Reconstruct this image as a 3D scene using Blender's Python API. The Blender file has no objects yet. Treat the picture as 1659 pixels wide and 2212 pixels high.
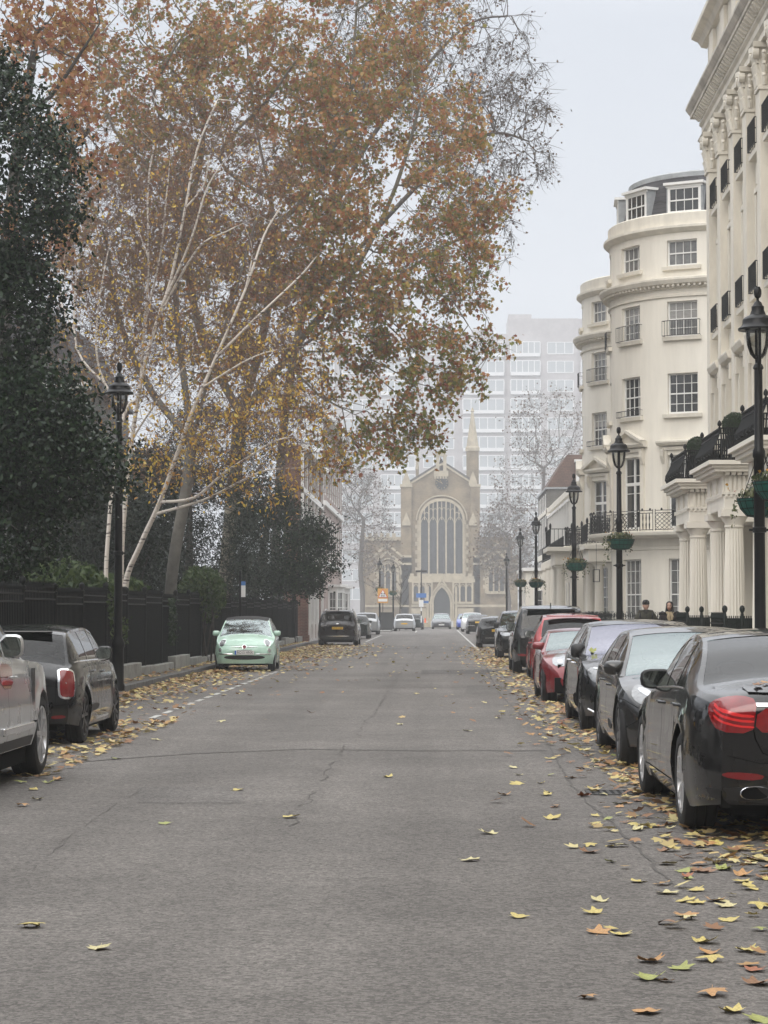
import bpy, bmesh, math, random
import numpy as np
from mathutils import Vector, Matrix, noise as mnoise
from mathutils.bvhtree import BVHTree
from mathutils.geometry import delaunay_2d_cdt
R = math.radians
PI = math.pi
S = bpy.context.scene
COL = S.collection
random.seed(7)
NP = np.random.default_rng(11)

# ------------------------------------------------------------------ camera
FPX = 4731.0
CAM_LOC = Vector((0, 0, 1.6))
PITCH = math.atan(216 / FPX); YAW = math.atan(115.5 / FPX)
cam_d = bpy.data.cameras.new('camera')
cam = bpy.data.objects.new('camera', cam_d); COL.objects.link(cam)
cam_d.sensor_width = 36.0; cam_d.lens = 36.0 * FPX / 2212.0
cam_d.clip_end = 3000; cam_d.clip_start = 0.1
cam.location = CAM_LOC
cam.rotation_euler = (PI / 2 + PITCH, 0, YAW)
S.camera = cam
_CR = Matrix.Rotation(YAW, 3, 'Z') @ Matrix.Rotation(PI / 2 + PITCH, 3, 'X')

def at(px, py, y):
    """world point at street depth y of a point of the photograph (1659x2212)"""
    d = _CR @ Vector(((px - 829.5) / FPX, (1106 - py) / FPX, -1))
    return CAM_LOC + d * (y / d.y)

def gpt(px, py, z=0.0):
    """point of the ground plane seen at a point of the photograph"""
    d = _CR @ Vector(((px - 829.5) / FPX, (1106 - py) / FPX, -1))
    return CAM_LOC + d * ((z - CAM_LOC.z) / d.z)

# ------------------------------------------------------------------ materials
def node_mat(name):
    m = bpy.data.materials.new(name); m.use_nodes = True
    nt = m.node_tree
    return m, nt, nt.nodes['Principled BSDF'], nt.nodes, nt.links

def mat(name, col, rough=0.6, metal=0.0, spec=0.5, coat=0.0, ior=None, var=0.0, vscale=3.0, bump=0.0, bscale=20.0,
        col2=None, trans=0.0, alpha=None, rvar=0.0, emit=0.0, streak=0.0):
    m, nt, b, N, L = node_mat(name)
    b.inputs['Base Color'].default_value = (*col, 1)
    b.inputs['Roughness'].default_value = rough
    b.inputs['Metallic'].default_value = metal
    b.inputs['Specular IOR Level'].default_value = spec
    b.inputs['Coat Weight'].default_value = coat
    b.inputs['Coat Roughness'].default_value = 0.04
    if ior: b.inputs['IOR'].default_value = ior
    if trans: b.inputs['Transmission Weight'].default_value = trans
    if emit:
        b.inputs['Emission Color'].default_value = (*col, 1); b.inputs['Emission Strength'].default_value = emit
    if var or bump or rvar:
        tc = N.new('ShaderNodeTexCoord')
    if var:
        n = N.new('ShaderNodeTexNoise'); n.inputs['Scale'].default_value = vscale; n.inputs['Detail'].default_value = 6
        n.inputs['Roughness'].default_value = 0.65
        if streak:
            mp = N.new('ShaderNodeMapping'); mp.inputs['Scale'].default_value = (1, 1, streak)
            L.new(tc.outputs['Object'], mp.inputs['Vector']); L.new(mp.outputs['Vector'], n.inputs['Vector'])
        else:
            L.new(tc.outputs['Object'], n.inputs['Vector'])
        r = N.new('ShaderNodeValToRGB')
        r.color_ramp.elements[0].position = 0.3; r.color_ramp.elements[1].position = 0.7
        c2 = col2 if col2 else tuple(c * (1 - var) for c in col)
        r.color_ramp.elements[0].color = (*c2, 1)
        r.color_ramp.elements[1].color = (*tuple(min(1, c * (1 + var * 0.3)) for c in col), 1)
        L.new(n.outputs['Fac'], r.inputs['Fac']); L.new(r.outputs['Color'], b.inputs['Base Color'])
    if rvar:
        n2 = N.new('ShaderNodeTexNoise'); n2.inputs['Scale'].default_value = vscale * 1.7; n2.inputs['Detail'].default_value = 4
        L.new(tc.outputs['Object'], n2.inputs['Vector'])
        mr = N.new('ShaderNodeMapRange'); mr.inputs['To Min'].default_value = max(0.02, rough - rvar); mr.inputs['To Max'].default_value = rough + rvar
        L.new(n2.outputs['Fac'], mr.inputs['Value']); L.new(mr.outputs['Result'], b.inputs['Roughness'])
    if bump:
        n3 = N.new('ShaderNodeTexNoise'); n3.inputs['Scale'].default_value = bscale; n3.inputs['Detail'].default_value = 5
        L.new(tc.outputs['Object'], n3.inputs['Vector'])
        bp = N.new('ShaderNodeBump'); bp.inputs['Strength'].default_value = bump; bp.inputs['Distance'].default_value = 0.01
        L.new(n3.outputs['Fac'], bp.inputs['Height']); L.new(bp.outputs['Normal'], b.inputs['Normal'])
    return m

def leaf_mat(name, cols, rough=0.5, trans=0.35, spec=0.3, pos=None):
    """colour picked per leaf from a ramp, with light passing through"""
    m, nt, b, N, L = node_mat(name)
    g = N.new('ShaderNodeNewGeometry')
    r = N.new('ShaderNodeValToRGB'); r.color_ramp.interpolation = 'LINEAR'
    el = r.color_ramp.elements
    n = len(cols)
    while len(el) < n: el.new(0.5)
    for i, c in enumerate(cols):
        el[i].position = pos[i] if pos else i / (n - 1); el[i].color = (*c, 1)
    L.new(g.outputs['Random Per Island'], r.inputs['Fac'])
    L.new(r.outputs['Color'], b.inputs['Base Color'])
    b.inputs['Roughness'].default_value = rough; b.inputs['Specular IOR Level'].default_value = spec
    if trans:
        t = N.new('ShaderNodeBsdfTranslucent'); mx = N.new('ShaderNodeMixShader'); mx.inputs['Fac'].default_value = trans
        L.new(r.outputs['Color'], t.inputs['Color'])
        L.new(b.outputs['BSDF'], mx.inputs[1]); L.new(t.outputs['BSDF'], mx.inputs[2])
        L.new(mx.outputs['Shader'], N['Material Output'].inputs['Surface'])
    return m

def brick_mat(name, c1, c2, mortar, sx=4.4, rowh=0.075, axis='X', vary=0.3):
    m, nt, b, N, L = node_mat(name)
    tc = N.new('ShaderNodeTexCoord'); sp = N.new('ShaderNodeSeparateXYZ'); L.new(tc.outputs['Object'], sp.inputs[0])
    cb = N.new('ShaderNodeCombineXYZ')
    if axis == 'XY':
        ad = N.new('ShaderNodeMath'); ad.operation = 'ADD'; L.new(sp.outputs['X'], ad.inputs[0]); L.new(sp.outputs['Y'], ad.inputs[1])
        L.new(ad.outputs[0], cb.inputs['X'])
    else:
        L.new(sp.outputs[axis], cb.inputs['X'])
    L.new(sp.outputs['Z'], cb.inputs['Y'])
    br = N.new('ShaderNodeTexBrick'); L.new(cb.outputs[0], br.inputs['Vector'])
    br.inputs['Color1'].default_value = (*c1, 1); br.inputs['Color2'].default_value = (*c2, 1); br.inputs['Mortar'].default_value = (*mortar, 1)
    br.inputs['Scale'].default_value = 1.0; br.inputs['Brick Width'].default_value = rowh * 3; br.inputs['Row Height'].default_value = rowh
    br.inputs['Mortar Size'].default_value = 0.010; br.inputs['Bias'].default_value = 0.0
    n = N.new('ShaderNodeTexNoise'); n.inputs['Scale'].default_value = 0.9; n.inputs['Detail'].default_value = 6
    L.new(tc.outputs['Object'], n.inputs['Vector'])
    mr = N.new('ShaderNodeMapRange'); mr.inputs['From Min'].default_value = 0.3; mr.inputs['From Max'].default_value = 0.7
    mr.inputs['To Min'].default_value = 1 - vary; mr.inputs['To Max'].default_value = 1 + vary * 0.5; L.new(n.outputs['Fac'], mr.inputs['Value'])
    vm = N.new('ShaderNodeVectorMath'); vm.operation = 'SCALE'
    L.new(br.outputs['Color'], vm.inputs[0]); L.new(mr.outputs['Result'], vm.inputs['Scale'])
    L.new(vm.outputs['Vector'], b.inputs['Base Color'])
    b.inputs['Roughness'].default_value = 0.9
    bp = N.new('ShaderNodeBump'); bp.inputs['Strength'].default_value = 0.4; bp.inputs['Distance'].default_value = 0.008
    L.new(br.outputs['Fac'], bp.inputs['Height']); bp.invert = True; L.new(bp.outputs['Normal'], b.inputs['Normal'])
    return m

# ------------------------------------------------------------------ mesh builder
PM = {}   # world matrix of every thing's Empty

class MB:
    def __init__(s):
        s.v = []; s.f = []
    def add(s, verts, faces):
        o = len(s.v); s.v.extend([tuple(p) for p in verts]); s.f.extend([tuple(i + o for i in f) for f in faces]); return s
    def quad(s, a, b, c, d): return s.add([a, b, c, d], [(0, 1, 2, 3)])
    def box(s, x0, x1, y0, y1, z0, z1):
        if x0 > x1: x0, x1 = x1, x0
        if y0 > y1: y0, y1 = y1, y0
        if z0 > z1: z0, z1 = z1, z0
        return s.add([(x0, y0, z0), (x1, y0, z0), (x1, y1, z0), (x0, y1, z0), (x0, y0, z1), (x1, y0, z1), (x1, y1, z1), (x0, y1, z1)],
              [(0, 3, 2, 1), (4, 5, 6, 7), (0, 1, 5, 4), (1, 2, 6, 5), (2, 3, 7, 6), (3, 0, 4, 7)])
    def obox(s, c, ax, ay, az):
        """box given centre and three half-axis vectors"""
        c = Vector(c); ax = Vector(ax); ay = Vector(ay); az = Vector(az)
        p = [c + ax * i + ay * j + az * k for k in (-1, 1) for i, j in ((-1, -1), (1, -1), (1, 1), (-1, 1))]
        return s.add(p, [(0, 3, 2, 1), (4, 5, 6, 7), (0, 1, 5, 4), (1, 2, 6, 5), (2, 3, 7, 6), (3, 0, 4, 7)])
    def bar(s, a, b, w, h=None, up=(0, 0, 1)):
        a = Vector(a); b = Vector(b); h = h or w
        d = (b - a); L = d.length
        if L < 1e-6: return s
        d /= L; u = Vector(up)
        if abs(d.dot(u)) > 0.98: u = Vector((1, 0, 0))
        x = d.cross(u).normalized(); z = x.cross(d)
        return s.obox((a + b) / 2, x * w / 2, d * L / 2, z * h / 2)
    def tube(s, pts, rad, n=6, cap=True):
        pts = [Vector(p) for p in pts]
        if not hasattr(rad, '__len__'): rad = [rad] * len(pts)
        ref = None; vs = []; fs = []
        for i, p in enumerate(pts):
            d = (pts[min(i + 1, len(pts) - 1)] - pts[max(i - 1, 0)])
            if d.length < 1e-9: d = Vector((0, 0, 1))
            d.normalize()
            if ref is None:
                ref = Vector((0, 0, 1)) if abs(d.z) < 0.9 else Vector((1, 0, 0))
            x = d.cross(ref)
            if x.length < 1e-4: x = d.cross(Vector((0.3, 1, 0.2)))
            x.normalize(); y = x.cross(d); ref = y
            ref = -ref if False else ref
            for k in range(n):
                a = 2 * PI * k / n
                vs.append(p + x * math.cos(a) * rad[i] + y * math.sin(a) * rad[i])
            ref = x.cross(d) * 1.0
            ref = Vector(ref)
        for i in range(len(pts) - 1):
            for k in range(n):
                k2 = (k + 1) % n
                fs.append((i * n + k, i * n + k2, (i + 1) * n + k2, (i + 1) * n + k))
        if cap:
            fs.append(tuple(range(n - 1, -1, -1))); fs.append(tuple((len(pts) - 1) * n + k for k in range(n)))
        return s.add(vs, fs)
    def lathe(s, prof, n=16, c=(0, 0, 0), axis='z', a0=0, a1=2 * PI):
        full = abs(a1 - a0 - 2 * PI) < 1e-6
        m = n if full else n + 1
        vs = []; fs = []
        for r, h in prof:
            for k in range(m):
                a = a0 + (a1 - a0) * k / n
                x, y = r * math.cos(a), r * math.sin(a)
                if axis == 'z': p = (x, y, h)
                elif axis == 'x': p = (h, x, y)
                else: p = (y, h, x)
                vs.append((p[0] + c[0], p[1] + c[1], p[2] + c[2]))
        for i in range(len(prof) - 1):
            for k in range(n):
                k2 = (k + 1) % m if full else k + 1
                fs.append((i * m + k, i * m + k2, (i + 1) * m + k2, (i + 1) * m + k))
        return s.add(vs, fs)
    def prism(s, poly, z0, z1, T=lambda u, v, w: (u, v, w)):
        n = len(poly)
        vs = [T(u, v, z0) for u, v in poly] + [T(u, v, z1) for u, v in poly]
        fs = [tuple(range(n - 1, -1, -1)), tuple(range(n, 2 * n))]
        fs += [(i, (i + 1) % n, n + (i + 1) % n, n + i) for i in range(n)]
        return s.add(vs, fs)
    def ball(s, c, r, n=10, sz=1.0):
        pr = [(max(1e-4, r * math.sin(PI * i / n)), -r * sz * math.cos(PI * i / n)) for i in range(n + 1)]
        return s.lathe(pr, n + 2, c)
    def ext(s, other, f=None):
        return s.add([f(Vector(p)) for p in other.v] if f else other.v, other.f)
    def build(s, name, m, parent=None, smooth=False, bevel=0.0, angle=35, world=True, recalc=False):
        me = bpy.data.meshes.new(name)
        vs = s.v
        rt = parent
        while rt is not None and rt.name not in PM: rt = rt.parent
        if rt is not None and world:
            Mi = PM[rt.name].inverted(); vs = [tuple(Mi @ Vector(p)) for p in vs]
        me.from_pydata(vs, [], s.f); me.update()
        if recalc:
            bm = bmesh.new(); bm.from_mesh(me); bmesh.ops.recalc_face_normals(bm, faces=bm.faces); bm.to_mesh(me); bm.free()
        return finish(name, me, m, parent, smooth, bevel, angle)

def finish(name, me, m, parent=None, smooth=False, bevel=0.0, angle=35):
    if m is not None: me.materials.append(m)
    o = bpy.data.objects.new(name, me); COL.objects.link(o)
    if smooth:
        me.polygons.foreach_set('use_smooth', [True] * len(me.polygons))
        me.set_sharp_from_angle(angle=R(angle))
    if bevel:
        md = o.modifiers.new('edge', 'BEVEL'); md.width = bevel; md.segments = 2; md.limit_method = 'ANGLE'; md.angle_limit = R(40)
    if parent is not None:
        o.parent = parent
    return o

def np_mesh(name, V, F, m, parent=None, smooth=False):
    """V (n,3) array, F (k,m) array of equal-sized faces"""
    me = bpy.data.meshes.new(name)
    V = np.asarray(V, np.float32); F = np.asarray(F, np.int32)
    me.vertices.add(len(V)); me.vertices.foreach_set('co', V.ravel())
    k = F.shape[1]
    me.loops.add(F.size); me.loops.foreach_set('vertex_index', F.ravel())
    me.polygons.add(len(F)); me.polygons.foreach_set('loop_start', np.arange(0, F.size, k, dtype=np.int32))
    me.update(calc_edges=True); me.validate()
    return finish(name, me, m, parent, smooth)

def tag(o, label=None, cat=None, group=None, kind=None):
    if label: o['label'] = label
    if cat: o['category'] = cat
    if group: o['group'] = group
    if kind: o['kind'] = kind
    return o

def thing(name, loc, label, cat, group=None, rz=0.0):
    o = bpy.data.objects.new(name, None); COL.objects.link(o)
    o.location = loc; o.rotation_euler = (0, 0, rz); o.empty_display_size = 0.3
    PM[o.name] = Matrix.Translation(Vector(loc)) @ Matrix.Rotation(rz, 4, 'Z')
    return tag(o, label, cat, group)

def copy_tree(o, parent=None):
    c = o.copy(); COL.objects.link(c)
    if parent: c.parent = parent
    for ch in [x for x in list(bpy.data.objects) if x.parent == o]: copy_tree(ch, c)
    return c

def struct(o, label=None, kind='structure'):
    o['kind'] = kind
    if label: o['label'] = label
    return o

def text_mesh(txt, size, depth=0.0):
    cu = bpy.data.curves.new('writing', 'FONT'); cu.body = txt; cu.size = size; cu.extrude = depth
    cu.align_x = 'CENTER'; cu.align_y = 'CENTER'
    o = bpy.data.objects.new('writing', cu); COL.objects.link(o)
    dg = bpy.context.evaluated_depsgraph_get(); dg.update()
    me = bpy.data.meshes.new_from_object(o.evaluated_get(dg))
    bpy.data.objects.remove(o); bpy.data.curves.remove(cu)
    mb = MB(); mb.v = [tuple(v.co) for v in me.vertices]; mb.f = [tuple(p.vertices) for p in me.polygons]
    bpy.data.meshes.remove(me)
    return mb

# ------------------------------------------------------------------ light, sky, air
w = bpy.data.worlds.new('World'); S.world = w; w.use_nodes = True
WN, WL = w.node_tree.nodes, w.node_tree.links
bg = WN['Background']
SUN_EL, SUN_ROT = R(38), R(200)
sky = WN.new('ShaderNodeTexSky'); sky.sky_type = 'NISHITA'; sky.sun_disc = False
sky.sun_elevation = SUN_EL; sky.sun_rotation = SUN_ROT; sky.dust_density = 6; sky.air_density = 1.2
# overcast: the clear sky seen through a thick even cloud sheet, brighter overhead than at the horizon
tc = WN.new('ShaderNodeTexCoord'); sx = WN.new('ShaderNodeSeparateXYZ'); WL.new(tc.outputs['Generated'], sx.inputs[0])
mr = WN.new('ShaderNodeMapRange'); mr.inputs['From Min'].default_value = 0.26; mr.inputs['From Max'].default_value = 0.92
mr.inputs['To Min'].default_value = 0.0; mr.inputs['To Max'].default_value = 1.0
WL.new(sx.outputs['Z'], mr.inputs['Value'])
rp = WN.new('ShaderNodeValToRGB')
rp.color_ramp.elements[0].color = (4.1, 4.32, 4.75, 1); rp.color_ramp.elements[1].color = (18.5, 18.6, 18.8, 1)
WL.new(mr.outputs['Result'], rp.inputs['Fac'])
mx = WN.new('ShaderNodeMixRGB'); mx.inputs['Fac'].default_value = 0.9
WL.new(sky.outputs['Color'], mx.inputs['Color1']); WL.new(rp.outputs['Color'], mx.inputs['Color2'])
WL.new(mx.outputs['Color'], bg.inputs['Color']); bg.inputs['Strength'].default_value = 0.12

sun_d = bpy.data.lights.new('sun', 'SUN'); sun_d.energy = 0.6; sun_d.angle = R(40); sun_d.color = (1, 0.96, 0.9)
sun = bpy.data.objects.new('sun', sun_d); COL.objects.link(sun)
_sd = Vector((math.sin(SUN_ROT) * math.cos(SUN_EL), math.cos(SUN_ROT) * math.cos(SUN_EL), math.sin(SUN_EL)))
sun.rotation_euler = _sd.to_track_quat('Z', 'Y').to_euler()

S.view_settings.view_transform = 'Standard'; S.view_settings.look = 'None'
S.view_settings.exposure = 0.54; S.view_settings.gamma = 1.0
S.render.engine = 'CYCLES'
S.cycles.max_bounces = 6; S.cycles.diffuse_bounces = 3; S.cycles.glossy_bounces = 3; S.cycles.transmission_bounces = 4
S.cycles.transparent_max_bounces = 6; S.cycles.volume_bounces = 1
S.cycles.use_denoising = True; S.cycles.denoising_prefilter = 'ACCURATE'
S.cycles.sample_clamp_indirect = 6.0

def make_haze(density=0.00085, col=(0.93, 0.95, 0.97)):
    mb = MB(); mb.box(-190, 190, -95, 860, -1.8, 130)
    m = bpy.data.materials.new('fog_air'); m.use_nodes = True
    N, L = m.node_tree.nodes, m.node_tree.links
    N.remove(N['Principled BSDF'])
    pv = N.new('ShaderNodeVolumePrincipled'); pv.inputs['Color'].default_value = (*col, 1)
    pv.inputs['Density'].default_value = density; pv.inputs['Anisotropy'].default_value = 0.0
    L.new(pv.outputs['Volume'], N['Material Output'].inputs['Volume'])
    o = mb.build('haze', m); struct(o, 'pale fog hanging in the street and hiding the far houses', 'stuff')
    return o
# ------------------------------------------------------------------ ground, road, kerbs
def asphalt_mat(name, base, speck=0.5, seed=0.0):
    m, nt, b, N, L = node_mat(name)
    tc = N.new('ShaderNodeTexCoord')
    def noise(sc, det=4, ro=0.6):
        n = N.new('ShaderNodeTexNoise'); n.inputs['Scale'].default_value = sc; n.inputs['Detail'].default_value = det
        n.inputs['Roughness'].default_value = ro; L.new(tc.outputs['Object'], n.inputs['Vector']); return n
    def rng(src, f0, f1, t0, t1):
        r = N.new('ShaderNodeMapRange'); r.inputs['From Min'].default_value = f0; r.inputs['From Max'].default_value = f1
        r.inputs['To Min'].default_value = t0; r.inputs['To Max'].default_value = t1; L.new(src, r.inputs['Value']); return r.outputs['Result']
    def mul(a, c):
        x = N.new('ShaderNodeMath'); x.operation = 'MULTIPLY'; L.new(a, x.inputs[0]); L.new(c, x.inputs[1]); return x.outputs[0]
    fine = rng(noise(85, 3, 0.85).outputs['Fac'], 0.28, 0.72, 0.45, 1.55)
    vo = N.new('ShaderNodeTexVoronoi'); vo.inputs['Scale'].default_value = 48; L.new(tc.outputs['Object'], vo.inputs['Vector'])
    sep = N.new('ShaderNodeSeparateColor'); L.new(vo.outputs['Color'], sep.inputs[0])
    stones = rng(sep.outputs['Red'], 0.0, 1.0, 0.62, 1.38)
    big = rng(noise(0.35, 5, 0.6).outputs['Fac'], 0.3, 0.7, 0.80, 1.16)
    mid = rng(noise(2.6, 6, 0.7).outputs['Fac'], 0.3, 0.7, 0.9, 1.1)
    # long wheel-track bands along the street
    mp = N.new('ShaderNodeMapping'); mp.inputs['Scale'].default_value = (1.1, 0.03, 1); L.new(tc.outputs['Object'], mp.inputs['Vector'])
    nb = N.new('ShaderNodeTexNoise'); nb.inputs['Scale'].default_value = 1.0; nb.inputs['Detail'].default_value = 3; L.new(mp.outputs[0], nb.inputs['Vector'])
    band = rng(nb.outputs['Fac'], 0.3, 0.7, 0.84, 1.14)
    # oily dark drips
    dr = rng(noise(1.1, 8, 0.7).outputs['Fac'], 0.62, 0.74, 1.0, 0.72)
    f = mul(mul(mul(fine, stones), mul(big, mid)), mul(band, dr))
    cm = N.new('ShaderNodeVectorMath'); cm.operation = 'SCALE'; cm.inputs[0].default_value = base; L.new(f, cm.inputs['Scale'])
    L.new(cm.outputs[0], b.inputs['Base Color'])
    b.inputs['Roughness'].default_value = 0.82; b.inputs['Specular IOR Level'].default_value = 0.35
    bp = N.new('ShaderNodeBump'); bp.inputs['Strength'].default_value = 0.55; bp.inputs['Distance'].default_value = 0.006
    ad = N.new('ShaderNodeMath'); ad.operation = 'ADD'; L.new(fine, ad.inputs[0]); L.new(vo.outputs['Distance'], ad.inputs[1])
    L.new(ad.outputs[0], bp.inputs['Height']); L.new(bp.outputs['Normal'], b.inputs['Normal'])
    return m

M_ROAD = asphalt_mat('worn_asphalt', (0.150, 0.138, 0.127))
M_PATCH = asphalt_mat('asphalt_patch', (0.105, 0.097, 0.090))
M_SEAM = mat('tar_seam', (0.108, 0.099, 0.090), 0.85, var=0.5, vscale=14)
M_SEAMD = mat('tar_seam_dark', (0.03, 0.029, 0.028), 0.8, var=0.5, vscale=14)
M_PAINT = mat('road_paint', (0.55, 0.55, 0.52), 0.75, var=0.55, vscale=9)
M_KERB = mat('kerb_granite', (0.16, 0.155, 0.15), 0.85, var=0.45, vscale=5, bump=0.4, bscale=60)
M_SLAB = mat('pavement_slab', (0.27, 0.26, 0.245), 0.85, var=0.3, vscale=2.5, bump=0.3, bscale=40)
M_STONE = mat('plinth_stone', (0.34, 0.335, 0.31), 0.9, var=0.4, vscale=3, bump=0.5, bscale=30)
M_EARTH = mat('garden_earth', (0.035, 0.028, 0.02), 0.95, var=0.5, vscale=2)

KL, KR = -6.25, 4.0          # kerb faces
mb = MB(); mb.quad((-700, -60, -0.02), (700, -60, -0.02), (700, 1200, -0.02), (-700, 1200, -0.02))
struct(mb.build('ground', M_EARTH))
mb = MB(); mb.quad((KL - .02, -62, 0), (KR + .02, -62, 0), (KR + .02, 214, 0), (KL - .02, 214, 0))
struct(mb.build('road', M_ROAD))
mb = MB(); mb.quad((-60, 196, -.004), (60, 196, -.004), (60, 214, -.004), (-60, 214, -.004))
struct(mb.build('side_road', M_ROAD))

def ribbon(name, pts, wid, m, z=0.004, jit=0.0, seed=1):
    rnd = random.Random(seed); mb = MB(); vs = []; P = []
    for (a, b) in zip(pts[:-1], pts[1:]):
        n = max(2, int((Vector(b) - Vector(a)).length / 0.12))
        for i in range(n): P.append(Vector(a).lerp(Vector(b), i / n))
    P.append(Vector(pts[-1]))
    for i, p in enumerate(P):
        d = (P[min(i + 1, len(P) - 1)] - P[max(i - 1, 0)]); nrm = Vector((-d.y, d.x)).normalized()
        o = mnoise.noise(Vector((p.x * 2.3, p.y * 2.3, seed))) * jit + rnd.uniform(-.2, .2) * jit
        ww = wid * (0.35 + 1.1 * abs(mnoise.noise(Vector((p.x * 1.7, p.y * 1.7, seed + 9)))) + .25 * rnd.random())
        q = p + nrm * o
        vs += [(q.x - nrm.x * ww / 2, q.y - nrm.y * ww / 2, z), (q.x + nrm.x * ww / 2, q.y + nrm.y * ww / 2, z)]
    mb.add(vs, [(2 * i, 2 * i + 1, 2 * i + 3, 2 * i + 2) for i in range(len(P) - 1) if 'crack' not in name or mnoise.noise(Vector((P[i].x * 1.1, P[i].y * 1.1, seed + 4))) > -.08])
    return struct(mb.build(name, m))

def gp2(px, py): p = gpt(px, py); return (p.x, p.y)
# transverse joints, the wandering seam by the right-hand cars, long fine cracks
ribbon('road_joint', [gp2(150, 1648), gp2(420, 1628), gp2(660, 1619), gp2(900, 1622), gp2(1180, 1622)], .10, M_SEAM, jit=.05, seed=3)
ribbon('road_joint', [gp2(500, 1487), gp2(800, 1484), gp2(1060, 1487), gp2(1150, 1490)], .12, M_SEAM, jit=.05, seed=5)
ribbon('road_seam', [gp2(1050, 1440), gp2(1063, 1470), gp2(1080, 1500), gp2(1110, 1530), gp2(1150, 1565), gp2(1180, 1600), gp2(1200, 1640),
                     gp2(1230, 1690), gp2(1275, 1740), gp2(1330, 1785), gp2(1390, 1845), gp2(1450, 1910)], .028, M_SEAM, jit=.03, seed=8)
ribbon('road_crack', [gp2(940, 1345), gp2(905, 1400), gp2(860, 1460), gp2(815, 1530), gp2(760, 1600), gp2(690, 1690), gp2(620, 1790)], .02, M_SEAM, jit=.09, seed=12)
ribbon('road_crack', [gp2(60, 1880), gp2(200, 1770), gp2(330, 1690)], .012, M_SEAM, jit=.06, seed=14)
ribbon('road_crack', [gp2(600, 1905), gp2(800, 1900), gp2(1000, 1890), gp2(1200, 1900)], .012, M_SEAM, jit=.05, seed=15)
ribbon('road_crack', [gp2(730, 1380), gp2(950, 1376), gp2(1010, 1380)], .1, M_SEAM, jit=.05, seed=16)
mb = MB(); pts = [gp2(912, 1447), gp2(1080, 1447), gp2(1092, 1456), gp2(908, 1456)]
mb.quad(*[(x, y, .004) for x, y in pts]); struct(mb.build('road_patch', M_PATCH))
p_ = gpt(1345, 1713); gr = thing('drain_grate', (p_.x, p_.y, 0), 'cast iron road gully grate half covered by leaves near the black saloon', 'drain'); mb = MB(); xa, xb, ya, yb = p_.x-.32, p_.x+.32, p_.y-.24, p_.y+.24
for q in ((xa, xb, ya, ya+.04), (xa, xb, yb-.04, yb), (xa, xa+.04, ya+.04, yb-.04), (xb-.04, xb, ya+.04, yb-.04)): mb.box(*q, -.01, .008)
for i in range(9): mb.box(xa+.065+i*.06, xa+.095+i*.06, ya+.04, yb-.04, -.01, .007)
M_CAST = mat('cast_iron', (.045, .042, .04), .6, .3, var=.4, vscale=20); mb.build('grate', M_CAST, gr); mb = MB(); mb.quad((xa, ya, .003), (xb, ya, .003), (xb, yb, .003), (xa, yb, .003)); mb.build('pit', mat('drain_pit', (.004, .004, .004), .9), gr)
for k, q in enumerate(((1010, 1480, 1120, 1500), (300, 1700, 520, 1735), (760, 1395, 900, 1402), (540, 1505, 640, 1520))):
    mb = MB(); mb.add([(*gp2(a, b), .002+.0004*k) for a, b in ((q[0], q[1]), (q[2], q[1]), (q[2]+8, q[3]), (q[0]-6, q[3]))], [(0, 1, 2, 3)]); struct(mb.build('road_patch', asphalt_mat('repair_asphalt', (0.128+.012*(k % 2), 0.118+.012*(k % 2), 0.109+.012*(k % 2)))))
# bay markings
mb = MB()
y = 33.0
while y < 58:
    mb.quad((-4.36, y, .005), (-4.26, y, .005), (-4.26, y + .95, .005), (-4.36, y + .95, .005)); y += 1.55
struct(mb.build('bay_marking', M_PAINT))
mb = MB()
for x0, ya, yb in ((1.72, 92, 190), (-3.85, 118, 150), (-1.75, 172, 186)):
    mb.quad((x0 - .05, ya, .005), (x0 + .05, ya, .005), (x0 + .05, yb, .005), (x0 - .05, yb, .005))
mb.quad((-1.75, 186, .005), (-1.75, 186.1, .005), (-4, 186.1, .005), (-4, 186, .005))
struct(mb.build('bay_marking', M_PAINT))
# kerbs: separate stones in one run
def kerb(name, x0, x1, ya, yb):
    mb = MB(); y = ya; rnd = random.Random(int(ya * 10 + x0))
    while y < yb:
        l = rnd.uniform(.8, 1.1); dz = rnd.uniform(-.006, .006)
        mb.box(x0, x1, y + .004, min(y + l, yb) - .004, -.05, .125 + dz); y += l
    return struct(mb.build(name, M_KERB, bevel=.012))
kerb('kerb', KL - .16, KL, -10, 171); kerb('kerb', KR, KR + .16, -10, 200)
mb = MB(); mb.box(-9.5, KL - .16, 100, 171, -.05, .12); struct(mb.build('pavement', M_SLAB))
mb = MB(); mb.box(-6.75, KL - .16, -60, 100, -.05, .115); struct(mb.build('pavement', mat('leafy_pavement', (0.16, .14, .115), .9, var=.5, vscale=4)))
mb = MB(); mb.box(KR + .16, 8.55, -60, 79, -.05, .12); struct(mb.build('pavement', M_SLAB))
mb = MB(); mb.box(KR + .16, 6.6, 79, 200, -.05, .12); struct(mb.build('pavement', M_SLAB))
mb = MB(); mb.prism([(-12, 171), (-3.75, 173), (-3.75, 192), (-5.0, 196), (-12, 196)], -.05, .12); struct(mb.build('pavement', M_SLAB))
mb = MB(); mb.box(-60, 60, 214, 400, -.05, .13); struct(mb.build('pavement', M_SLAB))
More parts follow.
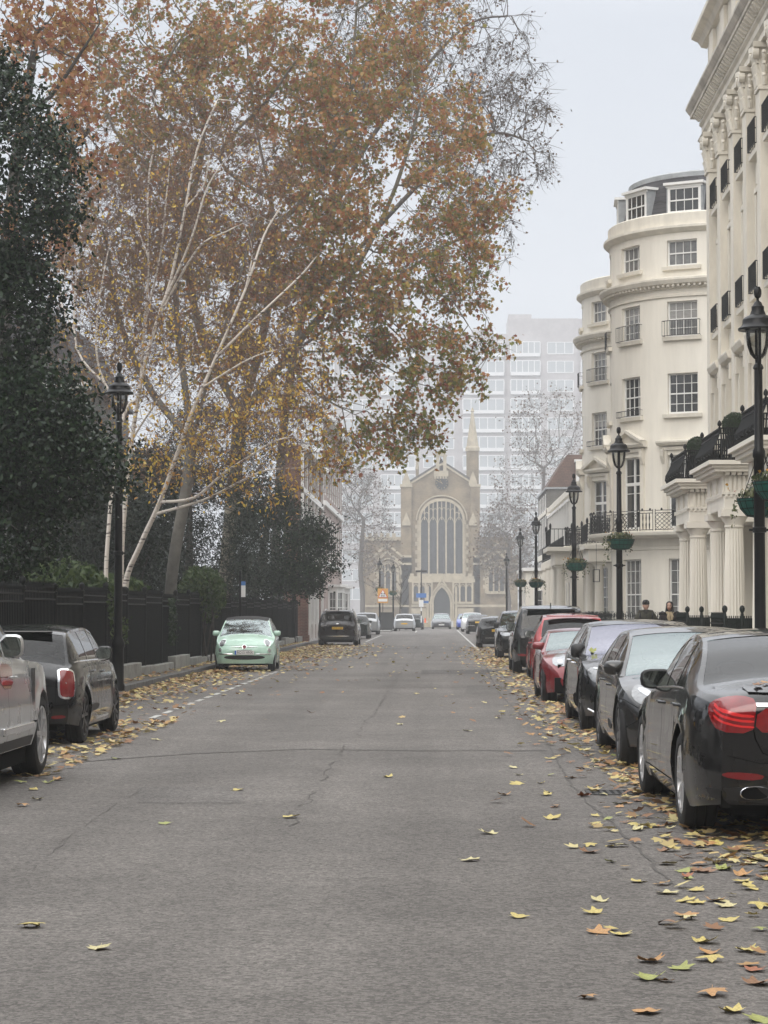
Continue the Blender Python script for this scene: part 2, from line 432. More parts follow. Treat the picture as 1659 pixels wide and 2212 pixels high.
# ------------------------------------------------------------------ cars
def paint(name, col, rough=0.28, metal=0.0, coat=1.0, dust=0.25):
    return mat(name, col, rough, metal, 0.18 if max(col) < .06 else .5, coat, var=dust, vscale=2.2, rvar=0.06)
M_TYRE = mat('tyre_rubber', (0.016, 0.016, 0.017), 0.8, var=0.4, vscale=14)
M_BLK = mat('black_plastic', (0.014, 0.014, 0.015), 0.5)
M_WELL = mat('wheel_well', (0.006, 0.006, 0.006), 0.95, spec=0.1)
M_RIMS = mat('silver_alloy', (0.62, 0.62, 0.63), 0.28, 0.85)
M_RIMG = mat('grey_alloy', (0.11, 0.11, 0.115), 0.35, 0.6)
M_RIMB = mat('black_alloy', (0.02, 0.02, 0.022), 0.3, 0.3)
M_CHROME = mat('chrome', (0.85, 0.85, 0.86), 0.08, 1.0)
def glass_mat(name, tint, ior, refl=(1, 1, 1)):
    m, nt, b, N, L = node_mat(name); N.remove(b)
    t = N.new('ShaderNodeBsdfTransparent'); t.inputs['Color'].default_value = (*tint, 1); g = N.new('ShaderNodeBsdfGlossy'); g.inputs['Roughness'].default_value = .02; g.inputs['Color'].default_value = (*refl, 1)
    f = N.new('ShaderNodeFresnel'); f.inputs['IOR'].default_value = ior; x = N.new('ShaderNodeMixShader'); L.new(f.outputs[0], x.inputs['Fac']); L.new(t.outputs[0], x.inputs[1]); L.new(g.outputs[0], x.inputs[2]); L.new(x.outputs[0], N['Material Output'].inputs['Surface']); return m
M_GLASS = glass_mat('car_glass', (.22, .24, .24), 1.5)
M_CABIN = mat('cabin_trim', (.028, .027, .027), .75, var=.3, vscale=6)
M_GLASST = glass_mat('windscreen_glass', (.62, .78, .77), 3.0, (.90, 1, 1))
M_GLASSL = glass_mat('lilac_windscreen_glass', (.55, .56, .70), 3.2, (.88, .88, 1))
M_SIDEG = glass_mat('side_glass', (.30, .32, .31), 1.55)
M_LAMP = mat('lamp_glass', (0.34, 0.355, 0.37), 0.08, 0.35, 0.5, coat=1, var=.35, vscale=14)
M_LAMPD = mat('dark_lamp_glass', (0.22, 0.225, 0.23), 0.06, 0.4, 0.5, coat=1, var=.5, vscale=16)
M_LAMPW = mat('lamp_reflector', (0.55, 0.57, 0.59), 0.15, 0.5, coat=1, var=.3, vscale=18)
M_RED = mat('red_lamp_glass', (0.23, 0.004, 0.006), 0.08, 0, 0.5, coat=1, var=.35, vscale=9)
M_REDD = mat('dark_red_lamp_glass', (0.16, 0.004, 0.006), 0.08, 0, 0.5, coat=1)
M_AMBER = mat('amber_lamp_glass', (0.6, 0.18, 0.02), 0.1, coat=1)
M_PLY = mat('yellow_plate', (0.75, 0.45, 0.03), 0.4)
M_PLW = mat('white_plate', (0.72, 0.72, 0.7), 0.4)
M_PLB = mat('plate_blue_strip', (0.02, 0.12, 0.5), 0.4)
M_INK = mat('plate_ink', (0.01, 0.01, 0.012), 0.5)
M_MIR = mat('mirror_glass', (0.25, 0.28, 0.28), 0.03, 1.0)
M_SEAMC = mat('panel_gap', (0.002, 0.002, 0.002), 0.8, spec=0.1)

def pchip(pts):
    x = np.array([p[0] for p in pts], float); y = np.array([p[1] for p in pts], float)
    h = np.diff(x); d = np.diff(y) / h; m = np.zeros(len(x))
    m[0] = d[0]; m[-1] = d[-1]
    for i in range(1, len(x) - 1):
        if d[i - 1] * d[i] > 0:
            w1 = 2 * h[i] + h[i - 1]; w2 = h[i] + 2 * h[i - 1]
            m[i] = (w1 + w2) / (w1 / d[i - 1] + w2 / d[i])
    def f(q):
        q = min(max(q, x[0]), x[-1]); i = min(int(np.searchsorted(x, q, 'right')) - 1, len(h) - 1); t = (q - x[i]) / h[i]
        return float((2*t**3-3*t**2+1)*y[i] + (t**3-2*t**2+t)*h[i]*m[i] + (-2*t**3+3*t**2)*y[i+1] + (t**3-t**2)*h[i]*m[i+1])
    return f

def chaikin(p, n=2):
    for _ in range(n):
        q = []
        for i in range(len(p)):
            a, b = p[i], p[(i + 1) % len(p)]
            q.append((a[0]*.75+b[0]*.25, a[1]*.75+b[1]*.25)); q.append((a[0]*.25+b[0]*.75, a[1]*.25+b[1]*.75))
        p = q
    return p

class Car:
    U = [0, .10, .22, .36, .5, .64, .76, .87, .95, 1.0]
    G = [.05, .33, .63, .92, 1.0]
    V = [.05, .13, .3, .5, .75, 1.0]
    def __init__(s, name, loc, rz, label, sp, cat='car', group=None):
        s.sp = sp; s.root = thing(name, loc, label, cat, group, rz); s.name = name
        s.body()
        s.wheels()
    def L2Y(s, q): return s.sp['L'] / 2 - q
    def body(s):
        sp = s.sp; L, W, H = sp['L'], sp['W'], sp['H']
        top = pchip(sp['top']); belt = pchip(sp['belt'])
        sill = sp.get('sill', .20); Rw = sp['Rw']; Ra = Rw + sp.get('arch', .055); fo, wb = sp['fo'], sp['wb']
        xw0, xw1, xr0, xr1 = sp['glass']; wins = sp['wins']
        tum = sp.get('tumble', .42); af, ar = sp.get('af', .2), sp.get('ar', .16); rf, rr = sp.get('rf', .75), sp.get('rr', .7)
        bf, br = sp.get('bow_f', .2), sp.get('bow_r', .1)
        st = set(np.round(np.arange(0, L + 1e-6, .07), 4)); st |= {0., .015, .04, .08, L - .015, L - .04, L - .08, L}
        st |= {round(q, 4) for q in np.linspace(xr0, xr1, 9)} | {round(q, 4) for q in np.linspace(xw0, xw1, 10)}
        for a, b in wins: st |= {round(a, 4), round(b, 4)}
        for c in (fo, fo + wb):
            st |= {round(c + Ra * math.cos(PI * k / 14), 4) for k in range(15)} | {round(c - Ra - .004, 4), round(c + Ra + .004, 4)}
        key = {round(q, 4) for q in (0, xw0, xw1, xr0, xr1, L)} | {round(q, 4) for w_ in wins for q in w_}
        st = sorted(q for q in st if 0 <= q <= L)
        out = [st[0]]
        for q in st[1:]:
            if q - out[-1] < .012:
                if q in key and out[-1] not in key: out[-1] = q
                continue
            out.append(q)
        st = out; s.st = st; zt_l = []
        nU, nG, nV = len(s.U), len(s.G), len(s.V); K = 1 + nU + nG + nV
        rows = []
        ends = sp.get('ends', (.12, .12))
        for q in st:
            zt = top(q)
            wmax = W / 2 * (1 - af * max(0, 1 - q / rf) ** 2.4 - ar * max(0, 1 - (L - q) / rr) ** 2.4)
            crown = sp.get('crown', .055)
            inw = max(0, min(1, (q - xw0) / max(.01, xw1 - xw0))) if q < (xw1 + xr0) / 2 else max(0, min(1, (xr1 - q) / max(.01, xr1 - xr0)))
            cr = crown + (1 - inw) * sp.get('hoodcrown', .03)
            zb = min(belt(q), zt - cr * .8)
            zl = sill + .10 * max(0, 1 - q / .5) * .3 + sp.get('tailup', .06) * max(0, 1 - (L - q) / .6)
            for c in (fo, fo + wb):
                d = abs(q - c)
                if d < Ra: zl = max(zl, Rw + math.sqrt(Ra * Ra - d * d))
            zl = min(zl, zb - .08)
            hg = max(0, zt - cr - zb)
            wsh = wmax * sp.get('wsh', .955)
            pts = []
            def prof(z):
                u = (z - sill) / max(.05, (zb - sill))
                # sill tuck, widest low on the door, shoulder crease just under the glass
                f = 1 - .055 * max(0, 1 - u / .3) ** 1.6 - (1 - wsh / wmax) * max(0, (u - .45) / .55) ** 2.2
                f -= .010 * math.exp(-((u - .62) / .10) ** 2)
                for c in (fo, fo + wb):
                    d = math.hypot(q - c, z - Rw); f += .016 * math.exp(-((d - Ra) / .07) ** 2)
                return wmax * f
            y0 = prof(zl); pts.append((y0 - .06, zl + .012))
            for u in s.U:
                z = zl + (zb - zl) * u; pts.append((prof(z), z))
            ysh, zsh = pts[-1]
            ry = ysh - .035 - tum * hg; rz_ = zb + hg + .004
            for g in s.G:
                bulge = .018 * math.sin(PI * g) * min(1, hg / .3)
                pts.append((ysh + (ry - ysh) * g + bulge, zsh + (rz_ - zsh) * g))
            for v in s.V:
                pts.append((ry * (1 - v), rz_ + (zt - rz_) * (1 - (1 - v) ** 2.3)))
            row = []
            for i, (y, z) in enumerate(pts):
                yn = y / (W / 2); sh = 0
                if q < 1.1: sh += bf * yn ** 2 * (1 - q / 1.1)
                if L - q < .9: sh -= br * yn ** 2 * (1 - (L - q) / .9)
                zn = max(0, (.42 - z) / .25)
                if q < .35: sh += ends[0] * .5 * zn ** 1.5 * (1 - q / .35)
                if L - q < .35: sh -= ends[1] * .5 * zn ** 1.5 * (1 - (L - q) / .35)
                if i > nU:
                    vv = 1 - yn ** 2
                    if xw0 - .5 < q < xw1 + .4: sh -= .10 * vv * math.exp(-((q - (xw0 + xw1) / 2) / .5) ** 2)
                    if xr0 - .4 < q < xr1 + .3 and xr1 - xr0 > .3: sh += .06 * vv * math.exp(-((q - (xr0 + xr1) / 2) / .45) ** 2)
                row.append(Vector((y, L / 2 - (q + sh), z)))
            rows.append(row)
        # full ring: right side 0..K-1 then mirrored
        n = len(st); V = []
        for row in rows:
            V += [tuple(p) for p in row] + [(-p.x, p.y, p.z) for p in row[-2::-1]]
        KK = 2 * K - 1
        faces = {}
        iR = 1 + nU + nG
        def reg(i, k):
            kk = k if k < K - 1 else KK - 2 - k
            a, b = st[i], st[i + 1]; m_ = (a + b) / 2; sgn = 'r' if k < K - 1 else 'l'
            if 1 + nU <= kk < 1 + nU + 3:
                for j, (p, q) in enumerate(wins):
                    if p <= m_ <= q: return ('side', j, sgn)
            if kk >= iR:
                if xw0 < m_ < xw1: return ('wind',)
                if xr0 < m_ < xr1: return ('rear',)
                if xw1 <= m_ <= xr0: return ('roof',)
            if kk == iR - 1 and xw1 <= m_ <= xr0: return ('roof',)
            return ('body',)
        for i in range(n - 1):
            for k in range(KK - 1):
                faces.setdefault(reg(i, k), []).append((i * KK + k, (i + 1) * KK + k, (i + 1) * KK + k + 1, i * KK + k + 1))
        # end caps, bulged towards the middle
        for e, i in ((0, 0), (1, n - 1)):
            row = rows[i]; mids = []; hw = row[nU].x
            cols = 6
            base = len(V); ks = list(range(0, K))
            for k in ks:
                for c in range(1, cols):
                    t = c / cols; x = row[k].x * (1 - 2 * t)
                    yn2 = (row[k].x ** 2 - x ** 2) / (W / 2) ** 2
                    V.append((x, row[k].y + (bf if e == 0 else -br) * yn2, row[k].z))
            def idx(k, c):
                if c == 0: return i * KK + k
                if c == cols: return i * KK + (KK - 1 - k)
                return base + k * (cols - 1) + c - 1
            for k in ks[:-1]:
                for c in range(cols):
                    f = (idx(k, c), idx(k + 1, c), idx(k + 1, c + 1), idx(k, c + 1))
                    faces.setdefault(('body',), []).append(f if e == 0 else f[::-1])
        faces = {k: [f[::-1] for f in fs] for k, fs in faces.items()}
        s.V, s.faces = V, faces
        allf = [f for fs in faces.values() for f in fs]
        s.bvh = BVHTree.FromPolygons([Vector(p) for p in V], allf)
        bm_n = {}
        def part(keys, name, m, off=0.0, parent=None):
            fs = [f for k in keys for f in faces.get(k, [])]
            if not fs: return None
            ids = sorted({i for f in fs for i in f}); mp = {a: b for b, a in enumerate(ids)}
            mb = MB(); vs = [Vector(V[i]) for i in ids]
            if off:
                nr = [Vector() for _ in ids]
                for f in fs:
                    p = [Vector(V[i]) for i in f]; nn = (p[2] - p[0]).cross(p[3] - p[1])
                    for i in f: nr[mp[i]] += nn
                vs = [v + (a.normalized() if a.length > 0 else a) * off for v, a in zip(vs, nr)]
            mb.add(vs, [tuple(mp[i] for i in f) for f in fs])
            return mb.build(name, m, parent or s.root, smooth=True, angle=38, world=False)
        split_roof = 'roof_mat' in sp
        s.body_o = part([('body',)] + ([] if split_roof else [('roof',)]), 'body', sp['paint'])
        if split_roof: part([('roof',)], 'roof', sp['roof_mat'])
        part([('wind',)], 'windscreen', sp.get('wglass', M_GLASS), -.004)
        part([('rear',)], 'rear_window', sp.get('rglass', M_GLASS), -.004)
        for k in list(faces):
            if k[0] == 'side': part([k], 'side_window', sp.get('sglass', M_SIDEG), -.004)
        # dark floor and wheel wells
        mb = MB(); hw = W / 2 - .27
        mb.box(-hw, hw, -L / 2 + .25, L / 2 - .3, .17, min(belt(L * .5), .8) - .12)
        hw2 = W / 2 - .09
        y0, y1 = L / 2 - fo - Ra - .01, L / 2 - fo - wb + Ra + .01
        mb.box(-hw2, hw2, y1, y0, .16, .3); mb.box(-hw2 + .12, hw2 - .12, L / 2 - fo + Ra, L / 2 - .16, .2, .45); mb.box(-hw2 + .1, hw2 - .1, -L / 2 + .12, L / 2 - fo - wb - Ra, .24, .45)
        mb.build('underbody', M_WELL, s.root, world=False)
        # seats, dashboard and steering wheel behind the glass
        fl = min(belt(L * .5), .8) - .12; bz = belt((xw1 + xr0) / 2); q = MB(); ys = L/2 - xw1 - .42; sw = W*.125; hr = min(H - .26, bz + .34)
        for yy, xs in ((ys, (-W*.2, W*.2)), (ys - .92, (-W*.2, W*.2))):
            if yy < L/2 - xr0 - .1: continue
            for x in xs:
                for x0_, x1_, z0_, z1_, t0, t1 in ((x-sw*1.25, x+sw*1.25, fl-.05, bz+.07, .14, -.02), (x-sw*.62, x+sw*.62, bz+.10, hr, -.04, -.07)):
                    P_ = chaikin([(x0_, z0_), (x1_, z0_), (x1_-.02, z1_), (x0_+.02, z1_)], 2)
                    q.prism(P_, 0, .11, lambda u, v, w_: (u, yy + t0 + (t1-t0)*(v-z0_)/(z1_-z0_) - w_, v))
        q.build('seat', M_CABIN, s.root, world=False, bevel=.015)['kind'] = 'stuff'
        q = MB(); yd = L/2 - xw0 - .12; zd = min(belt(xw0+.15), top(xw0+.1)-.05) - .01; q.prism(chaikin([(-W*.40, fl-.1), (W*.40, fl-.1), (W*.40, zd), (-W*.40, zd)], 1), 0, .42, lambda u, v, w_: (u, yd - w_, v)); q.build('dashboard', M_CABIN, s.root, world=False)
        q = MB(); cw = Vector((W*.2, yd - .50, zd)); q.tube([cw + Vector((.185*math.cos(a), -.07*math.sin(a), .17*math.sin(a))) for a in np.linspace(0, 2*PI, 21)], .014, 6, False); q.bar(cw + Vector((-.17, 0, 0)), cw + Vector((.17, 0, 0)), .03); q.bar(cw, cw + Vector((0, .2, -.05)), .06); q.build('steering_wheel', M_CABIN, s.root, True, world=False)
        if H > 1.2 and 'glass' in sp: q = MB(); q.box(-.11, .11, L/2 - xw1 + .02, L/2 - xw1 + .04, H - .17, H - .115); q.build('inside_mirror', M_CABIN, s.root, world=False, bevel=.01)
    def wheels(s):
        sp = s.sp; L, W, Rw = sp['L'], sp['W'], sp['Rw']; tw = sp.get('tw', .23); Rr = sp.get('Rr', Rw * .70)
        t = MB()
        t.lathe([(Rr, -tw/2+.015), (Rr+.012, -tw/2), (Rw-.045, -tw/2-.004), (Rw-.012, -tw/2+.012), (Rw, -tw/2+.035), (Rw, -.045), (Rw-.008, -.04), (Rw-.008, -.03), (Rw, -.025),
                 (Rw, .025), (Rw-.008, .03), (Rw-.008, .04), (Rw, .045), (Rw, tw/2-.035), (Rw-.012, tw/2-.012), (Rw-.045, tw/2+.004), (Rr+.012, tw/2), (Rr, tw/2-.015)], 44, axis='x')
        r = MB(); x0 = tw / 2
        r.lathe([(Rr+.002, x0-.012), (Rr-.006, x0-.004), (Rr-.016, x0-.008), (Rr-.03, x0-.05), (Rr-.035, -x0+.02)], 44, axis='x')
        r.lathe([(.001, x0-.012), (.045, x0-.014), (.06, x0-.03), (.065, x0-.07)], 20, axis='x')
        ns, twin, sw = sp.get('spokes', (5, True, .05))
        for k in range(ns):
            for dk in ((-.5, .5) if twin else (0,)):
                a0 = 2 * PI * k / ns + .2 + dk * .10; a1 = 2 * PI * k / ns + .2 + dk * 2 * PI / ns * .42
                p0 = (x0 - .028, .05 * math.cos(a0), .05 * math.sin(a0)); ra = Rr - .012; p1 = (x0 - .02, ra * math.cos(a1), ra * math.sin(a1))
                r.bar(p0, p1, .032, sw * (.75 if twin else 1), up=(0, -math.sin(a1), math.cos(a1)))
        d = MB(); d.lathe([(.001, x0-.085), (Rr*.66, x0-.085), (Rr*.66, x0-.11), (.05, x0-.115)], 28, axis='x')
        d.lathe([(Rr-.034, -x0+.03), (.01, -x0+.03)], 28, axis='x')
        first = None
        for yy in (L/2 - sp['fo'], L/2 - sp['fo'] - sp['wb']):
            for sd in (1, -1):
                if first is None:
                    wo = t.build('wheel', M_TYRE, s.root, True, world=False); ro = r.build('rim', sp.get('rim', M_RIMS), wo, True, world=False); do = d.build('brake_disc', M_RIMG if sp.get('rim') is not M_RIMB else M_WELL, wo, True, world=False); first = (wo, ro, do)
                else:
                    wo = first[0].copy(); COL.objects.link(wo)
                    for c in first[1:]:
                        cc = c.copy(); COL.objects.link(cc); cc.parent = wo
                wo.location = (sd * (W/2 - tw/2 - sp.get('inset', .012)), yy, Rw); wo.rotation_euler = (random.uniform(0, 1), 0, 0 if sd > 0 else PI)
    # ---- details laid on the surface
    def hit(s, u, z, d):
        d = Vector(d).normalized(); ux = Vector((d.y, -d.x, 0)).normalized()
        if abs(d.y) > abs(d.x):
            if ux.x < 0: ux = -ux
        elif ux.y < 0: ux = -ux
        o = ux * u + Vector((0, 0, z)) - d * 8
        h = s.bvh.ray_cast(o, d)
        if h[0] is None: return None, None
        nn = h[1]
        if nn.dot(d) > 0: nn = -nn
        return h[0], nn
    def patch(s, name, poly, d, m, off=.005, grid=.035, rnd=2, mirror=False, parent=None, label=None):
        poly = chaikin(poly, rnd) if rnd else poly
        pts = []
        for i in range(len(poly)):
            a, b = Vector(poly[i]), Vector(poly[(i+1) % len(poly)]); k = max(1, int((b-a).length / grid))
            pts += [a.lerp(b, j/k) for j in range(k)]
        nb = len(pts); ed = [(i, (i+1) % nb) for i in range(nb)]
        us = [p[0] for p in pts]; zs = [p[1] for p in pts]
        g = [Vector((u, z)) for u in np.arange(min(us)+grid*.6, max(us)-grid*.4, grid) for z in np.arange(min(zs)+grid*.6, max(zs)-grid*.4, grid)]
        res = delaunay_2d_cdt(pts + g, ed, [], 1, 1e-5)
        v2, fc = res[0], res[2]
        P, Nn, ok = [], [], []
        for p in v2:
            h, n_ = s.hit(p[0], p[1], d); ok.append(h is not None); P.append(h); Nn.append(n_)
        fc = [tuple(f) for f in fc if all(ok[i] for i in f)]
        if not fc: return None
        cnt = {}
        for f in fc:
            for i in range(len(f)):
                e = (f[i], f[(i+1) % len(f)]); cnt[e] = 1
        bd = [e for e in cnt if (e[1], e[0]) not in cnt]
        ids = sorted({i for f in fc for i in f}); mp = {a: b for b, a in enumerate(ids)}
        vs = [P[i] + Nn[i] * off for i in ids]; k = len(vs)
        sk = {}; 
        for a, b in bd:
            for i in (a, b):
                if i not in sk: sk[i] = len(vs); vs.append(P[i] - Nn[i] * .004)
        fs = [tuple(mp[i] for i in f) for f in fc] + [(mp[a], sk[a], sk[b], mp[b]) for a, b in bd]
        # outward facing
        a, b, c = (vs[i] for i in fs[0][:3]); 
        if (b-a).cross(c-a).dot(Nn[fc[0][0]]) < 0: fs = [f[::-1] for f in fs]
        mb = MB(); mb.add(vs, fs); o = mb.build(name, m, parent or s.root, True, world=False, angle=30)
        if label: o['label'] = label
        r = [o]
        if mirror:
            mb2 = MB(); mb2.add([(-v.x, v.y, v.z) for v in vs], [f[::-1] for f in fs])
            o2 = mb2.build(name, m, (mirror if not isinstance(mirror, bool) else None) or s.root, True, world=False, angle=30); r.append(o2)
            if label: o2['label'] = label
        return r
    def line(s, pts, d, wid=.007, off=.0015, mirror=True, mb=None, sides=(1, -1)):
        """panel gaps: thin strips on the skin, collected into one mesh"""
        mb = mb or s.gaps
        P = []
        for a, b in zip(pts[:-1], pts[1:]):
            a, b = Vector(a), Vector(b); k = max(1, int((b-a).length/.05)); P += [a.lerp(b, j/k) for j in range(k)]
        P.append(Vector(pts[-1]))
        prev = None; H = []
        for p in P:
            h, n_ = s.hit(p[0], p[1], d)
            if h is not None: H.append((h, n_))
        for sd in (sides if mirror else (1,)):
            vs = []
            for i, (h, n_) in enumerate(H):
                t = H[min(i+1, len(H)-1)][0] - H[max(i-1, 0)][0]; w_ = t.cross(n_)
                if w_.length < 1e-6: w_ = Vector((0, 1, 0))
                w_ = w_.normalized() * wid/2; q = h + n_ * off
                for e in (q - w_, q + w_): vs.append((e.x * sd, e.y, e.z))
            mb.add(vs, [(2*i, 2*i+1, 2*i+3, 2*i+2) for i in range(len(H)-1)])
    def gaps_begin(s): s.gaps = MB()
    def gaps_end(s): 
        if s.gaps.v: s.gaps.build('panel_seam', M_SEAMC, s.root, world=False)
    def handle(s, y, z, m, lng=.2):
        for sd in (1, -1):
            h, n_ = s.hit(y, z, (-sd, 0, 0)); 
            if h is None: continue
            mb = MB(); a = h + n_ * .022
            mb.tube([a + Vector((0, lng/2, 0)) - n_*.03, a + Vector((0, lng/2-.03, 0)), a, a - Vector((0, lng/2-.03, 0)), a - Vector((0, lng/2, 0)) - n_*.03], [.010, .014, .015, .014, .010], 8)
            mb.build('door_handle', m, s.root, True, world=False)
    def mirrors(s, y, z, m, size=(.13, .06, .085), out=.12, glass=True, sides=(1, -1)):
        for sd in sides:
            h, n_ = s.hit(y, z, (-sd, 0, 0)); 
            if h is None: continue
            mb = MB(); cx, cy, cz = size; c = h + Vector((sd * (out + cx * .6), -.02, .06))
            vs, fs = [], []; nu, nv = 14, 9
            for j in range(nv + 1):
                ph = -PI/2 + PI * j / nv
                for i in range(nu):
                    a = 2 * PI * i / nu
                    e = lambda t: math.copysign(abs(t) ** .62, t)
                    x = e(math.cos(a)) * e(math.cos(ph)) * cx; zz = e(math.sin(a)) * e(math.cos(ph)) * cz; yy = math.sin(ph) * cy
                    if yy < 0: yy *= .35
                    zz *= 1 - .22 * sd * x / cx * (1 if True else 0) * 0
                    vs.append((c.x + x, c.y + yy, c.z + zz))
            for j in range(nv):
                for i in range(nu): fs.append((j*nu+i, j*nu+(i+1) % nu, (j+1)*nu+(i+1) % nu, (j+1)*nu+i))
            mb.add(vs, fs)
            mb.bar(h - n_*.02, c + Vector((-sd * cx * .55, 0, -cz * .55)), .05, .03)
            mo = mb.build('door_mirror', m, s.root, True, world=False, angle=60)
            if glass:
                g = MB(); k = 20
                g.add([(c.x + math.copysign(abs(math.cos(2*PI*i/k)) ** .55, math.cos(2*PI*i/k)) * cx * .84, c.y - cy * .36, c.z + math.copysign(abs(math.sin(2*PI*i/k)) ** .55, math.sin(2*PI*i/k)) * cz * .80) for i in range(k)] + [(c.x, c.y - cy * .3, c.z)] , [tuple(range(k))])
                g.v = g.v[:k]; g.build('mirror_glass', M_MIR, mo, world=False)
    def plate(s, end, z, m, txt=None, strip=False, w_=.52, h_=.112, x=0.0, tilt=0.0):
        d = (0, -1, 0) if end == 'front' else (0, 1, 0)
        h, n_ = s.hit(x, z, d); 
        h2 = [s.hit(x + dx, z, d)[0] for dx in (-.22, 0, .22)]; ys = [q.y for q in h2 if q is not None]
        y = (max(ys) if end == 'front' else min(ys)); sg = 1 if end == 'front' else -1; y += sg * .012
        mb = MB(); mb.box(x - w_/2, x + w_/2, y - sg*.02, y + sg*.004, z - h_/2, z + h_/2); o = mb.build('number_plate', m, s.root, world=False, bevel=.003)
        fx = -1 if end == 'front' else 1     # as read from outside
        if strip:
            q = MB(); xa, xb = sorted((x - fx*w_/2 + fx*.003, x - fx*w_/2 + fx*.048)); q.box(xa, xb, y + sg*.004, y + sg*.006, z - h_/2+.003, z + h_/2-.003); q.build('plate_strip', M_PLB, o, world=False)
        if txt:
            t = text_mesh(txt, h_*.90, 0); q = MB(); xs = [p[0] for p in t.v]; k = w_ * (.80 if strip else .88) / (max(xs) - min(xs)); c = (max(xs)+min(xs))/2
            q.ext(t, lambda p: (x + fx * ((p.x - c) * k + (.022 if strip else 0)), y + sg*.0062, z + p.y * 1.0)); q.build('plate_lettering', M_INK, o, world=False)
        return o
    def badge(s, end, z, r, m=None, m2=None, x=0.0, sz=1.0):
        d = (0, -1, 0) if end == 'front' else (0, 1, 0); sg = 1 if end == 'front' else -1
        h, n_ = s.hit(x, z, d)
        mb = MB(); ax = n_; ex = Vector((1, 0, 0)); ez = ax.cross(ex).normalized()
        def ring(r0, r1, e0, e1, B):
            k = 24; vs = []
            for rr, e in ((r0, e0), (r1, e1)):
                for i in range(k): vs.append(h + ax*e + ex*math.cos(2*PI*i/k)*rr + ez*math.sin(2*PI*i/k)*rr*sz)
            B.add(vs, [(i, (i+1) % k, k+(i+1) % k, k+i) for i in range(k)])
        ring(r, r, -.01, .01, mb); ring(r, r*.8, .01, .012, mb); o = mb.build('badge', m or M_CHROME, s.root, world=False)
        b = MB(); ring(r*.82, .001, .009, .011, b); b.build('badge_centre', m2 or M_BLK, o, world=False)
        return o

# pitch of stock profiles --------------------------------------------------
def saloon(L, W, H, wb, fo, Rw, **k):
    d = dict(L=L, W=W, H=H, wb=wb, fo=fo, Rw=Rw,
        top=[(0, .58), (.05, .66), (.25, .76), (.8, .89), (1.4, .99), (1.9, 1.22), (2.35, H-.08), (2.85, H), (3.35, H-.02), (3.75, H-.11), (4.35, 1.13), (4.6, 1.10), (L-.12, 1.07), (L-.03, 1.02), (L, .93)],
        belt=[(0, .58), (.5, .76), (1.3, .90), (2.5, .96), (3.9, 1.0), (4.6, .99), (L, .92)],
        glass=(1.38, 2.32, 3.62, 4.36), wins=[(1.62, 2.55), (2.62, 3.5), (3.54, 3.98)])
    d.update(k); return d
def hatch(L, W, H, wb, fo, Rw, **k):
    d = dict(L=L, W=W, H=H, wb=wb, fo=fo, Rw=Rw, bow_r=.08,
        top=[(0, .6), (.05, .68), (.25, .80), (.75, .92), (1.1, 1.0), (1.5, 1.2), (1.95, H-.06), (2.4, H), (3.2, H-.02), (L-.55, H-.08), (L-.42, H-.16), (L-.16, 1.05), (L-.08, .98), (L, .90)],
        belt=[(0, .6), (.5, .78), (1.1, .91), (2.5, .96), (L-.5, 1.0), (L, .9)],
        glass=(1.08, 1.92, L-.5, L-.17), wins=[(1.32, 2.2), (2.27, 3.0), (3.05, L-.5)])
    d.update(k); return d
def suv(L, W, H, wb, fo, Rw, **k):
    d = dict(L=L, W=W, H=H, wb=wb, fo=fo, Rw=Rw, bow_r=.07, sill=.30, crown=.05, tumble=.34,
        top=[(0, .72), (.05, .85), (.22, .98), (.8, 1.08), (1.25, 1.16), (1.65, 1.36), (2.1, H-.06), (2.6, H), (3.6, H-.02), (L-.42, H-.06), (L-.32, H-.13), (L-.12, 1.16), (L-.06, 1.08), (L, .98)],
        belt=[(0, .72), (.5, .94), (1.2, 1.06), (2.5, 1.12), (L-.5, 1.16), (L, 1.0)],
        glass=(1.23, 2.05, L-.37, L-.13), wins=[(1.5, 2.45), (2.52, 3.4), (3.46, L-.48)])
    d.update(k); return d
FRONT, AWAY = PI, 0.0   # facing the camera / facing up the street
RIGHT = 'cars parked along the right kerb'; LEFT = 'cars parked along the left kerb'
BLKP = paint('black_car_paint', (0.0075, 0.0075, 0.008))

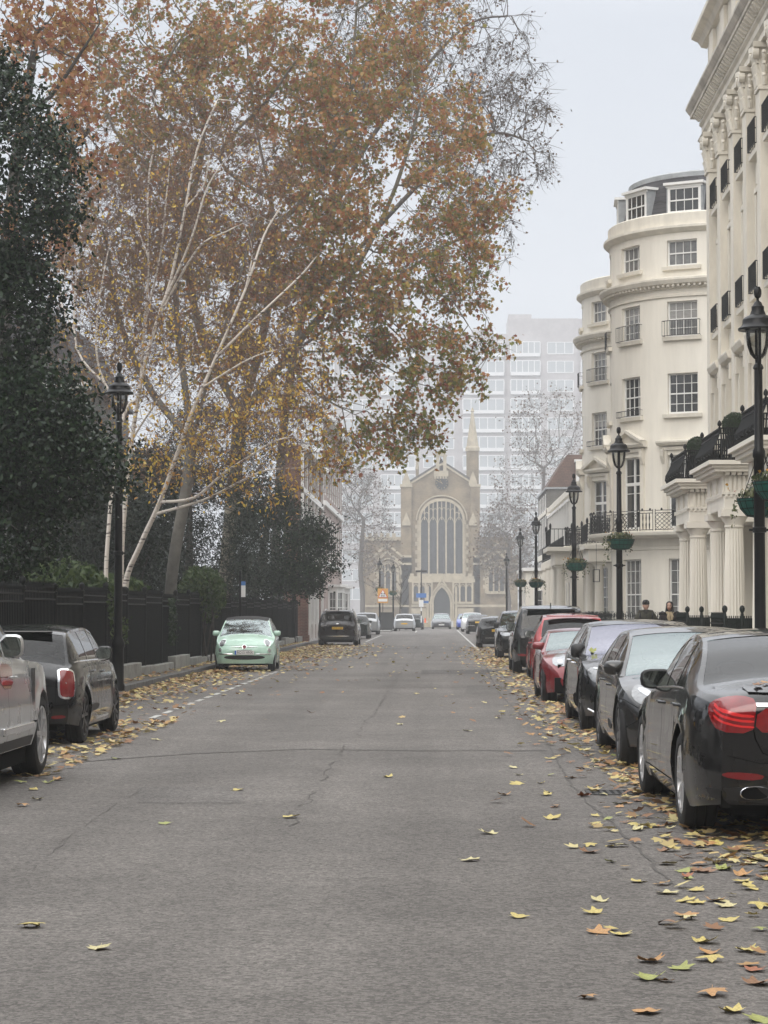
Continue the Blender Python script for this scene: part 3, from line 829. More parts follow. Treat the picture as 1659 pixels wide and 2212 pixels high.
# ---- black saloon, nearest on the right, seen from its rear left corner
def black_saloon():
    L = 5.08
    c = Car('parked_car', (2.735, 15.27 + L/2, 0), AWAY, 'black saloon nearest on the right kerb, red tail lamps and square exhaust towards us', saloon(L, 1.90, 1.475, 3.07, .90, .36,
        top=[(0, .58), (.05, .66), (.25, .76), (.8, .89), (1.5, .99), (2.0, 1.22), (2.45, 1.40), (2.95, 1.475), (3.45, 1.455), (3.85, 1.37), (4.42, 1.14), (4.65, 1.11), (4.93, 1.085), (5.03, 1.04), (L, .95)],
        belt=[(0, .58), (.5, .76), (1.3, .92), (2.5, .985), (3.9, 1.02), (4.6, 1.0), (L, .93)],
        glass=(1.48, 2.42, 3.62, 4.42), wins=[(1.75, 2.62), (2.69, 3.42), (3.46, 3.92)], paint=BLKP, tw=.25, Rr=.255, spokes=(5, True, .055), ar=.2, bow_r=.16, rr=.8), group=RIGHT)
    h = L / 2; rear = (0, 1, 0)
    c.gaps_begin()
    c.line([(h-1.62, .25), (h-1.60, .8), (h-1.72, .94)], (-1, 0, 0)); c.line([(h-2.66, .24), (h-2.66, .97)], (-1, 0, 0))
    c.line([(h-3.40, .26), (h-3.52, .5), (h-3.80, .75), (h-3.93, 1.0)], (-1, 0, 0)); c.line([(h-1.2, .31), (h-3.3, .31)], (-1, 0, 0), .012)
    c.line([(.62, 1.05), (.565, .9), (.53, .72), (.48, .62), (.36, .585), (0, .58)], rear, .010); c.line([(.40, .30), (.40, .46)], rear, .008)
    c.line([(0.02, .55), (.5, .55), (.72, .6)], rear, .006)
    c.gaps_end()
    d = (-.45, 1, 0); k = 1 / math.sqrt(1 + .45**2)
    # outer lamp wraps the corner; three light bars lie inside it
    def U(x, y=-h+.12): return (x * 1 + y * .45) * k     # u of a point (x,y) along the slanted view
    lp = c.patch('tail_light', [(U(.545, -h), .985), (U(.66, -h+.03), 1.015), (U(.80, -h+.13), .995), (U(.865, -h+.20), .945), (U(.86, -h+.17), .86), (U(.79, -h+.10), .765), (U(.57, -h+.01), .755), (U(.55, -h), .87)], d, M_RED, .008, .03, 1, mirror=True)
    for z0, z1 in ((.895, .91), (.86, .872), (.822, .832)):
        for sd, o in zip((1, -1), lp):
            pass
        c.patch('light_bar', [(U(.56, -h), z0-.03), (U(.66, -h+.04), z0-.025), (U(.78, -h+.10), z0+.01), (U(.82, -h+.14), z0+.045), (U(.82, -h+.14), z1+.05), (U(.77, -h+.10), z1+.015), (U(.66, -h+.04), z1-.02), (U(.56, -h), z1-.025)], d, mat('bright_red_lamp_bar', (.72, .02, .02), .15, coat=1), .012, .03, 1, mirror=lp[1], parent=lp[0])
    c.patch('boot_light', [(.51, .93), (.53, .765), (.34, .765), (.26, .80), (.26, .90), (.30, .93)], rear, M_RED, .008, .03, 1, mirror=True)
    c.patch('boot_trim', [(-.52, .965), (.52, .965), (.515, .940), (-.515, .940)], rear, mat('satin_chrome', (.5, .5, .52), .25, 1.0), .010, .05, 0)
    c.patch('boot_lip', [(-.58, 1.06), (.58, 1.06), (.56, 1.03), (-.56, 1.03)], rear, BLKP, .014, .05, 0)
    c.patch('rear_reflector', [(.46, .475), (.70, .49), (.77, .47), (.70, .44), (.50, .43)], rear, M_REDD, .007, .03, 1, mirror=True)
    c.patch('bumper_valance', [(-.86, .40), (.86, .40), (.80, .27), (-.80, .27)], rear, M_BLK, .006, .05, 1)
    for sd in (1, -1):
        q = MB()
        rr = chaikin([(-.10, -.045), (.10, -.045), (.11, .045), (-.09, .045)], 2); x0 = sd * .54; y0 = c.hit(.54, .345, rear)[0].y - .005
        n_ = len(rr); vs = []
        for (sc, yy) in ((1.0, .03), (1.04, -.02), (.97, -.025), (.93, .05)):
            vs += [(x0 + sd * u * -sc, y0 + yy, .345 + v * sc) for u, v in rr]
        q.add(vs, [(j*n_+i, j*n_+(i+1) % n_, (j+1)*n_+(i+1) % n_, (j+1)*n_+i) for j in range(3) for i in range(n_)])
        e = q.build('exhaust', M_CHROME, c.root, True, world=False)
        b = MB(); b.add([(x0 + sd*u*-.95, y0 - .012, .345 + v*.92) for u, v in rr], [tuple(range(n_))]); b.build('exhaust_hole', M_WELL, e, world=False)
    c.handle(h-2.50, .875, BLKP, .24); c.handle(h-3.62, .90, BLKP, .24)
    c.mirrors(h-1.86, .98, M_BLK, (.145, .075, .085), -0.090)
    # chrome line round the side glass
    for sd in (1, -1):
        q = MB(); P = []
        for y in np.linspace(h-1.72, h-3.98, 24):
            z = pchip(c.sp['belt'])(h - y) + .012; p, n_ = c.hit(y, z, (-sd, 0, 0)); P.append(p + n_ * .004)
        q.tube(P, .008, 6); q.build('window_trim', mat('satin_trim', (.45, .45, .46), .2, 1.0), c.root, True, world=False)
    c.patch('number_plate', [(-.26, .70), (.26, .70), (.26, .60), (-.26, .60)], rear, M_PLY, .012, .06, 0)
    return c
black_saloon()

# ---- dark grey saloon facing us
L = 4.69
GREYP = paint('dark_grey_car_paint', (.045, .044, .043), .25, .5)
c = Car('parked_car', (2.80, 22.2 + L/2, 0), FRONT, 'dark grey saloon facing us just beyond the nearest black saloon, teal windscreen', saloon(L, 1.85, 1.443, 2.875, .84, .345,
    top=[(0, .55), (.06, .67), (.3, .81), (.8, .92), (1.18, .98), (1.6, 1.18), (2.1, 1.385), (2.5, 1.443), (3.1, 1.42), (3.8, 1.24), (4.3, 1.08), (4.6, 1.02), (4.66, .97), (L, .88)],
    belt=[(0, .55), (.5, .79), (1.2, .91), (2.5, .94), (3.9, .98), (L, .86)],
    glass=(1.16, 2.08, 3.2, 4.2), wins=[(1.42, 2.3), (2.37, 3.1), (3.15, 3.6)], paint=GREYP, wglass=M_GLASST, rim=M_RIMG, spokes=(7, False, .07), tw=.235, Rr=.25, af=.26, bow_f=.28), group=RIGHT)
h = L/2; fr = (0, -1, 0)
c.gaps_begin()
c.line([(h-1.5, .25), (h-1.5, .86)], (-1, 0, 0)); c.line([(h-2.42, .25), (h-2.42, .92)], (-1, 0, 0)); c.line([(h-3.2, .27), (h-3.45, .7), (h-3.5, .94)], (-1, 0, 0))
c.line([(h-.95, .72), (h-.55, .69), (h-.3, .62)], (-1, 0, 0)); c.line([(-.55, .62), (0, .60), (.55, .62)], fr, mirror=False); c.line([(.88, .40), (.72, .52), (.60, .60)], fr)
c.gaps_end()
d = (-.45, -1, 0); k = 1/math.sqrt(1+.45**2)
def UF(x, y): return (x - y*.45) * k
hl = c.patch('headlight', [(UF(.50, h-.05), .655), (UF(.64, h-.15), .75), (UF(.75, h-.42), .83), (UF(.80, h-.58), .85), (UF(.84, h-.45), .76), (UF(.82, h-.27), .68), (UF(.70, h-.14), .63)], d, M_LAMPD, .006, .03, 1, mirror=True)
c.patch('headlight_lens', [(UF(.56, h-.09), .70), (UF(.68, h-.22), .775), (UF(.77, h-.46), .825), (UF(.795, h-.42), .79), (UF(.70, h-.20), .725), (UF(.60, h-.11), .685)], d, M_LAMPW, .010, .03, 1, mirror=hl[1], parent=hl[0])
c.patch('grille', [(-.62, .34), (.62, .34), (.70, .22), (-.70, .22)], fr, M_BLK, .006, .05, 1)
c.patch('fog_light', [(.66, .42), (.80, .45), (.80, .34), (.68, .33)], (-.3, -1, 0), M_BLK, .006, .04, 1, mirror=True)
c.mirrors(h-1.52, .94, GREYP, (.13, .09, .08), -0.070); c.handle(h-2.2, .80, GREYP, .2); c.handle(h-3.1, .83, GREYP, .2)
c.plate('front', .44, M_PLW)
for sd in (1, -1):
    q = MB(); P = []
    for y in np.linspace(h-1.42, h-3.62, 20):
        z = pchip(c.sp['belt'])(h-y)+.012; p, n_ = c.hit(y, z, (-sd, 0, 0)); P.append(p+n_*.004)
    q.tube(P, .007, 6); q.build('window_trim', M_CHROME, c.root, True, world=False)

# ---- black limousine facing us
L = 5.2
c = Car('parked_car', (2.87, 28.98 + L/2, 0), FRONT, 'glossy black limousine facing us with a lilac windscreen, behind the dark grey saloon', saloon(L, 1.90, 1.495, 3.16, .90, .36,
    top=[(0, .63), (.05, .75), (.25, .88), (.8, .98), (1.45, 1.05), (1.95, 1.27), (2.4, 1.44), (2.9, 1.495), (3.5, 1.47), (3.95, 1.37), (4.5, 1.14), (4.8, 1.10), (5.05, 1.06), (5.16, 1.0), (L, .92)],
    belt=[(0, .63), (.5, .86), (1.3, .98), (2.5, 1.0), (3.9, 1.02), (4.6, 1.0), (L, .92)],
    glass=(1.43, 2.37, 3.75, 4.5), wins=[(1.7, 2.62), (2.69, 3.6), (3.64, 4.0)], paint=BLKP, wglass=M_GLASSL, rim=M_RIMB, spokes=(5, True, .05), tw=.25, Rr=.26, af=.2, bow_f=.22), group=RIGHT)
h = L/2
c.gaps_begin()
c.line([(h-1.62, .26), (h-1.62, .95)], (-1, 0, 0)); c.line([(h-2.66, .25), (h-2.66, .98)], (-1, 0, 0)); c.line([(h-3.6, .28), (h-3.75, .7), (h-3.9, .98)], (-1, 0, 0)); c.line([(-.6, .74), (0, .73), (.6, .74)], fr, mirror=False)
c.line([(h-1.0, .80), (h-.6, .77), (h-.3, .70)], (-1, 0, 0))
c.gaps_end()
d = (-.45, -1, 0)
hl = c.patch('headlight', [(UF(.48, h-.04), .75), (UF(.62, h-.10), .825), (UF(.78, h-.34), .86), (UF(.84, h-.55), .85), (UF(.86, h-.40), .74), (UF(.81, h-.2), .66), (UF(.62, h-.06), .655)], d, M_LAMPD, .007, .03, 1, mirror=True)
for (x, y) in ((.60, h-.1), (.72, h-.2)):
    a, b = UF(x, y), .745
    c.patch('headlight_lens', [(a-.05, b-.03), (a+.05, b-.03), (a+.055, b+.035), (a-.045, b+.03)], d, M_LAMPW, .011, .02, 2, mirror=hl[1], parent=hl[0])
c.patch('headlight_strip', [(UF(.50, h-.05), .775), (UF(.64, h-.12), .83), (UF(.81, h-.42), .855), (UF(.81, h-.42), .835), (UF(.64, h-.12), .805), (UF(.50, h-.05), .755)], d, M_LAMPW, .012, .03, 0, mirror=hl[1], parent=hl[0])
g_ = c.patch('grille', [(-.42, .72), (.42, .72), (.46, .52), (.30, .42), (-.30, .42), (-.46, .52)], fr, M_BLK, .006, .05, 1)
c.patch('bumper_intake', [(.50, .47), (.80, .48), (.83, .30), (.56, .28)], (-.25, -1, 0), M_WELL, .006, .04, 1, mirror=True)
c.patch('lower_intake', [(-.45, .38), (.45, .38), (.42, .27), (-.42, .27)], fr, M_WELL, .006, .05, 1)
for sd in (1, -1):
    q = MB(); P = []
    for u, z in ((.46, .28), (.60, .255), (.76, .26), (.86, .31)):
        p, n_ = c.hit(u, z, fr)
        if p is not None: P.append(Vector((p.x*sd, p.y+.01, p.z)))
    q.tube(P, .016, 6); q.build('splitter_trim', M_CHROME, c.root, True, world=False)
    q = MB(); P = []
    for y in np.linspace(h-1.75, h-4.05, 20):
        z = pchip(c.sp['belt'])(h-y)+.012; p, n_ = c.hit(y, z, (-sd, 0, 0)); P.append(p+n_*.004)
    q.tube(P, .008, 6); q.build('window_trim', M_CHROME, c.root, True, world=False)
    q = MB(); 
    for y, z, hh in ((h-1.3, .72, .13),):
        p, n_ = c.hit(y, z, (-sd, 0, 0)); q.obox(p + n_*.004, (0, .02, 0), n_*.004, (0, 0, hh)); q.build('side_reflector', M_REDD, c.root, world=False)
c.mirrors(h-1.78, 1.0, M_BLK, (.11, .10, .10), -0.070); c.handle(h-2.5, .88, M_CHROME, .2); c.handle(h-3.55, .90, M_CHROME, .2); c.plate('front', .47, M_PLW)

# ---- red sports car facing us
L = 4.47
REDP = paint('deep_red_car_paint', (.20, .010, .016), .25, .15)
c = Car('parked_car', (2.80, 38.3 + L/2, 0), FRONT, 'low deep red sports coupe facing us with teardrop headlights', saloon(L, 1.92, 1.31, 2.62, .90, .345,
    top=[(0, .50), (.06, .62), (.3, .77), (.9, .90), (1.6, .96), (1.95, 1.10), (2.35, 1.265), (2.7, 1.31), (3.1, 1.27), (3.8, 1.04), (4.2, .94), (4.42, .88), (L, .78)],
    belt=[(0, .50), (.5, .79), (1.5, .90), (2.5, .91), (3.4, .94), (L, .78)], hoodcrown=.06,
    glass=(1.58, 2.33, 2.95, 3.8), wins=[(1.8, 2.75), (2.8, 3.1)], paint=REDP, wglass=M_GLASST, rim=M_RIMG, tw=.26, Rr=.25, af=.3, bow_f=.34, sill=.17), group=RIGHT)
h = L/2; d = (-.35, -1, 0); k = 1/math.sqrt(1+.35**2)
UG = lambda x, y: (x - y*.35)/math.sqrt(1+.35**2)
hl = c.patch('headlight', [(UG(.52, h-.2), .68), (UG(.57, h-.35), .78), (UG(.65, h-.62), .885), (UG(.72, h-.75), .90), (UG(.82, h-.5), .77), (UG(.80, h-.3), .66), (UG(.64, h-.2), .635)], d, M_LAMP, .008, .03, 1, mirror=True)
c.patch('headlight_lens', [(UG(.60, h-.26), .70), (UG(.65, h-.4), .77), (UG(.74, h-.40), .745), (UG(.70, h-.27), .68)], d, M_LAMPW, .012, .02, 2, mirror=hl[1], parent=hl[0])
c.patch('grille', [(-.46, .50), (.46, .50), (.40, .30), (-.40, .30)], fr, M_BLK, .006, .05, 2)
c.patch('bumper_vent', [(.53, .50), (.62, .51), (.60, .33), (.545, .30)], (-.2, -1, 0), M_WELL, .006, .03, 1, mirror=True)
c.patch('bumper_vent', [(.68, .51), (.80, .52), (.81, .42), (.72, .32), (.68, .34)], (-.2, -1, 0), M_WELL, .006, .03, 1, mirror=True)
c.patch('splitter', [(-.84, .20), (.84, .20), (.82, .165), (-.82, .165)], fr, M_BLK, .012, .05, 0)
c.gaps_begin(); c.line([(h-1.75, .24), (h-1.72, .86)], (-1, 0, 0)); c.line([(h-2.9, .26), (h-3.0, .6), (h-3.05, .92)], (-1, 0, 0)); c.line([(.5, .5), (.52, .58), (.55, .70)], fr); c.gaps_end()
c.patch('side_vent', [(h-1.45, .66), (h-1.66, .66), (h-1.66, .58), (h-1.5, .56)], (-1, 0, 0), M_WELL, .005, .03, 0, mirror=True)
c.mirrors(h-2.0, .92, REDP, (.13, .09, .075), -0.050); c.plate('front', .40, M_PLW)

# ---- red estate seen from behind
L = 4.45
RED2 = paint('bright_red_car_paint', (.40, .018, .020), .28)
c = Car('parked_car', (3.12, 50.55 + L/2, 0), AWAY, 'bright red tall hatchback seen from behind, just beyond the red sports coupe', hatch(L, 1.86, 1.575, 2.66, .88, .34, paint=RED2, rim=M_RIMG,
    top=[(0, .65), (.05, .74), (.25, .88), (.85, 1.0), (1.15, 1.06), (1.55, 1.27), (2.0, 1.51), (2.5, 1.575), (3.3, 1.555), (L-.6, 1.50), (L-.5, 1.44), (L-.17, 1.08), (L-.08, 1.02), (L, .93)], glass=(1.13, 1.97, L-.52, L-.18)), group=RIGHT)
h = L/2; rear = (0, 1, 0)
c.patch('tail_light', [(.52, 1.0), (.66, 1.03), (.84, .98), (.86, .90), (.70, .86), (.54, .88)], (-.35, 1, 0), M_RED, .008, .03, 1, mirror=True)
q = MB(); q.prism([(-.60, 0), (.60, 0), (.56, .16), (-.56, .16)], 1.475, 1.50, lambda u, v, w_: (u, -h + .34 + v, w_ + .02)); q.build('roof_spoiler', RED2, c.root, world=False, bevel=.01)
c.gaps_begin(); c.line([(h-1.5, .26), (h-1.5, .9)], (-1, 0, 0)); c.line([(h-2.35, .26), (h-2.35, .95)], (-1, 0, 0)); c.line([(h-3.1, .4), (h-3.3, .9)], (-1, 0, 0)); c.line([(.6, .98), (.56, .6), (0, .58)], rear); c.gaps_end()
c.mirrors(h-1.5, 1.0, M_BLK, (.13, .09, .10), -0.060); c.plate('rear', .72, M_PLY); c.handle(h-2.1, .86, RED2); c.handle(h-3.0, .88, RED2)

# ---- black off-roader seen from behind
L = 4.85
c = Car('parked_car', (2.945, 56.45 + L/2, 0), AWAY, 'tall black off-roader seen from behind with a pale roof shine, before the red hatchback', suv(L, 1.98, 1.78, 2.92, .90, .385, paint=BLKP, rim=M_RIMG, crown=.04, tumble=.28,
    top=[(0, .78), (.05, .92), (.2, 1.06), (.8, 1.14), (1.3, 1.2), (1.7, 1.42), (2.1, 1.68), (2.6, 1.77), (3.4, 1.78), (L-.5, 1.72), (L-.36, 1.66), (L-.14, 1.2), (L-.07, 1.10), (L, 1.0)], glass=(1.28, 2.05, L-.40, L-.15)), group=RIGHT)
h = L/2
c.patch('tail_light', [(.66, 1.10), (.92, 1.10), (.95, .95), (.68, .94)], (-.3, 1, 0), M_REDD, .008, .03, 1, mirror=True)
c.patch('rear_reflector', [(.66, .52), (.88, .53), (.88, .47), (.68, .46)], rear, M_RED, .006, .04, 1, mirror=True)
q = MB(); q.prism([(-.66, 0), (.66, 0), (.62, .26), (-.62, .26)], 0, .03, lambda u, v, w_: (u, -h+.16+v, 1.655+w_+v*.12)); q.build('roof_spoiler', BLKP, c.root, world=False, bevel=.01)
q = MB(); q.prism([(0, 0), (.12, 0), (.02, .1)], -.015, .015, lambda u, v, w_: (w_, -h+.75+u, 1.735+v)); q.build('roof_aerial', M_BLK, c.root, world=False)
c.patch('tailgate_panel', [(-.62, 1.08), (.62, 1.08), (.62, .96), (-.62, .96)], rear, M_BLK, .006, .05, 0)
c.gaps_begin(); c.line([(h-1.6, .35), (h-1.6, 1.08)], (-1, 0, 0)); c.line([(h-2.6, .35), (h-2.6, 1.12)], (-1, 0, 0)); c.line([(h-3.5, .6), (h-3.55, 1.12)], (-1, 0, 0)); c.line([(-.8, .6), (.8, .6)], rear, mirror=False); c.gaps_end()
c.mirrors(h-1.62, 1.14, M_BLK, (.13, .09, .12), -0.060); c.plate('rear', .84, M_PLY); c.handle(h-2.4, .98, BLKP)

# ---- tall black car facing us
L = 4.7
c = Car('parked_car', (2.99, 75.5 + L/2, 0), FRONT, 'black crossover facing us with bright headlights, between the black off-roader and the dark hatchback', suv(L, 1.86, 1.66, 2.8, .92, .355, paint=BLKP, rim=M_RIMB, sill=.24, wglass=M_GLASST), group=RIGHT)
h = L/2
hl = c.patch('headlight', [(UF(.50, h-.05), .86), (UF(.62, h-.15), .90), (UF(.80, h-.42), .93), (UF(.84, h-.36), .84), (UF(.72, h-.12), .76), (UF(.54, h-.03), .78)], (-.45, -1, 0), M_LAMP, .008, .03, 1, mirror=True)
c.patch('grille', [(-.42, .86), (.42, .86), (.38, .66), (-.38, .66)], fr, M_BLK, .008, .05, 1)
q = MB(); p, _ = c.hit(0, .77, fr); q.obox((0, p.y+.012, .77), (.40, 0, 0), (0, .008, 0), (0, 0, .02)); q.build('grille_bar', M_CHROME, c.root, world=False)
c.patch('lower_intake', [(-.6, .48), (.6, .48), (.55, .34), (-.55, .34)], fr, M_WELL, .006, .05, 1); c.plate('front', .55, M_PLW)
c.mirrors(h-1.55, 1.08, M_BLK, (.13, .09, .11), -0.070)

# ---- dark hatchback seen from behind
L = 4.42
c = Car('parked_car', (2.66, 97.1 + L/2, 0), AWAY, 'black hatchback with red tail lamps where the white bay line begins', hatch(L, 1.80, 1.43, 2.73, .86, .33, paint=BLKP, rim=M_RIMS, rglass=M_GLASS, ar=.18), group=RIGHT)
c.patch('tail_light', [(.46, .92), (.66, .95), (.84, .93), (.86, .86), (.70, .82), (.48, .85)], (-.35, 1, 0), M_RED, .008, .03, 1, mirror=True)
c.plate('rear', .78, M_PLY); c.patch('bumper_valance', [(-.8, .42), (.8, .42), (.75, .28), (-.75, .28)], rear, M_BLK, .006, .06, 1)
q = MB(); p, _ = c.hit(0, .47, rear); q.obox((0, p.y-.01, .45), (.55, 0, 0), (0, .01, 0), (0, 0, .025)); q.build('bumper_strip', M_CHROME, c.root, world=False)
c.mirrors(L/2-1.45, .95, M_BLK, (.12, .08, .08), -0.090)

# ---- older dark saloon seen from behind
L = 4.75
c = Car('parked_car', (2.97, 158 + L/2, 0), AWAY, 'older black saloon seen from behind with a chrome bumper strip and yellow plate', saloon(L, 1.78, 1.42, 2.75, .85, .32, paint=BLKP, rglass=M_GLASS), group=RIGHT)
c.patch('tail_light', [(.48, .96), (.78, .97), (.80, .80), (.50, .79)], (-.3, 1, 0), M_RED, .01, .05, 1, mirror=True)
q = MB(); q.obox((0, -L/2-.03, .62), (.80, 0, 0), (0, .03, 0), (0, 0, .03)); q.build('bumper_strip', M_CHROME, c.root, world=False)
c.plate('rear', .86, M_PLY)

# ---- white estate facing us
L = 4.6
WHP = paint('white_car_paint', (.62, .62, .62), .3, dust=.1)
c = Car('parked_car', (2.82, 177 + L/2, 0), FRONT, 'white estate car facing us, half hidden behind the older black saloon', suv(L, 1.8, 1.56, 2.7, .9, .33, paint=WHP, sill=.2, wglass=M_GLASST), group=RIGHT)
c.patch('headlight', [(.48, .84), (.80, .88), (.84, .76), (.52, .72)], (-.3, -1, 0), M_LAMP, .01, .05, 1, mirror=True); c.patch('grille', [(-.4, .80), (.4, .80), (.36, .64), (-.36, .64)], fr, M_BLK, .01, .06, 1)
c.mirrors(L/2-1.5, 1.05, M_BLK, (.12, .08, .09), -0.070)

# ---- blue car facing us
L = 4.1
BLUP = paint('blue_car_paint', (.03, .07, .38), .3)
c = Car('parked_car', (2.6, 200 + L/2, 0), FRONT, 'bright blue hatchback facing us near the church', hatch(L, 1.75, 1.46, 2.5, .84, .32, paint=BLUP, wglass=M_GLASST), group=RIGHT)
c.patch('headlight', [(.46, .74), (.72, .80), (.80, .70), (.52, .62)], (-.3, -1, 0), M_LAMP, .01, .05, 1, mirror=True); c.patch('grille', [(-.4, .46), (.4, .46), (.36, .32), (-.36, .32)], fr, M_BLK, .01, .06, 1)

# ---- grey saloon at the end of the street
L = 4.85
DGP = paint('slate_car_paint', (.05, .053, .06), .3, .2)
c = Car('parked_car', (.37, 206 + L/2, 0), FRONT, 'slate grey saloon facing us in front of the church door', saloon(L, 1.86, 1.49, 2.83, .9, .33, paint=DGP, wglass=M_GLASST))
c.patch('headlight', [(.48, .66), (.80, .72), (.84, .60), (.52, .54)], (-.3, -1, 0), M_LAMP, .01, .05, 1, mirror=True)
c.patch('grille', [(-.34, .66), (.34, .66), (.28, .44), (-.28, .44)], fr, M_BLK, .01, .06, 1)
q = MB(); p, _ = c.hit(0, .56, fr); q.bar((-.3, p.y+.02, .45), (.3, p.y+.02, .65), .03, .04); q.build('grille_slash', M_CHROME, c.root, world=False); c.badge('front', .55, .07); c.plate('front', .40, M_PLW)

# ================= left-hand side
# ---- mint green small car facing us
L = 3.55
MINT = paint('mint_green_car_paint', (.47, .68, .56), .28, dust=.06)
c = Car('parked_car', (-5.22, 58.55 + L/2, 0), FRONT + .03, 'small mint green hatchback facing us on the left with a black roof', hatch(L, 1.63, 1.49, 2.30, .72, .30,
    top=[(0, .58), (.04, .68), (.16, .80), (.45, .92), (.78, 1.02), (1.15, 1.27), (1.5, 1.44), (1.95, 1.49), (2.6, 1.46), (3.0, 1.36), (3.15, 1.25), (L-.12, 1.0), (L-.05, .92), (L, .82)],
    belt=[(0, .58), (.3, .78), (.8, .93), (2.0, .97), (3.0, .98), (L, .82)], glass=(.76, 1.42, 3.02, 3.42), wins=[(1.0, 1.95), (2.03, 2.75)], paint=MINT, roof_mat=M_BLK, wglass=M_GLASST,
    rim=M_RIMS, tw=.19, Rr=.2, af=.24, rf=.6, bow_f=.22, hoodcrown=.07, tumble=.36, sill=.19, spokes=(8, False, .035)), group=LEFT)
h = L/2
def disc(c, x, z, r, d, m, name, off, parent=None, par2=None):
    dd = Vector(d).normalized(); ux = Vector((-dd.y, dd.x, 0)); 
    if ux.x < 0: ux = -ux
    p0, _ = c.hit(x, z, fr); u = p0.dot(ux)
    return c.patch(name, [(u + r*math.cos(2*PI*i/12), z + r*math.sin(2*PI*i/12)) for i in range(12)], d, m, off, .025, 1, mirror=par2 or True, parent=parent)
dh = (-.3, -1, -.25)
hl = disc(c, .60, .765, .098, (-.3, -1, 0), M_CHROME, 'headlight', .012); disc(c, .60, .765, .080, (-.3, -1, 0), M_LAMPD, 'headlight_lens', .018, hl[0], hl[1])
hl = disc(c, .655, .575, .055, (-.3, -1, 0), M_CHROME, 'fog_light', .010); disc(c, .655, .575, .042, (-.3, -1, 0), M_LAMPW, 'fog_light_lens', .014, hl[0], hl[1])
c.patch('lower_grille', [(-.56, .44), (.56, .44), (.52, .33), (-.52, .33)], fr, M_BLK, .006, .05, 2)
c.patch('grille_slot', [(-.2, .585), (.2, .585), (.2, .565), (-.2, .565)], fr, M_BLK, .004, .05, 0)
for za, xa, xb in ((.665, .07, .36), ):
    for sd in (1, -1):
        q = MB(); P = [c.hit(x, za + .004, fr)[0] for x in np.linspace(xa, xb, 6)]; q.tube([Vector((p.x*sd, p.y+.008, p.z)) for p in P], [.011, .011, .010, .009, .007, .004], 6); q.build('bonnet_whisker', M_CHROME, c.root, True, world=False)
for sd in (1, -1):
    q = MB(); P = [c.hit(x, .475, fr)[0] for x in np.linspace(.30, .70, 9)]; q.tube([Vector((p.x*sd, p.y+.012, p.z)) for p in P], [.012]+[.017]*7+[.012], 8); q.build('bumper_trim', M_CHROME, c.root, True, world=False)
c.badge('front', .665, .062, M_CHROME, mat('dark_red_enamel', (.16, .01, .02), .3)); c.plate('front', .515, M_PLW, 'RO15 HNX', True)
c.gaps_begin(); c.line([(h-.95, .24), (h-1.0, .92)], (-1, 0, 0)); c.line([(h-2.05, .26), (h-2.1, .95)], (-1, 0, 0)); c.line([(-.62, .70), (-.4, .70), (0, .715), (.4, .70), (.62, .70)], fr, mirror=False, wid=.006); c.gaps_end()
c.mirrors(h-1.1, .96, MINT, (.105, .075, .075), -0.01)
q = MB()
for x0, x1 in ((-.45, .08), (.05, .52)):
    P = []
    for t in np.linspace(0, 1, 7):
        x = x0 + (x1-x0)*t; z = 1.075 + .03*math.sin(PI*t*.8); p, n_ = c.hit(x, z, fr); P.append(p + n_*.02)
    q.tube(P, .010, 5)
q.build('windscreen_wiper', M_BLK, c.root, world=False)
# dashboard top and wheel seen through the pale glass are only suggested by the glass tone

# ---- black small hatchback, rear three-quarter
L = 4.0
c = Car('parked_car', (-5.17, 26.1 + L/2, 0), AWAY, 'black small hatchback with a chrome-ringed red tail lamp, beside the left lamp post', hatch(L, 1.73, 1.45, 2.57, .70, .325,
    top=[(0, .62), (.04, .74), (.15, .86), (.6, .97), (1.0, 1.03), (1.35, 1.22), (1.7, 1.40), (2.1, 1.45), (3.0, 1.43), (L-.52, 1.39), (L-.40, 1.34), (L-.15, 1.0), (L-.07, .95), (L, .86)],
    belt=[(0, .62), (.4, .86), (1.0, .97), (2.4, .985), (L-.4, .99), (L, .88)], glass=(.98, 1.66, L-.43, L-.17), wins=[(1.2, 2.0), (2.05, 2.75), (2.8, L-.45)], paint=BLKP, rim=M_RIMB, tumble=.36, wsh=.93, tw=.21, Rr=.235, ar=.13, rr=.6, spokes=(5, True, .045)), group=LEFT)
h = L/2; d = (-.6, 1, 0)
UR = lambda x, y: (x + y*.6)/math.sqrt(1.36)
a = UR(.70, -h+.17)
hl = c.patch('tail_light', [(a-.125, .88), (a-.08, .915), (a+.06, .91), (a+.115, .86), (a+.11, .60), (a+.06, .555), (a-.08, .56), (a-.125, .61)], d, M_CHROME, .014, .03, 1, mirror=True)
c.patch('tail_light_lens', [(a-.10, .87), (a-.065, .895), (a+.05, .89), (a+.09, .85), (a+.085, .61), (a+.05, .58), (a-.065, .585), (a-.10, .62)], d, M_RED, .024, .03, 1, mirror=hl[1], parent=hl[0])
c.patch('tail_light_bar', [(a-.05, .76), (a+.085, .745), (a+.085, .71), (a-.05, .715)], d, M_LAMPW, .020, .03, 0, mirror=hl[1], parent=hl[0])
c.patch('rear_reflector', [(.55, .36), (.72, .37), (.72, .33), (.56, .32)], rear, M_REDD, .006, .04, 1, mirror=True)
c.patch('bumper_vent', [(.50, .45), (.74, .47), (.76, .38), (.52, .36)], (-.3, 1, 0), M_BLK, .006, .04, 1, mirror=True)
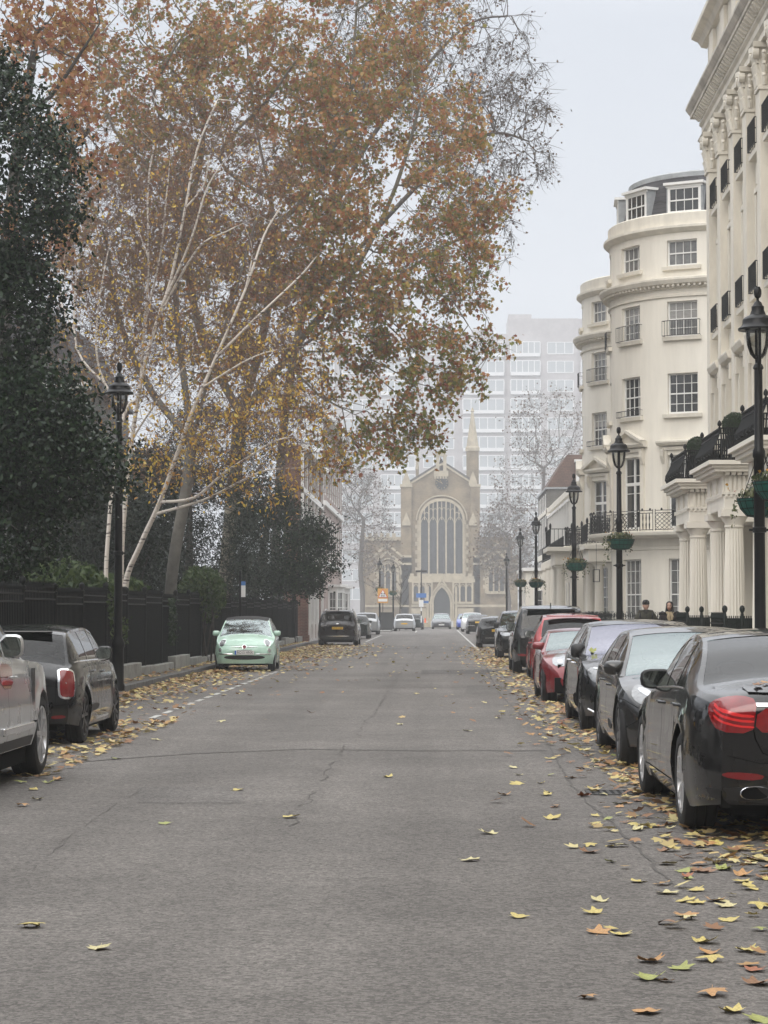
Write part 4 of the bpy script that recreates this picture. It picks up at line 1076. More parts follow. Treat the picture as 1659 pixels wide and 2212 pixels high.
for sd in (1, -1):
    q = MB(); P = []
    for y in np.linspace(h-1.15, -h+.32, 30):
        z = pchip(c.sp['belt'])(h-y)+.008; p, n_ = c.hit(y, z, (-sd, 0, 0)); P.append(p+n_*.005)
    q.tube(P, .011, 6); q.build('belt_trim', M_CHROME, c.root, True, world=False)
    q = MB(); p, n_ = c.hit(h-1.9, .27, (-sd, 0, 0)); q.obox(p + n_*.006, (0, .5, 0), n_*.012, (0, 0, .012)); q.build('sill_trim', M_CHROME, c.root, world=False)
c.gaps_begin(); c.line([(h-1.1, .26), (h-1.12, .95)], (-1, 0, 0)); c.line([(h-2.02, .25), (h-2.02, .97)], (-1, 0, 0)); c.line([(h-2.72, .55), (h-2.85, .97)], (-1, 0, 0)); c.line([(.62, .94), (.60, .5), (0, .46)], rear); c.line([(-.8, .5), (-.5, .47)], rear); c.gaps_end()
c.handle(h-1.85, .84, BLKP); c.handle(h-2.6, .86, BLKP); c.mirrors(h-1.27, 1.0, BLKP, (.10, .085, .095), -0.07); c.plate('rear', .66, M_PLY)
q = MB(); q.prism([(-.52, 0), (.52, 0), (.48, .2), (-.48, .2)], 0, .025, lambda u, v, w_: (u, -h+.30+v, 1.345+w_+v*.12)); q.build('roof_spoiler', BLKP, c.root, world=False, bevel=.008)

# ---- pale grey off-roader, only its front corner in view
L = 5.0
SILP = paint('pale_grey_car_paint', (.48, .49, .51), .28, .25, dust=.05)
c = Car('parked_car', (-4.90, 22.5 - L/2, 0), AWAY, 'pale grey off-roader cut off by the left edge of the photo', suv(L, 2.02, 1.83, 2.92, .88, .39, paint=SILP, rim=M_RIMS, sill=.32, tw=.275, Rr=.285, spokes=(5, True, .05), af=.22,
    top=[(0, .82), (.05, .98), (.2, 1.10), (.8, 1.16), (1.62, 1.21), (2.0, 1.42), (2.45, 1.72), (2.9, 1.81), (3.6, 1.83), (L-.5, 1.78), (L-.36, 1.7), (L-.14, 1.2), (L-.07, 1.1), (L, 1.0)], belt=[(0, .82), (.5, 1.04), (1.3, 1.13), (2.6, 1.16), (L-.5, 1.18), (L, 1.0)], glass=(1.60, 2.40, L-.40, L-.15), wins=[(1.9, 2.6), (2.67, 3.5), (3.56, L-.5)]), group=LEFT)
h = L/2
c.gaps_begin(); c.line([(h-1.58, .42), (h-1.55, 1.13)], (-1, 0, 0)); c.line([(h-2.63, .42), (h-2.63, 1.15)], (-1, 0, 0)); c.line([(h-1.3, .55), (h-2.6, .52)], (-1, 0, 0), .02); c.gaps_end()
for sd in (1, -1):
    q = MB()
    for i in range(3):
        p, n_ = c.hit(h-1.36-.05*i, .86, (-sd, 0, 0)); q.obox(p+n_*.004, (0, .012, 0), n_*.008, (0, 0, .20))
    q.build('wing_vent', M_RIMG, c.root, world=False)
    q = MB(); p, n_ = c.hit(h-2.2, .52, (-sd, 0, 0)); q.obox(p+n_*.012, (0, .72, 0), n_*.016, (0, 0, .035)); q.build('sill_moulding', M_CHROME, c.root, world=False, bevel=.01)
c.handle(h-2.42, 1.0, SILP, .22)
c.mirrors(h-2.12, 1.22, M_RIMS, (.115, .10, .115), -0.085)
c.patch('tail_light', [(.74, 1.14), (.95, 1.12), (.97, .90), (.80, .90)], (-.35, 1, 0), M_RED, .008, .04, 1, mirror=True); c.plate('rear', .92, M_PLY); c.patch('bumper_valance', [(-.92, .60), (.92, .60), (.86, .40), (-.86, .40)], rear, M_BLK, .006, .06, 1)
c.patch('sill_cladding', [(h-1.38, .42), (h-3.35, .42), (h-3.35, .33), (h-1.38, .33)], (-1, 0, 0), M_BLK, .006, .06, 0, mirror=True)

# ---- black family car seen from behind, farther up
L = 4.78
BRBL = paint('black_plum_car_paint', (.014, .009, .010))
c = Car('parked_car', (-4.70, 103.0 + L/2, 0), AWAY, 'large black family car on the left seen from behind with a yellow number plate', suv(L, 1.90, 1.71, 2.77, .92, .36, paint=BRBL, sill=.24, rim=M_RIMS), group=LEFT)
h = L/2
c.patch('tail_light', [(.46, .98), (.70, 1.02), (.88, 1.03), (.90, .93), (.70, .92), (.50, .93)], (-.3, 1, 0), M_RED, .008, .04, 1, mirror=True)
c.patch('bumper_strip', [(-.55, .50), (.55, .50), (.52, .43), (-.52, .43)], rear, M_CHROME, .012, .06, 1)
c.patch('bumper_valance', [(-.88, .52), (.88, .52), (.84, .28), (-.84, .28)], rear, M_BLK, .006, .06, 1)
c.plate('rear', .84, M_PLY, 'LW72 CWK'); c.badge('rear', 1.045, .06, M_CHROME, M_RIMS, sz=.55)
q = MB(); q.prism([(-.62, 0), (.62, 0), (.58, .22), (-.58, .22)], 0, .03, lambda u, v, w_: (u, -h+.20+v, 1.615+w_+v*.1)); q.build('roof_spoiler', BRBL, c.root, world=False, bevel=.01)
for sd in (1, -1):
    q = MB(); q.tube([(sd*.62, h-1.9, 1.69), (sd*.62, h-2.1, 1.74), (sd*.62, -h+.9, 1.72), (sd*.62, -h+.7, 1.66)], .02, 6); q.build('roof_rail', M_RIMS, c.root, True, world=False)
q = MB(); q.prism([(0, 0), (.12, 0), (.02, .1)], -.015, .015, lambda u, v, w_: (w_, -h+.75+u, 1.67+v)); q.build('roof_aerial', M_BLK, c.root, world=False)
c.gaps_begin(); c.line([(.66, 1.1), (.60, .7), (0, .62)], rear); c.gaps_end(); c.mirrors(h-1.6, 1.1, M_BLK, (.13, .09, .1), -0.070)

# ---- dark green hatchback behind it
L = 4.3
DGRN = paint('dark_green_car_paint', (.018, .026, .024))
c = Car('parked_car', (-4.92, 130 + L/2, 0), AWAY, 'dark green hatchback with one red tail lamp showing beyond the black family car', hatch(L, 1.78, 1.46, 2.6, .86, .32, paint=DGRN, rglass=M_GLASS), group=LEFT)
c.patch('tail_light', [(.46, .92), (.66, .95), (.84, .93), (.86, .80), (.70, .76), (.48, .78)], (-.35, 1, 0), M_RED, .008, .05, 1, mirror=True); c.plate('rear', .66, M_PLY); c.mirrors(L/2-1.45, .95, M_BLK, (.12, .08, .08), -0.090)
# ---- silver car beyond
L = 4.5
SIL2 = paint('silver_car_paint', (.42, .43, .44), .3, .5, dust=.05)
c = Car('parked_car', (-5.05, 155 + L/2, 0), AWAY, 'silver estate car beyond the dark green hatchback', suv(L, 1.80, 1.58, 2.65, .9, .33, paint=SIL2, sill=.22), group=LEFT)
c.patch('tail_light', [(.60, 1.0), (.84, 1.02), (.86, .80), (.66, .78)], (-.35, 1, 0), M_RED, .008, .05, 1, mirror=True); c.mirrors(L/2-1.5, 1.05, M_BLK, (.12, .08, .09), -0.070)
# ---- silver hatchback seen from behind by the far kerb
L = 4.2
c = Car('parked_car', (-2.78, 183.5 + L/2, 0), AWAY, 'silver hatchback seen from behind beside the grey street cabinet', hatch(L, 1.80, 1.48, 2.58, .86, .325, paint=SIL2), group=LEFT)
c.patch('tail_light', [(.50, .96), (.66, .97), (.84, .95), (.86, .80), (.70, .78), (.52, .83)], (-.3, 1, 0), M_RED, .01, .05, 1, mirror=True); c.plate('rear', .62, M_PLY); c.badge('rear', .90, .065)
c.mirrors(L/2-1.45, .98, M_BLK, (.12, .08, .08), -0.090)
L = 4.3
c = Car('parked_car', (-2.15, 200 + L/2, 0), AWAY, 'dark hatchback mostly hidden behind the silver hatchback near the cone', hatch(L, 1.78, 1.46, 2.6, .86, .32, paint=DGRN), group=LEFT)
c.patch('tail_light', [(.50, .96), (.66, .97), (.84, .95), (.86, .80), (.70, .78), (.52, .83)], (-.3, 1, 0), M_RED, .01, .05, 1, mirror=True)
# ------------------------------------------------------------------ leaves and trees
M_BOX = leaf_mat('box_leaves', [(.012, .028, .010), (.022, .045, .016), (.035, .06, .02)], .5, .15)
M_HOLLY = leaf_mat('dark_evergreen_leaves', [(.005, .014, .006), (.009, .022, .009), (.015, .032, .013), (.032, .052, .022)], .2, .02, .26)
M_EVER = leaf_mat('dull_evergreen_leaves', [(.006, .011, .006), (.010, .018, .009), (.017, .027, .013)], .5, .08)
M_FRESH = leaf_mat('fresh_green_leaves', [(.028, .052, .014), (.05, .082, .022), (.085, .115, .035)], .5, .3)
M_PLANE = leaf_mat('plane_leaves', [(.16, .17, .045), (.26, .22, .06), (.38, .25, .085), (.46, .255, .095), (.41, .175, .07), (.27, .09, .05)], .55, .38)
M_PLANEL = leaf_mat('olive_plane_leaves', [(.12, .15, .03), (.19, .21, .045), (.28, .25, .06), (.42, .28, .07), (.46, .20, .075), (.26, .07, .045)], .55, .38)
M_RUST = leaf_mat('rusty_leaves', [(.30, .16, .06), (.36, .20, .08), (.32, .12, .055), (.22, .075, .045), (.44, .32, .10)], .55, .38)
M_BIRCHL = leaf_mat('yellow_birch_leaves', [(.62, .42, .06), (.70, .52, .10), (.58, .33, .07), (.44, .23, .07), (.66, .54, .16)], .5, .35)
M_TWIGL = leaf_mat('withered_leaves', [(.07, .05, .03), (.10, .07, .04), (.13, .08, .035), (.09, .04, .03)], .7, .2)
M_BARKP = mat('plane_bark', (.21, .19, .145), .85, var=.6, vscale=2.2, col2=(.09, .082, .065), bump=.4, bscale=12)
M_BARKD = mat('dark_bark', (.06, .05, .04), .9, var=.5, vscale=3, bump=.4, bscale=14)
M_BARKB = None
def birch_bark():
    m, nt, b, N, L = node_mat('birch_bark')
    tc = N.new('ShaderNodeTexCoord'); mp = N.new('ShaderNodeMapping'); mp.inputs['Scale'].default_value = (3, 3, 14); L.new(tc.outputs['Object'], mp.inputs['Vector'])
    n = N.new('ShaderNodeTexNoise'); n.inputs['Scale'].default_value = 1.3; n.inputs['Detail'].default_value = 5; L.new(mp.outputs[0], n.inputs['Vector'])
    r = N.new('ShaderNodeValToRGB'); e = r.color_ramp.elements; e[0].position = .34; e[0].color = (.10, .08, .07, 1); e[1].position = .42; e[1].color = (.68, .62, .555, 1)
    L.new(n.outputs['Fac'], r.inputs['Fac']); L.new(r.outputs['Color'], b.inputs['Base Color']); b.inputs['Roughness'].default_value = .8
    return m
M_BARKB = birch_bark()

SHAPES = {
 'oval': np.array([(0, -.5), (.30, -.18), (.32, .12), (0, .55), (-.32, .12), (-.30, -.18)]),
 'rhomb': np.array([(0, -.5), (.28, .0), (0, .5), (-.28, .0)]),
 'star': np.array([(0, -.45), (.16, -.30), (.42, -.28), (.26, -.05), (.5, .16), (.19, .18), (0, .55), (-.19, .18), (-.5, .16), (-.26, -.05), (-.42, -.28), (-.16, -.30)]),
}
def leaf_cloud(name, pos, size, m, parent, shape='rhomb', aspect=1.0, nrm=None, droop=0.0, fold=.25, var=.35, seed=1, flat=0.0):
    rg = np.random.default_rng(seed); N_ = len(pos)
    sh = SHAPES[shape]; k = len(sh)
    n = rg.normal(size=(N_, 3))
    if flat: n = n*(1-flat) + np.array([0, 0, flat*2.5])
    if nrm is not None: n = n*.8 + nrm*1.3
    n /= np.linalg.norm(n, axis=1)[:, None]
    t = rg.normal(size=(N_, 3)); t[:, 2] -= droop*2
    t -= n*(t*n).sum(1)[:, None]; t /= np.linalg.norm(t, axis=1)[:, None] + 1e-9
    b = np.cross(n, t); s = size*(1 + rg.uniform(-var, var, N_))
    V = np.empty((N_, k, 3))
    for i, (u, v) in enumerate(sh):
        f = fold*abs(u) - .18*v*v
        V[:, i] = pos + b*(u*s*aspect)[:, None] + t*(v*s)[:, None] + n*(f*s)[:, None]
    V = V.reshape(-1, 3)
    if parent is not None: V = V - np.array(parent.location)
    F = np.arange(N_*k).reshape(N_, k)
    return np_mesh(name, V, F, m, parent)

def in_blobs(blobs, n, rg, shell=0.0):
    """random points in a set of ellipsoids (c, r) weighted by volume; shell 0..1 pushes them to the skin"""
    vol = np.array([r[0]*r[1]*r[2] for c, r in blobs]); vol = vol**(2/3 if shell > .5 else .9); vol = vol/vol.sum()
    out = []
    for (c, r), q in zip(blobs, vol):
        k = int(round(n*q)); d = rg.normal(size=(k, 3)); d /= np.linalg.norm(d, axis=1)[:, None]
        rad = rg.uniform(0, 1, k)**(1/3); rad = rad*(1-shell) + shell*(1-np.abs(rg.normal(0, .14, k)))
        out.append(np.array(c) + d*rad[:, None]*np.array(r))
    return np.concatenate(out)

def grow(root, targets, rg, seg=.8, bias=.55, sag=.0, wig=.12, stem=None):
    """branch skeleton reaching for target points: nearest-node tree with a preference for short ways back to the root"""
    P = [np.array(root, float)]; par = [-1]; dist = [0.0]
    if stem is not None:
        for q in stem: P.append(np.array(q, float)); par.append(len(P)-2); dist.append(dist[-1] + np.linalg.norm(P[-1]-P[-2]))
    cap = 60000; A = np.zeros((cap, 3)); D = np.zeros(cap); n = len(P); A[:n] = P; D[:n] = dist
    start = 0 if stem is None else max(0, n-1)
    order = np.argsort(np.linalg.norm(targets - A[n-1], axis=1))
    for ti in order:
        t = targets[ti]; lo = 0 if stem is None else len(stem)//2
        d = np.linalg.norm(A[lo:n] - t, axis=1); j = lo + int(np.argmin(d + bias*D[lo:n])); L_ = d[j-lo]
        if L_ < .12: continue
        k = max(1, int(L_/seg)); a = A[j].copy(); prev = j
        perp = rg.normal(size=3)*wig*L_
        for i in range(1, k+1):
            f = i/k; q = a*(1-f) + t*f + perp*math.sin(PI*f)*.6
            q[2] += sag*L_*math.sin(PI*f)
            if i < k: q += rg.normal(size=3)*wig*.35*seg
            A[n] = q; D[n] = D[prev] + np.linalg.norm(q-A[prev]); par.append(prev); prev = n; n += 1
            if n >= cap-2: break
        if n >= cap-50: break
    return A[:n].copy(), np.array(par)

def radii(A, par, tip=.012, ex=2.4, top=None):
    n = len(A); acc = np.zeros(n); kids = np.zeros(n, int)
    for i in range(1, n): kids[par[i]] += 1
    for i in range(n-1, 0, -1):
        if kids[i] == 0: acc[i] = tip**ex
        acc[par[i]] += acc[i]
    r = acc**(1/ex)
    if top: r *= 1 if r[0] <= 0 else 1.0; 
    if top: 
        k = top/r[0]; w_ = np.clip((r-tip)/(r[0]-tip), 0, 1); r = r*(1-w_) + r*k*w_
    return r, kids

def branch_mesh(name, A, par, r, m, parent, minr=0.0, sides=(3, 5, 8)):
    """tubes along every chain of the skeleton"""
    n = len(A); ch = [[] for _ in range(n)]
    for i in range(1, n): ch[par[i]].append(i)
    mb = MB(); off = Vector(parent.location) if parent is not None else Vector()
    stack = [(0, None)]
    while stack:
        s, pr = stack.pop(); chain = [s] if pr is None else [pr, s]; rr = [r[s]] if pr is None else [r[s], r[s]]
        c = s
        while ch[c]:
            k = max(ch[c], key=lambda i: r[i])
            for o in ch[c]:
                if o != k: stack.append((o, c))
            chain.append(k); rr.append(r[k]); c = k
        if max(rr) < minr or len(chain) < 2: continue
        R_ = max(rr); ns = sides[0] if R_ < .035 else sides[1] if R_ < .12 else sides[2]
        mb.tube([Vector(A[i])-off for i in chain], rr, ns, cap=False)
    return mb.build(name, m, parent, smooth=True, angle=80, world=False)

def twigs(A, par, kids, rg, per=3, length=.6, depth_min=None, droop=.0):
    """short shoots at the ends and along the thin wood; returns arrays of (a, b)"""
    ends = np.where(kids == 0)[0]; a = np.repeat(A[ends], per, axis=0)
    dirn = A[ends] - A[par[ends]]; dirn /= np.linalg.norm(dirn, axis=1)[:, None] + 1e-9
    d = np.repeat(dirn, per, axis=0)*.7 + rg.normal(size=(len(a), 3))*.75; d[:, 2] -= droop
    d /= np.linalg.norm(d, axis=1)[:, None]; L_ = length*rg.uniform(.4, 1.2, len(a))
    return a, a + d*L_[:, None]

def twig_mesh(name, a, b, m, parent, r=.007, rg=None, bend=.15):
    rg = rg or NP; n = len(a); mid = (a+b)/2 + rg.normal(size=(n, 3))*bend*np.linalg.norm(b-a, axis=1)[:, None]
    d = b-a; d /= np.linalg.norm(d, axis=1)[:, None] + 1e-9
    x = np.cross(d, rg.normal(size=(n, 3))); x /= np.linalg.norm(x, axis=1)[:, None] + 1e-9; y = np.cross(d, x)
    V = np.empty((n, 7, 3)); cs = [(math.cos(2*PI*i/3), math.sin(2*PI*i/3)) for i in range(3)]
    for i, (c, s_) in enumerate(cs):
        V[:, i] = a + (x*c + y*s_)*r; V[:, 3+i] = mid + (x*c + y*s_)*r*.75
    V[:, 6] = b
    o = np.array(parent.location) if parent is not None else 0
    V = V.reshape(-1, 3) - o; base = (np.arange(n)*7)[:, None]
    F4 = np.array([(0, 1, 4, 3), (1, 2, 5, 4), (2, 0, 3, 5)]); F3 = np.array([(3, 4, 6, 6), (4, 5, 6, 6), (5, 3, 6, 6)])
    F = (base[:, :, None] + F4[None]).reshape(-1, 4)
    T = (base[:, :, None] + np.array([(3, 4, 6), (4, 5, 6), (5, 3, 6)])[None]).reshape(-1, 3)
    me = bpy.data.meshes.new(name); me.vertices.add(len(V)); me.vertices.foreach_set('co', V.astype(np.float32).ravel())
    idx = np.concatenate([F.ravel(), T.ravel()]).astype(np.int32); me.loops.add(len(idx)); me.loops.foreach_set('vertex_index', idx)
    ls = np.concatenate([np.arange(0, F.size, 4), F.size + np.arange(0, T.size, 3)]).astype(np.int32)
    me.polygons.add(len(ls)); me.polygons.foreach_set('loop_start', ls); me.update(calc_edges=True)
    return finish(name, me, m, parent)
# ------------------------------------------------------------------ right-hand side: stucco terrace, bow-fronted houses
M_STUC = mat('cream_stucco', (0.78, 0.725, 0.62), 0.75, var=0.17, vscale=1.1, bump=0.10, bscale=18, streak=.16)
M_STUC2 = mat('pale_stucco', (0.82, 0.775, 0.68), 0.75, var=0.15, vscale=1.0, bump=0.10, bscale=18, streak=.16)
M_TRIM = mat('cream_moulding', (0.76, 0.71, 0.61), 0.7, var=0.22, vscale=1.5, streak=.3)
M_SASH = mat('white_sash_paint', (0.78, 0.77, 0.74), 0.5)
M_PANE = mat('window_glass', (0.028, 0.03, 0.03), 0.04, 0, 0.5, ior=1.7, var=.6, vscale=1.2)
M_PANEC = mat('curtained_glass', (0.17, 0.17, 0.165), 0.08, 0, 0.5, ior=1.7, var=.45, vscale=3.5)
M_BLIND = mat('blind_behind_glass', (.30, .29, .27), .12, 0, .5, ior=1.6, var=.25, vscale=4, streak=6)
M_IRON = mat('black_iron', (0.006, 0.0065, 0.0065), 0.5, 0.1, .25)
M_IRONG = mat('dark_green_iron', (0.005, 0.009, 0.007), 0.5, 0.05, .25)
M_SLATE = brick_mat('slate', (0.085, 0.082, 0.088), (0.06, 0.058, 0.064), (0.03, 0.03, 0.03), rowh=.16, axis='XY', vary=.4)
M_LEAD = mat('lead_flashing', (0.36, 0.375, 0.385), 0.6, 0.1, var=.3)
M_DOORG = mat('grey_door_paint', (0.10, 0.095, 0.09), 0.4)

def wall(path, s0, s1, z0, z1, ops, m, name, parent, depth=.22, ds=1.2):
    """wall following path(s)->(point, outward normal); openings (sa, sb, za, zb) have reveals"""
    ss = {s0, s1}; zs = {z0, z1}
    for a, b, c, d in ops: ss |= {a, b}; zs |= {c, d}
    ss = sorted(ss); zs = sorted(zs); fine = []
    for a, b in zip(ss[:-1], ss[1:]):
        k = max(1, int(math.ceil((b - a) / ds))); fine += [a + (b - a) * i / k for i in range(k)]
    fine.append(ss[-1]); mb = MB()
    P = [path(q) for q in fine]
    for i in range(len(fine) - 1):
        sm = (fine[i] + fine[i+1]) / 2
        for za, zb in zip(zs[:-1], zs[1:]):
            zm = (za + zb) / 2
            if any(a < sm < b and c < zm < d for a, b, c, d in ops): continue
            (p, _), (q, _) = P[i], P[i+1]
            mb.quad((p.x, p.y, za), (q.x, q.y, za), (q.x, q.y, zb), (p.x, p.y, zb))
    for a, b, c, d in ops:
        (p, n1), (q, n2) = path(a), path(b); n_ = (n1 + n2).normalized(); pi, qi = p - n_*depth, q - n_*depth
        mb.quad((p.x, p.y, c), (p.x, p.y, d), (pi.x, pi.y, d), (pi.x, pi.y, c)); mb.quad((q.x, q.y, d), (q.x, q.y, c), (qi.x, qi.y, c), (qi.x, qi.y, d))
        mb.quad((p.x, p.y, c), (pi.x, pi.y, c), (qi.x, qi.y, c), (q.x, q.y, c)); mb.quad((pi.x, pi.y, d), (p.x, p.y, d), (q.x, q.y, d), (qi.x, qi.y, d))
    return mb.build(name, m, parent, smooth=True, angle=20)

def sash(path, op, rows, cols, parent, depth=.2, pane=M_PANE, meet=.5, fr=.06, bar=.022, mf=None, name='window', casement=False):
    a, b, c, d = op; (p, n1), (q, n2) = path(a), path(b); n_ = (n1 + n2).normalized(); t = (q - p); wd = t.length; t.normalize()
    o = p - n_ * depth; mb = MB(); up = Vector((0, 0, 1))
    def bx(u0, u1, z0, z1, e0, e1):
        cc = o + t*((u0+u1)/2) + n_*((e0+e1)/2); cc.z = (z0+z1)/2
        mb.obox(cc, t*((u1-u0)/2), n_*((e1-e0)/2), up*((z1-z0)/2))
    e0, e1 = .0, .07
    bx(0, fr, c, d, e0, e1); bx(wd-fr, wd, c, d, e0, e1); bx(fr, wd-fr, c, c+fr*1.3, e0, e1); bx(fr, wd-fr, d-fr, d, e0, e1)
    zc = c + (d-c)*meet
    if not casement: bx(fr, wd-fr, zc-.025, zc+.025, e0+.004, e1-.006)
    else:
        bx(wd/2-.05, wd/2+.05, c+fr, d-fr, e0+.004, e1-.006); bx(fr, wd/2-.05, zc-.06, zc+.06, e0+.004, e1-.006); bx(wd/2+.05, wd-fr, zc-.06, zc+.06, e0+.004, e1-.006)
    for i in range(1, cols): u = wd*i/cols; bx(u-bar/2, u+bar/2, c+fr, d-fr, .012, .05)
    for j in range(1, rows):
        z = c + (d-c)*j/rows
        if abs(z-zc) > .08: bx(fr, wd-fr, z-bar/2, z+bar/2, .014, .048)
    f = mb.build(name, mf or M_SASH, parent)
    g = MB(); cc = o + n_*.022; g.quad(*[(cc.x+t.x*u, cc.y+t.y*u, z) for u, z in ((fr*.5, c+fr*.5), (wd-fr*.5, c+fr*.5), (wd-fr*.5, d-fr*.5), (fr*.5, d-fr*.5))])
    g.build('pane', pane, f)
    k_ = (abs(math.sin(o.x*12.9+o.y*7.3+c*4.1))*43.7) % 1      # a blind or curtain drawn behind some of the panes
    if d-c > 1.2 and wd < 2.4 and k_ < .45:
        g = MB(); cc = o + n_*.026; hb = (d-c)*(.25+.9*k_); u0, u1 = (fr, wd-fr)
        g.quad(*[(cc.x+t.x*u, cc.y+t.y*u, z) for u, z in ((u0, d-hb), (u1, d-hb), (u1, d-fr), (u0, d-fr))]); g.build('blind', M_BLIND, f)
    return f

def sweep(path, s0, s1, prof, mb, ds=.6, caps=True):
    """moulding: profile [(out, z)...] carried along the path"""
    k = max(1, int(math.ceil((s1-s0)/ds))); n = len(prof); vs = []
    for i in range(k+1):
        p, nn = path(s0+(s1-s0)*i/k)
        for o, z in prof: vs.append((p.x+nn.x*o, p.y+nn.y*o, z))
    fs = [(i*n+j, (i+1)*n+j, (i+1)*n+(j+1) % n, i*n+(j+1) % n) for i in range(k) for j in range(n)]
    if caps: fs += [tuple(range(n)), tuple(k*n+j for j in range(n-1, -1, -1))]
    mb.add(vs, fs)

def line_path(p0, p1, nrm):
    p0 = Vector((*p0, 0)); p1 = Vector((*p1, 0)); L = (p1-p0).length; t = (p1-p0)/L; nn = Vector((*nrm, 0))
    f = lambda s: (p0 + t*s, nn)
    return f, L

def fluted(mb, c, r0, r1, z0, z1, flutes=20):
    n = flutes*2; vs = []
    for k_, (r, z) in enumerate(((r0, z0), (r0*.985, z0+(z1-z0)*.35), (r1, z1))):
        for i in range(n):
            a = 2*PI*i/n; rr = r*(1.0 if i % 2 == 0 else .90); vs.append((c[0]+rr*math.cos(a), c[1]+rr*math.sin(a), z))
    mb.add(vs, [(j*n+i, j*n+(i+1) % n, (j+1)*n+(i+1) % n, (j+1)*n+i) for j in range(2) for i in range(n)])

# ---- the near terrace: one house after another on the right
XF = 8.6
def terrace_house(ya, yb, wins, label, far_end=False, groundwall=True):
    t = thing('terraced_house', (XF, ya, 0), label, 'house', 'tall cream terraced houses on the right')
    Lh = yb-ya; path = lambda s: (Vector((XF, ya+s, 0)), Vector((-1, 0, 0)))
    H = 17.1
    ops, spec = [], []
    for wy in wins:
        s = wy-ya
        for (z0, z1, w_, r_, c_) in ((.7, 3.3, 1.15, 4, 3), (5.25, 8.35, 1.15, 5, 2), (10.15, 12.7, 1.15, 4, 3), (13.95, 15.75, 1.1, 3, 3)):
            o = (s-w_/2, s+w_/2, z0, z1); ops.append(o); spec.append((o, r_, c_))
    wall(path, 0, Lh, 0, H, ops, M_STUC, 'wall', t, .3)
    mb = MB()
    if far_end: mb.box(XF+.002, XF+9, yb-.01, yb, 0, H); mb.box(XF-.002, XF+.6, yb, yb+.06, 0, H)
    mb.box(XF+8, XF+9, ya, yb-.02, 0, H)
    mb.build('end_wall', M_STUC, t)
    for o, r_, c_ in spec: sash(path, o, r_, c_, t, .28, M_PANEC if random.random() < .4 else M_PANE)
    # window dressings
    mb = MB()
    for wy in wins:
        s = wy-ya
        sweep(path, s-.95, s+.95, [(0, 8.72), (.10, 8.74), (.14, 8.82), (.30, 8.86), (.36, 9.0), (.36, 9.06), (0, 9.12)], mb)     # hood
        for dz in (-.78, .78): mb.box(XF-.17, XF, wy+dz-.09, wy+dz+.09, 5.2, 8.72); mb.box(XF-.26, XF-.17, wy+dz-.08, wy+dz+.08, 8.25, 8.72)
        for z in (10.05, 13.85): mb.box(XF-.22, XF, wy-.8, wy+.8, z-.16, z)
        mb.box(XF-.07, XF, wy-.72, wy-.58, 10.06, 12.8); mb.box(XF-.07, XF, wy+.58, wy+.72, 10.06, 12.8); mb.box(XF-.09, XF, wy-.74, wy+.74, 12.8, 12.95)
        mb.box(XF-.05, XF, wy-.70, wy+.70, 13.05, 13.62)
        mb.box(XF-.05, XF, wy-.70, wy+.70, 9.2, 9.75)
    mb.build('window_surround', M_TRIM, t, bevel=.012)
    # giant pilasters with leafy capitals
    ys = sorted({round(w_+1.3, 3) for w_ in wins})
    for y in ys:
        if not (ya <= y <= yb+.01): continue
        p = MB(); p.box(XF-.26, XF, y-.30, y+.30, 4.95, 15.1); p.box(XF-.33, XF, y-.36, y+.36, 4.9, 5.3); p.box(XF-.31, XF, y-.34, y+.34, 15.1, 15.2)
        po = p.build('pilaster', M_TRIM, t, bevel=.012)
        c = MB(); 
        for lv, (zz, k, out) in enumerate(((15.22, 4, .02), (15.52, 3, .07), (15.80, 4, .11))):
            for i in range(k):
                yy = y-.27+.54*(i+.5)/k
                for q in range(2):
                    P = [(XF-.25-out*.3, yy, zz), (XF-.26-out*.7, yy, zz+.18), (XF-.32-out*.7, yy, zz+.29), (XF-.36-out*.7, yy, zz+.24)]
                    c.tube(P, [.075, .085, .07, .03], 6); break
            for sd in (-1, 1):
                P = [(XF-.14, y+sd*.29, zz), (XF-.14, y+sd*(.31+out*.6), zz+.18), (XF-.16, y+sd*(.36+out*.6), zz+.28), (XF-.16, y+sd*(.40+out*.6), zz+.22)]
                c.tube(P, [.07, .08, .06, .03], 6)
        c.box(XF-.27, XF, y-.28, y+.28, 15.2, 16.2)
        for sd in (-1, 1):
            c.lathe([(.01, -.08), (.13, -.08), (.13, .08), (.01, .08)], 12, (XF-.36, y+sd*.30, 16.05), axis='x')
        c.prism([(-.42, -.42), (-.3, 0), (-.42, .42), (0, .34), (.0, -.34)], 16.2, 16.34, lambda u, v, w_: (XF+u-.02, y+v, w_))
        c.build('capital', M_TRIM, po, bevel=.01)
    # entablature, brackets, cornice, attic
    e = MB(); E0, E1 = 0, Lh + (.25 if far_end else 0)
    sweep(path, E0, E1, [(0, 16.36), (.22, 16.36), (.22, 16.52), (.30, 16.60), (.16, 16.64), (.16, 17.02), (.24, 17.08), (.24, 17.16), (0, 17.16)], e)
    e.build('frieze', M_TRIM, t)
    e = MB(); sweep(path, E0, E1+(.45 if far_end else 0), [(0, 17.38), (.48, 17.40), (.48, 17.50), (.52, 17.54), (.62, 17.68), (.62, 17.76), (.10, 17.86), (0, 17.92)], e)
    e.build('cornice', mat('weathered_cornice', (.62, .57, .49), .8, var=.4, vscale=1.4), t)
    y = ya+.15
    b = MB()
    while y < yb+(.3 if far_end else 0):
        P = [(XF-.46, 17.31), (XF-.44, 17.378), (XF-.24, 17.378), (XF-.24, 17.17), (XF-.30, 17.17), (XF-.38, 17.24)]
        b.prism([(u, v) for u, v in P], y-.09, y+.09, lambda u, v, w_: (u, w_, v)); y += .36
    bo = b.build('cornice_brackets', M_TRIM, t); bo['kind'] = 'stuff'
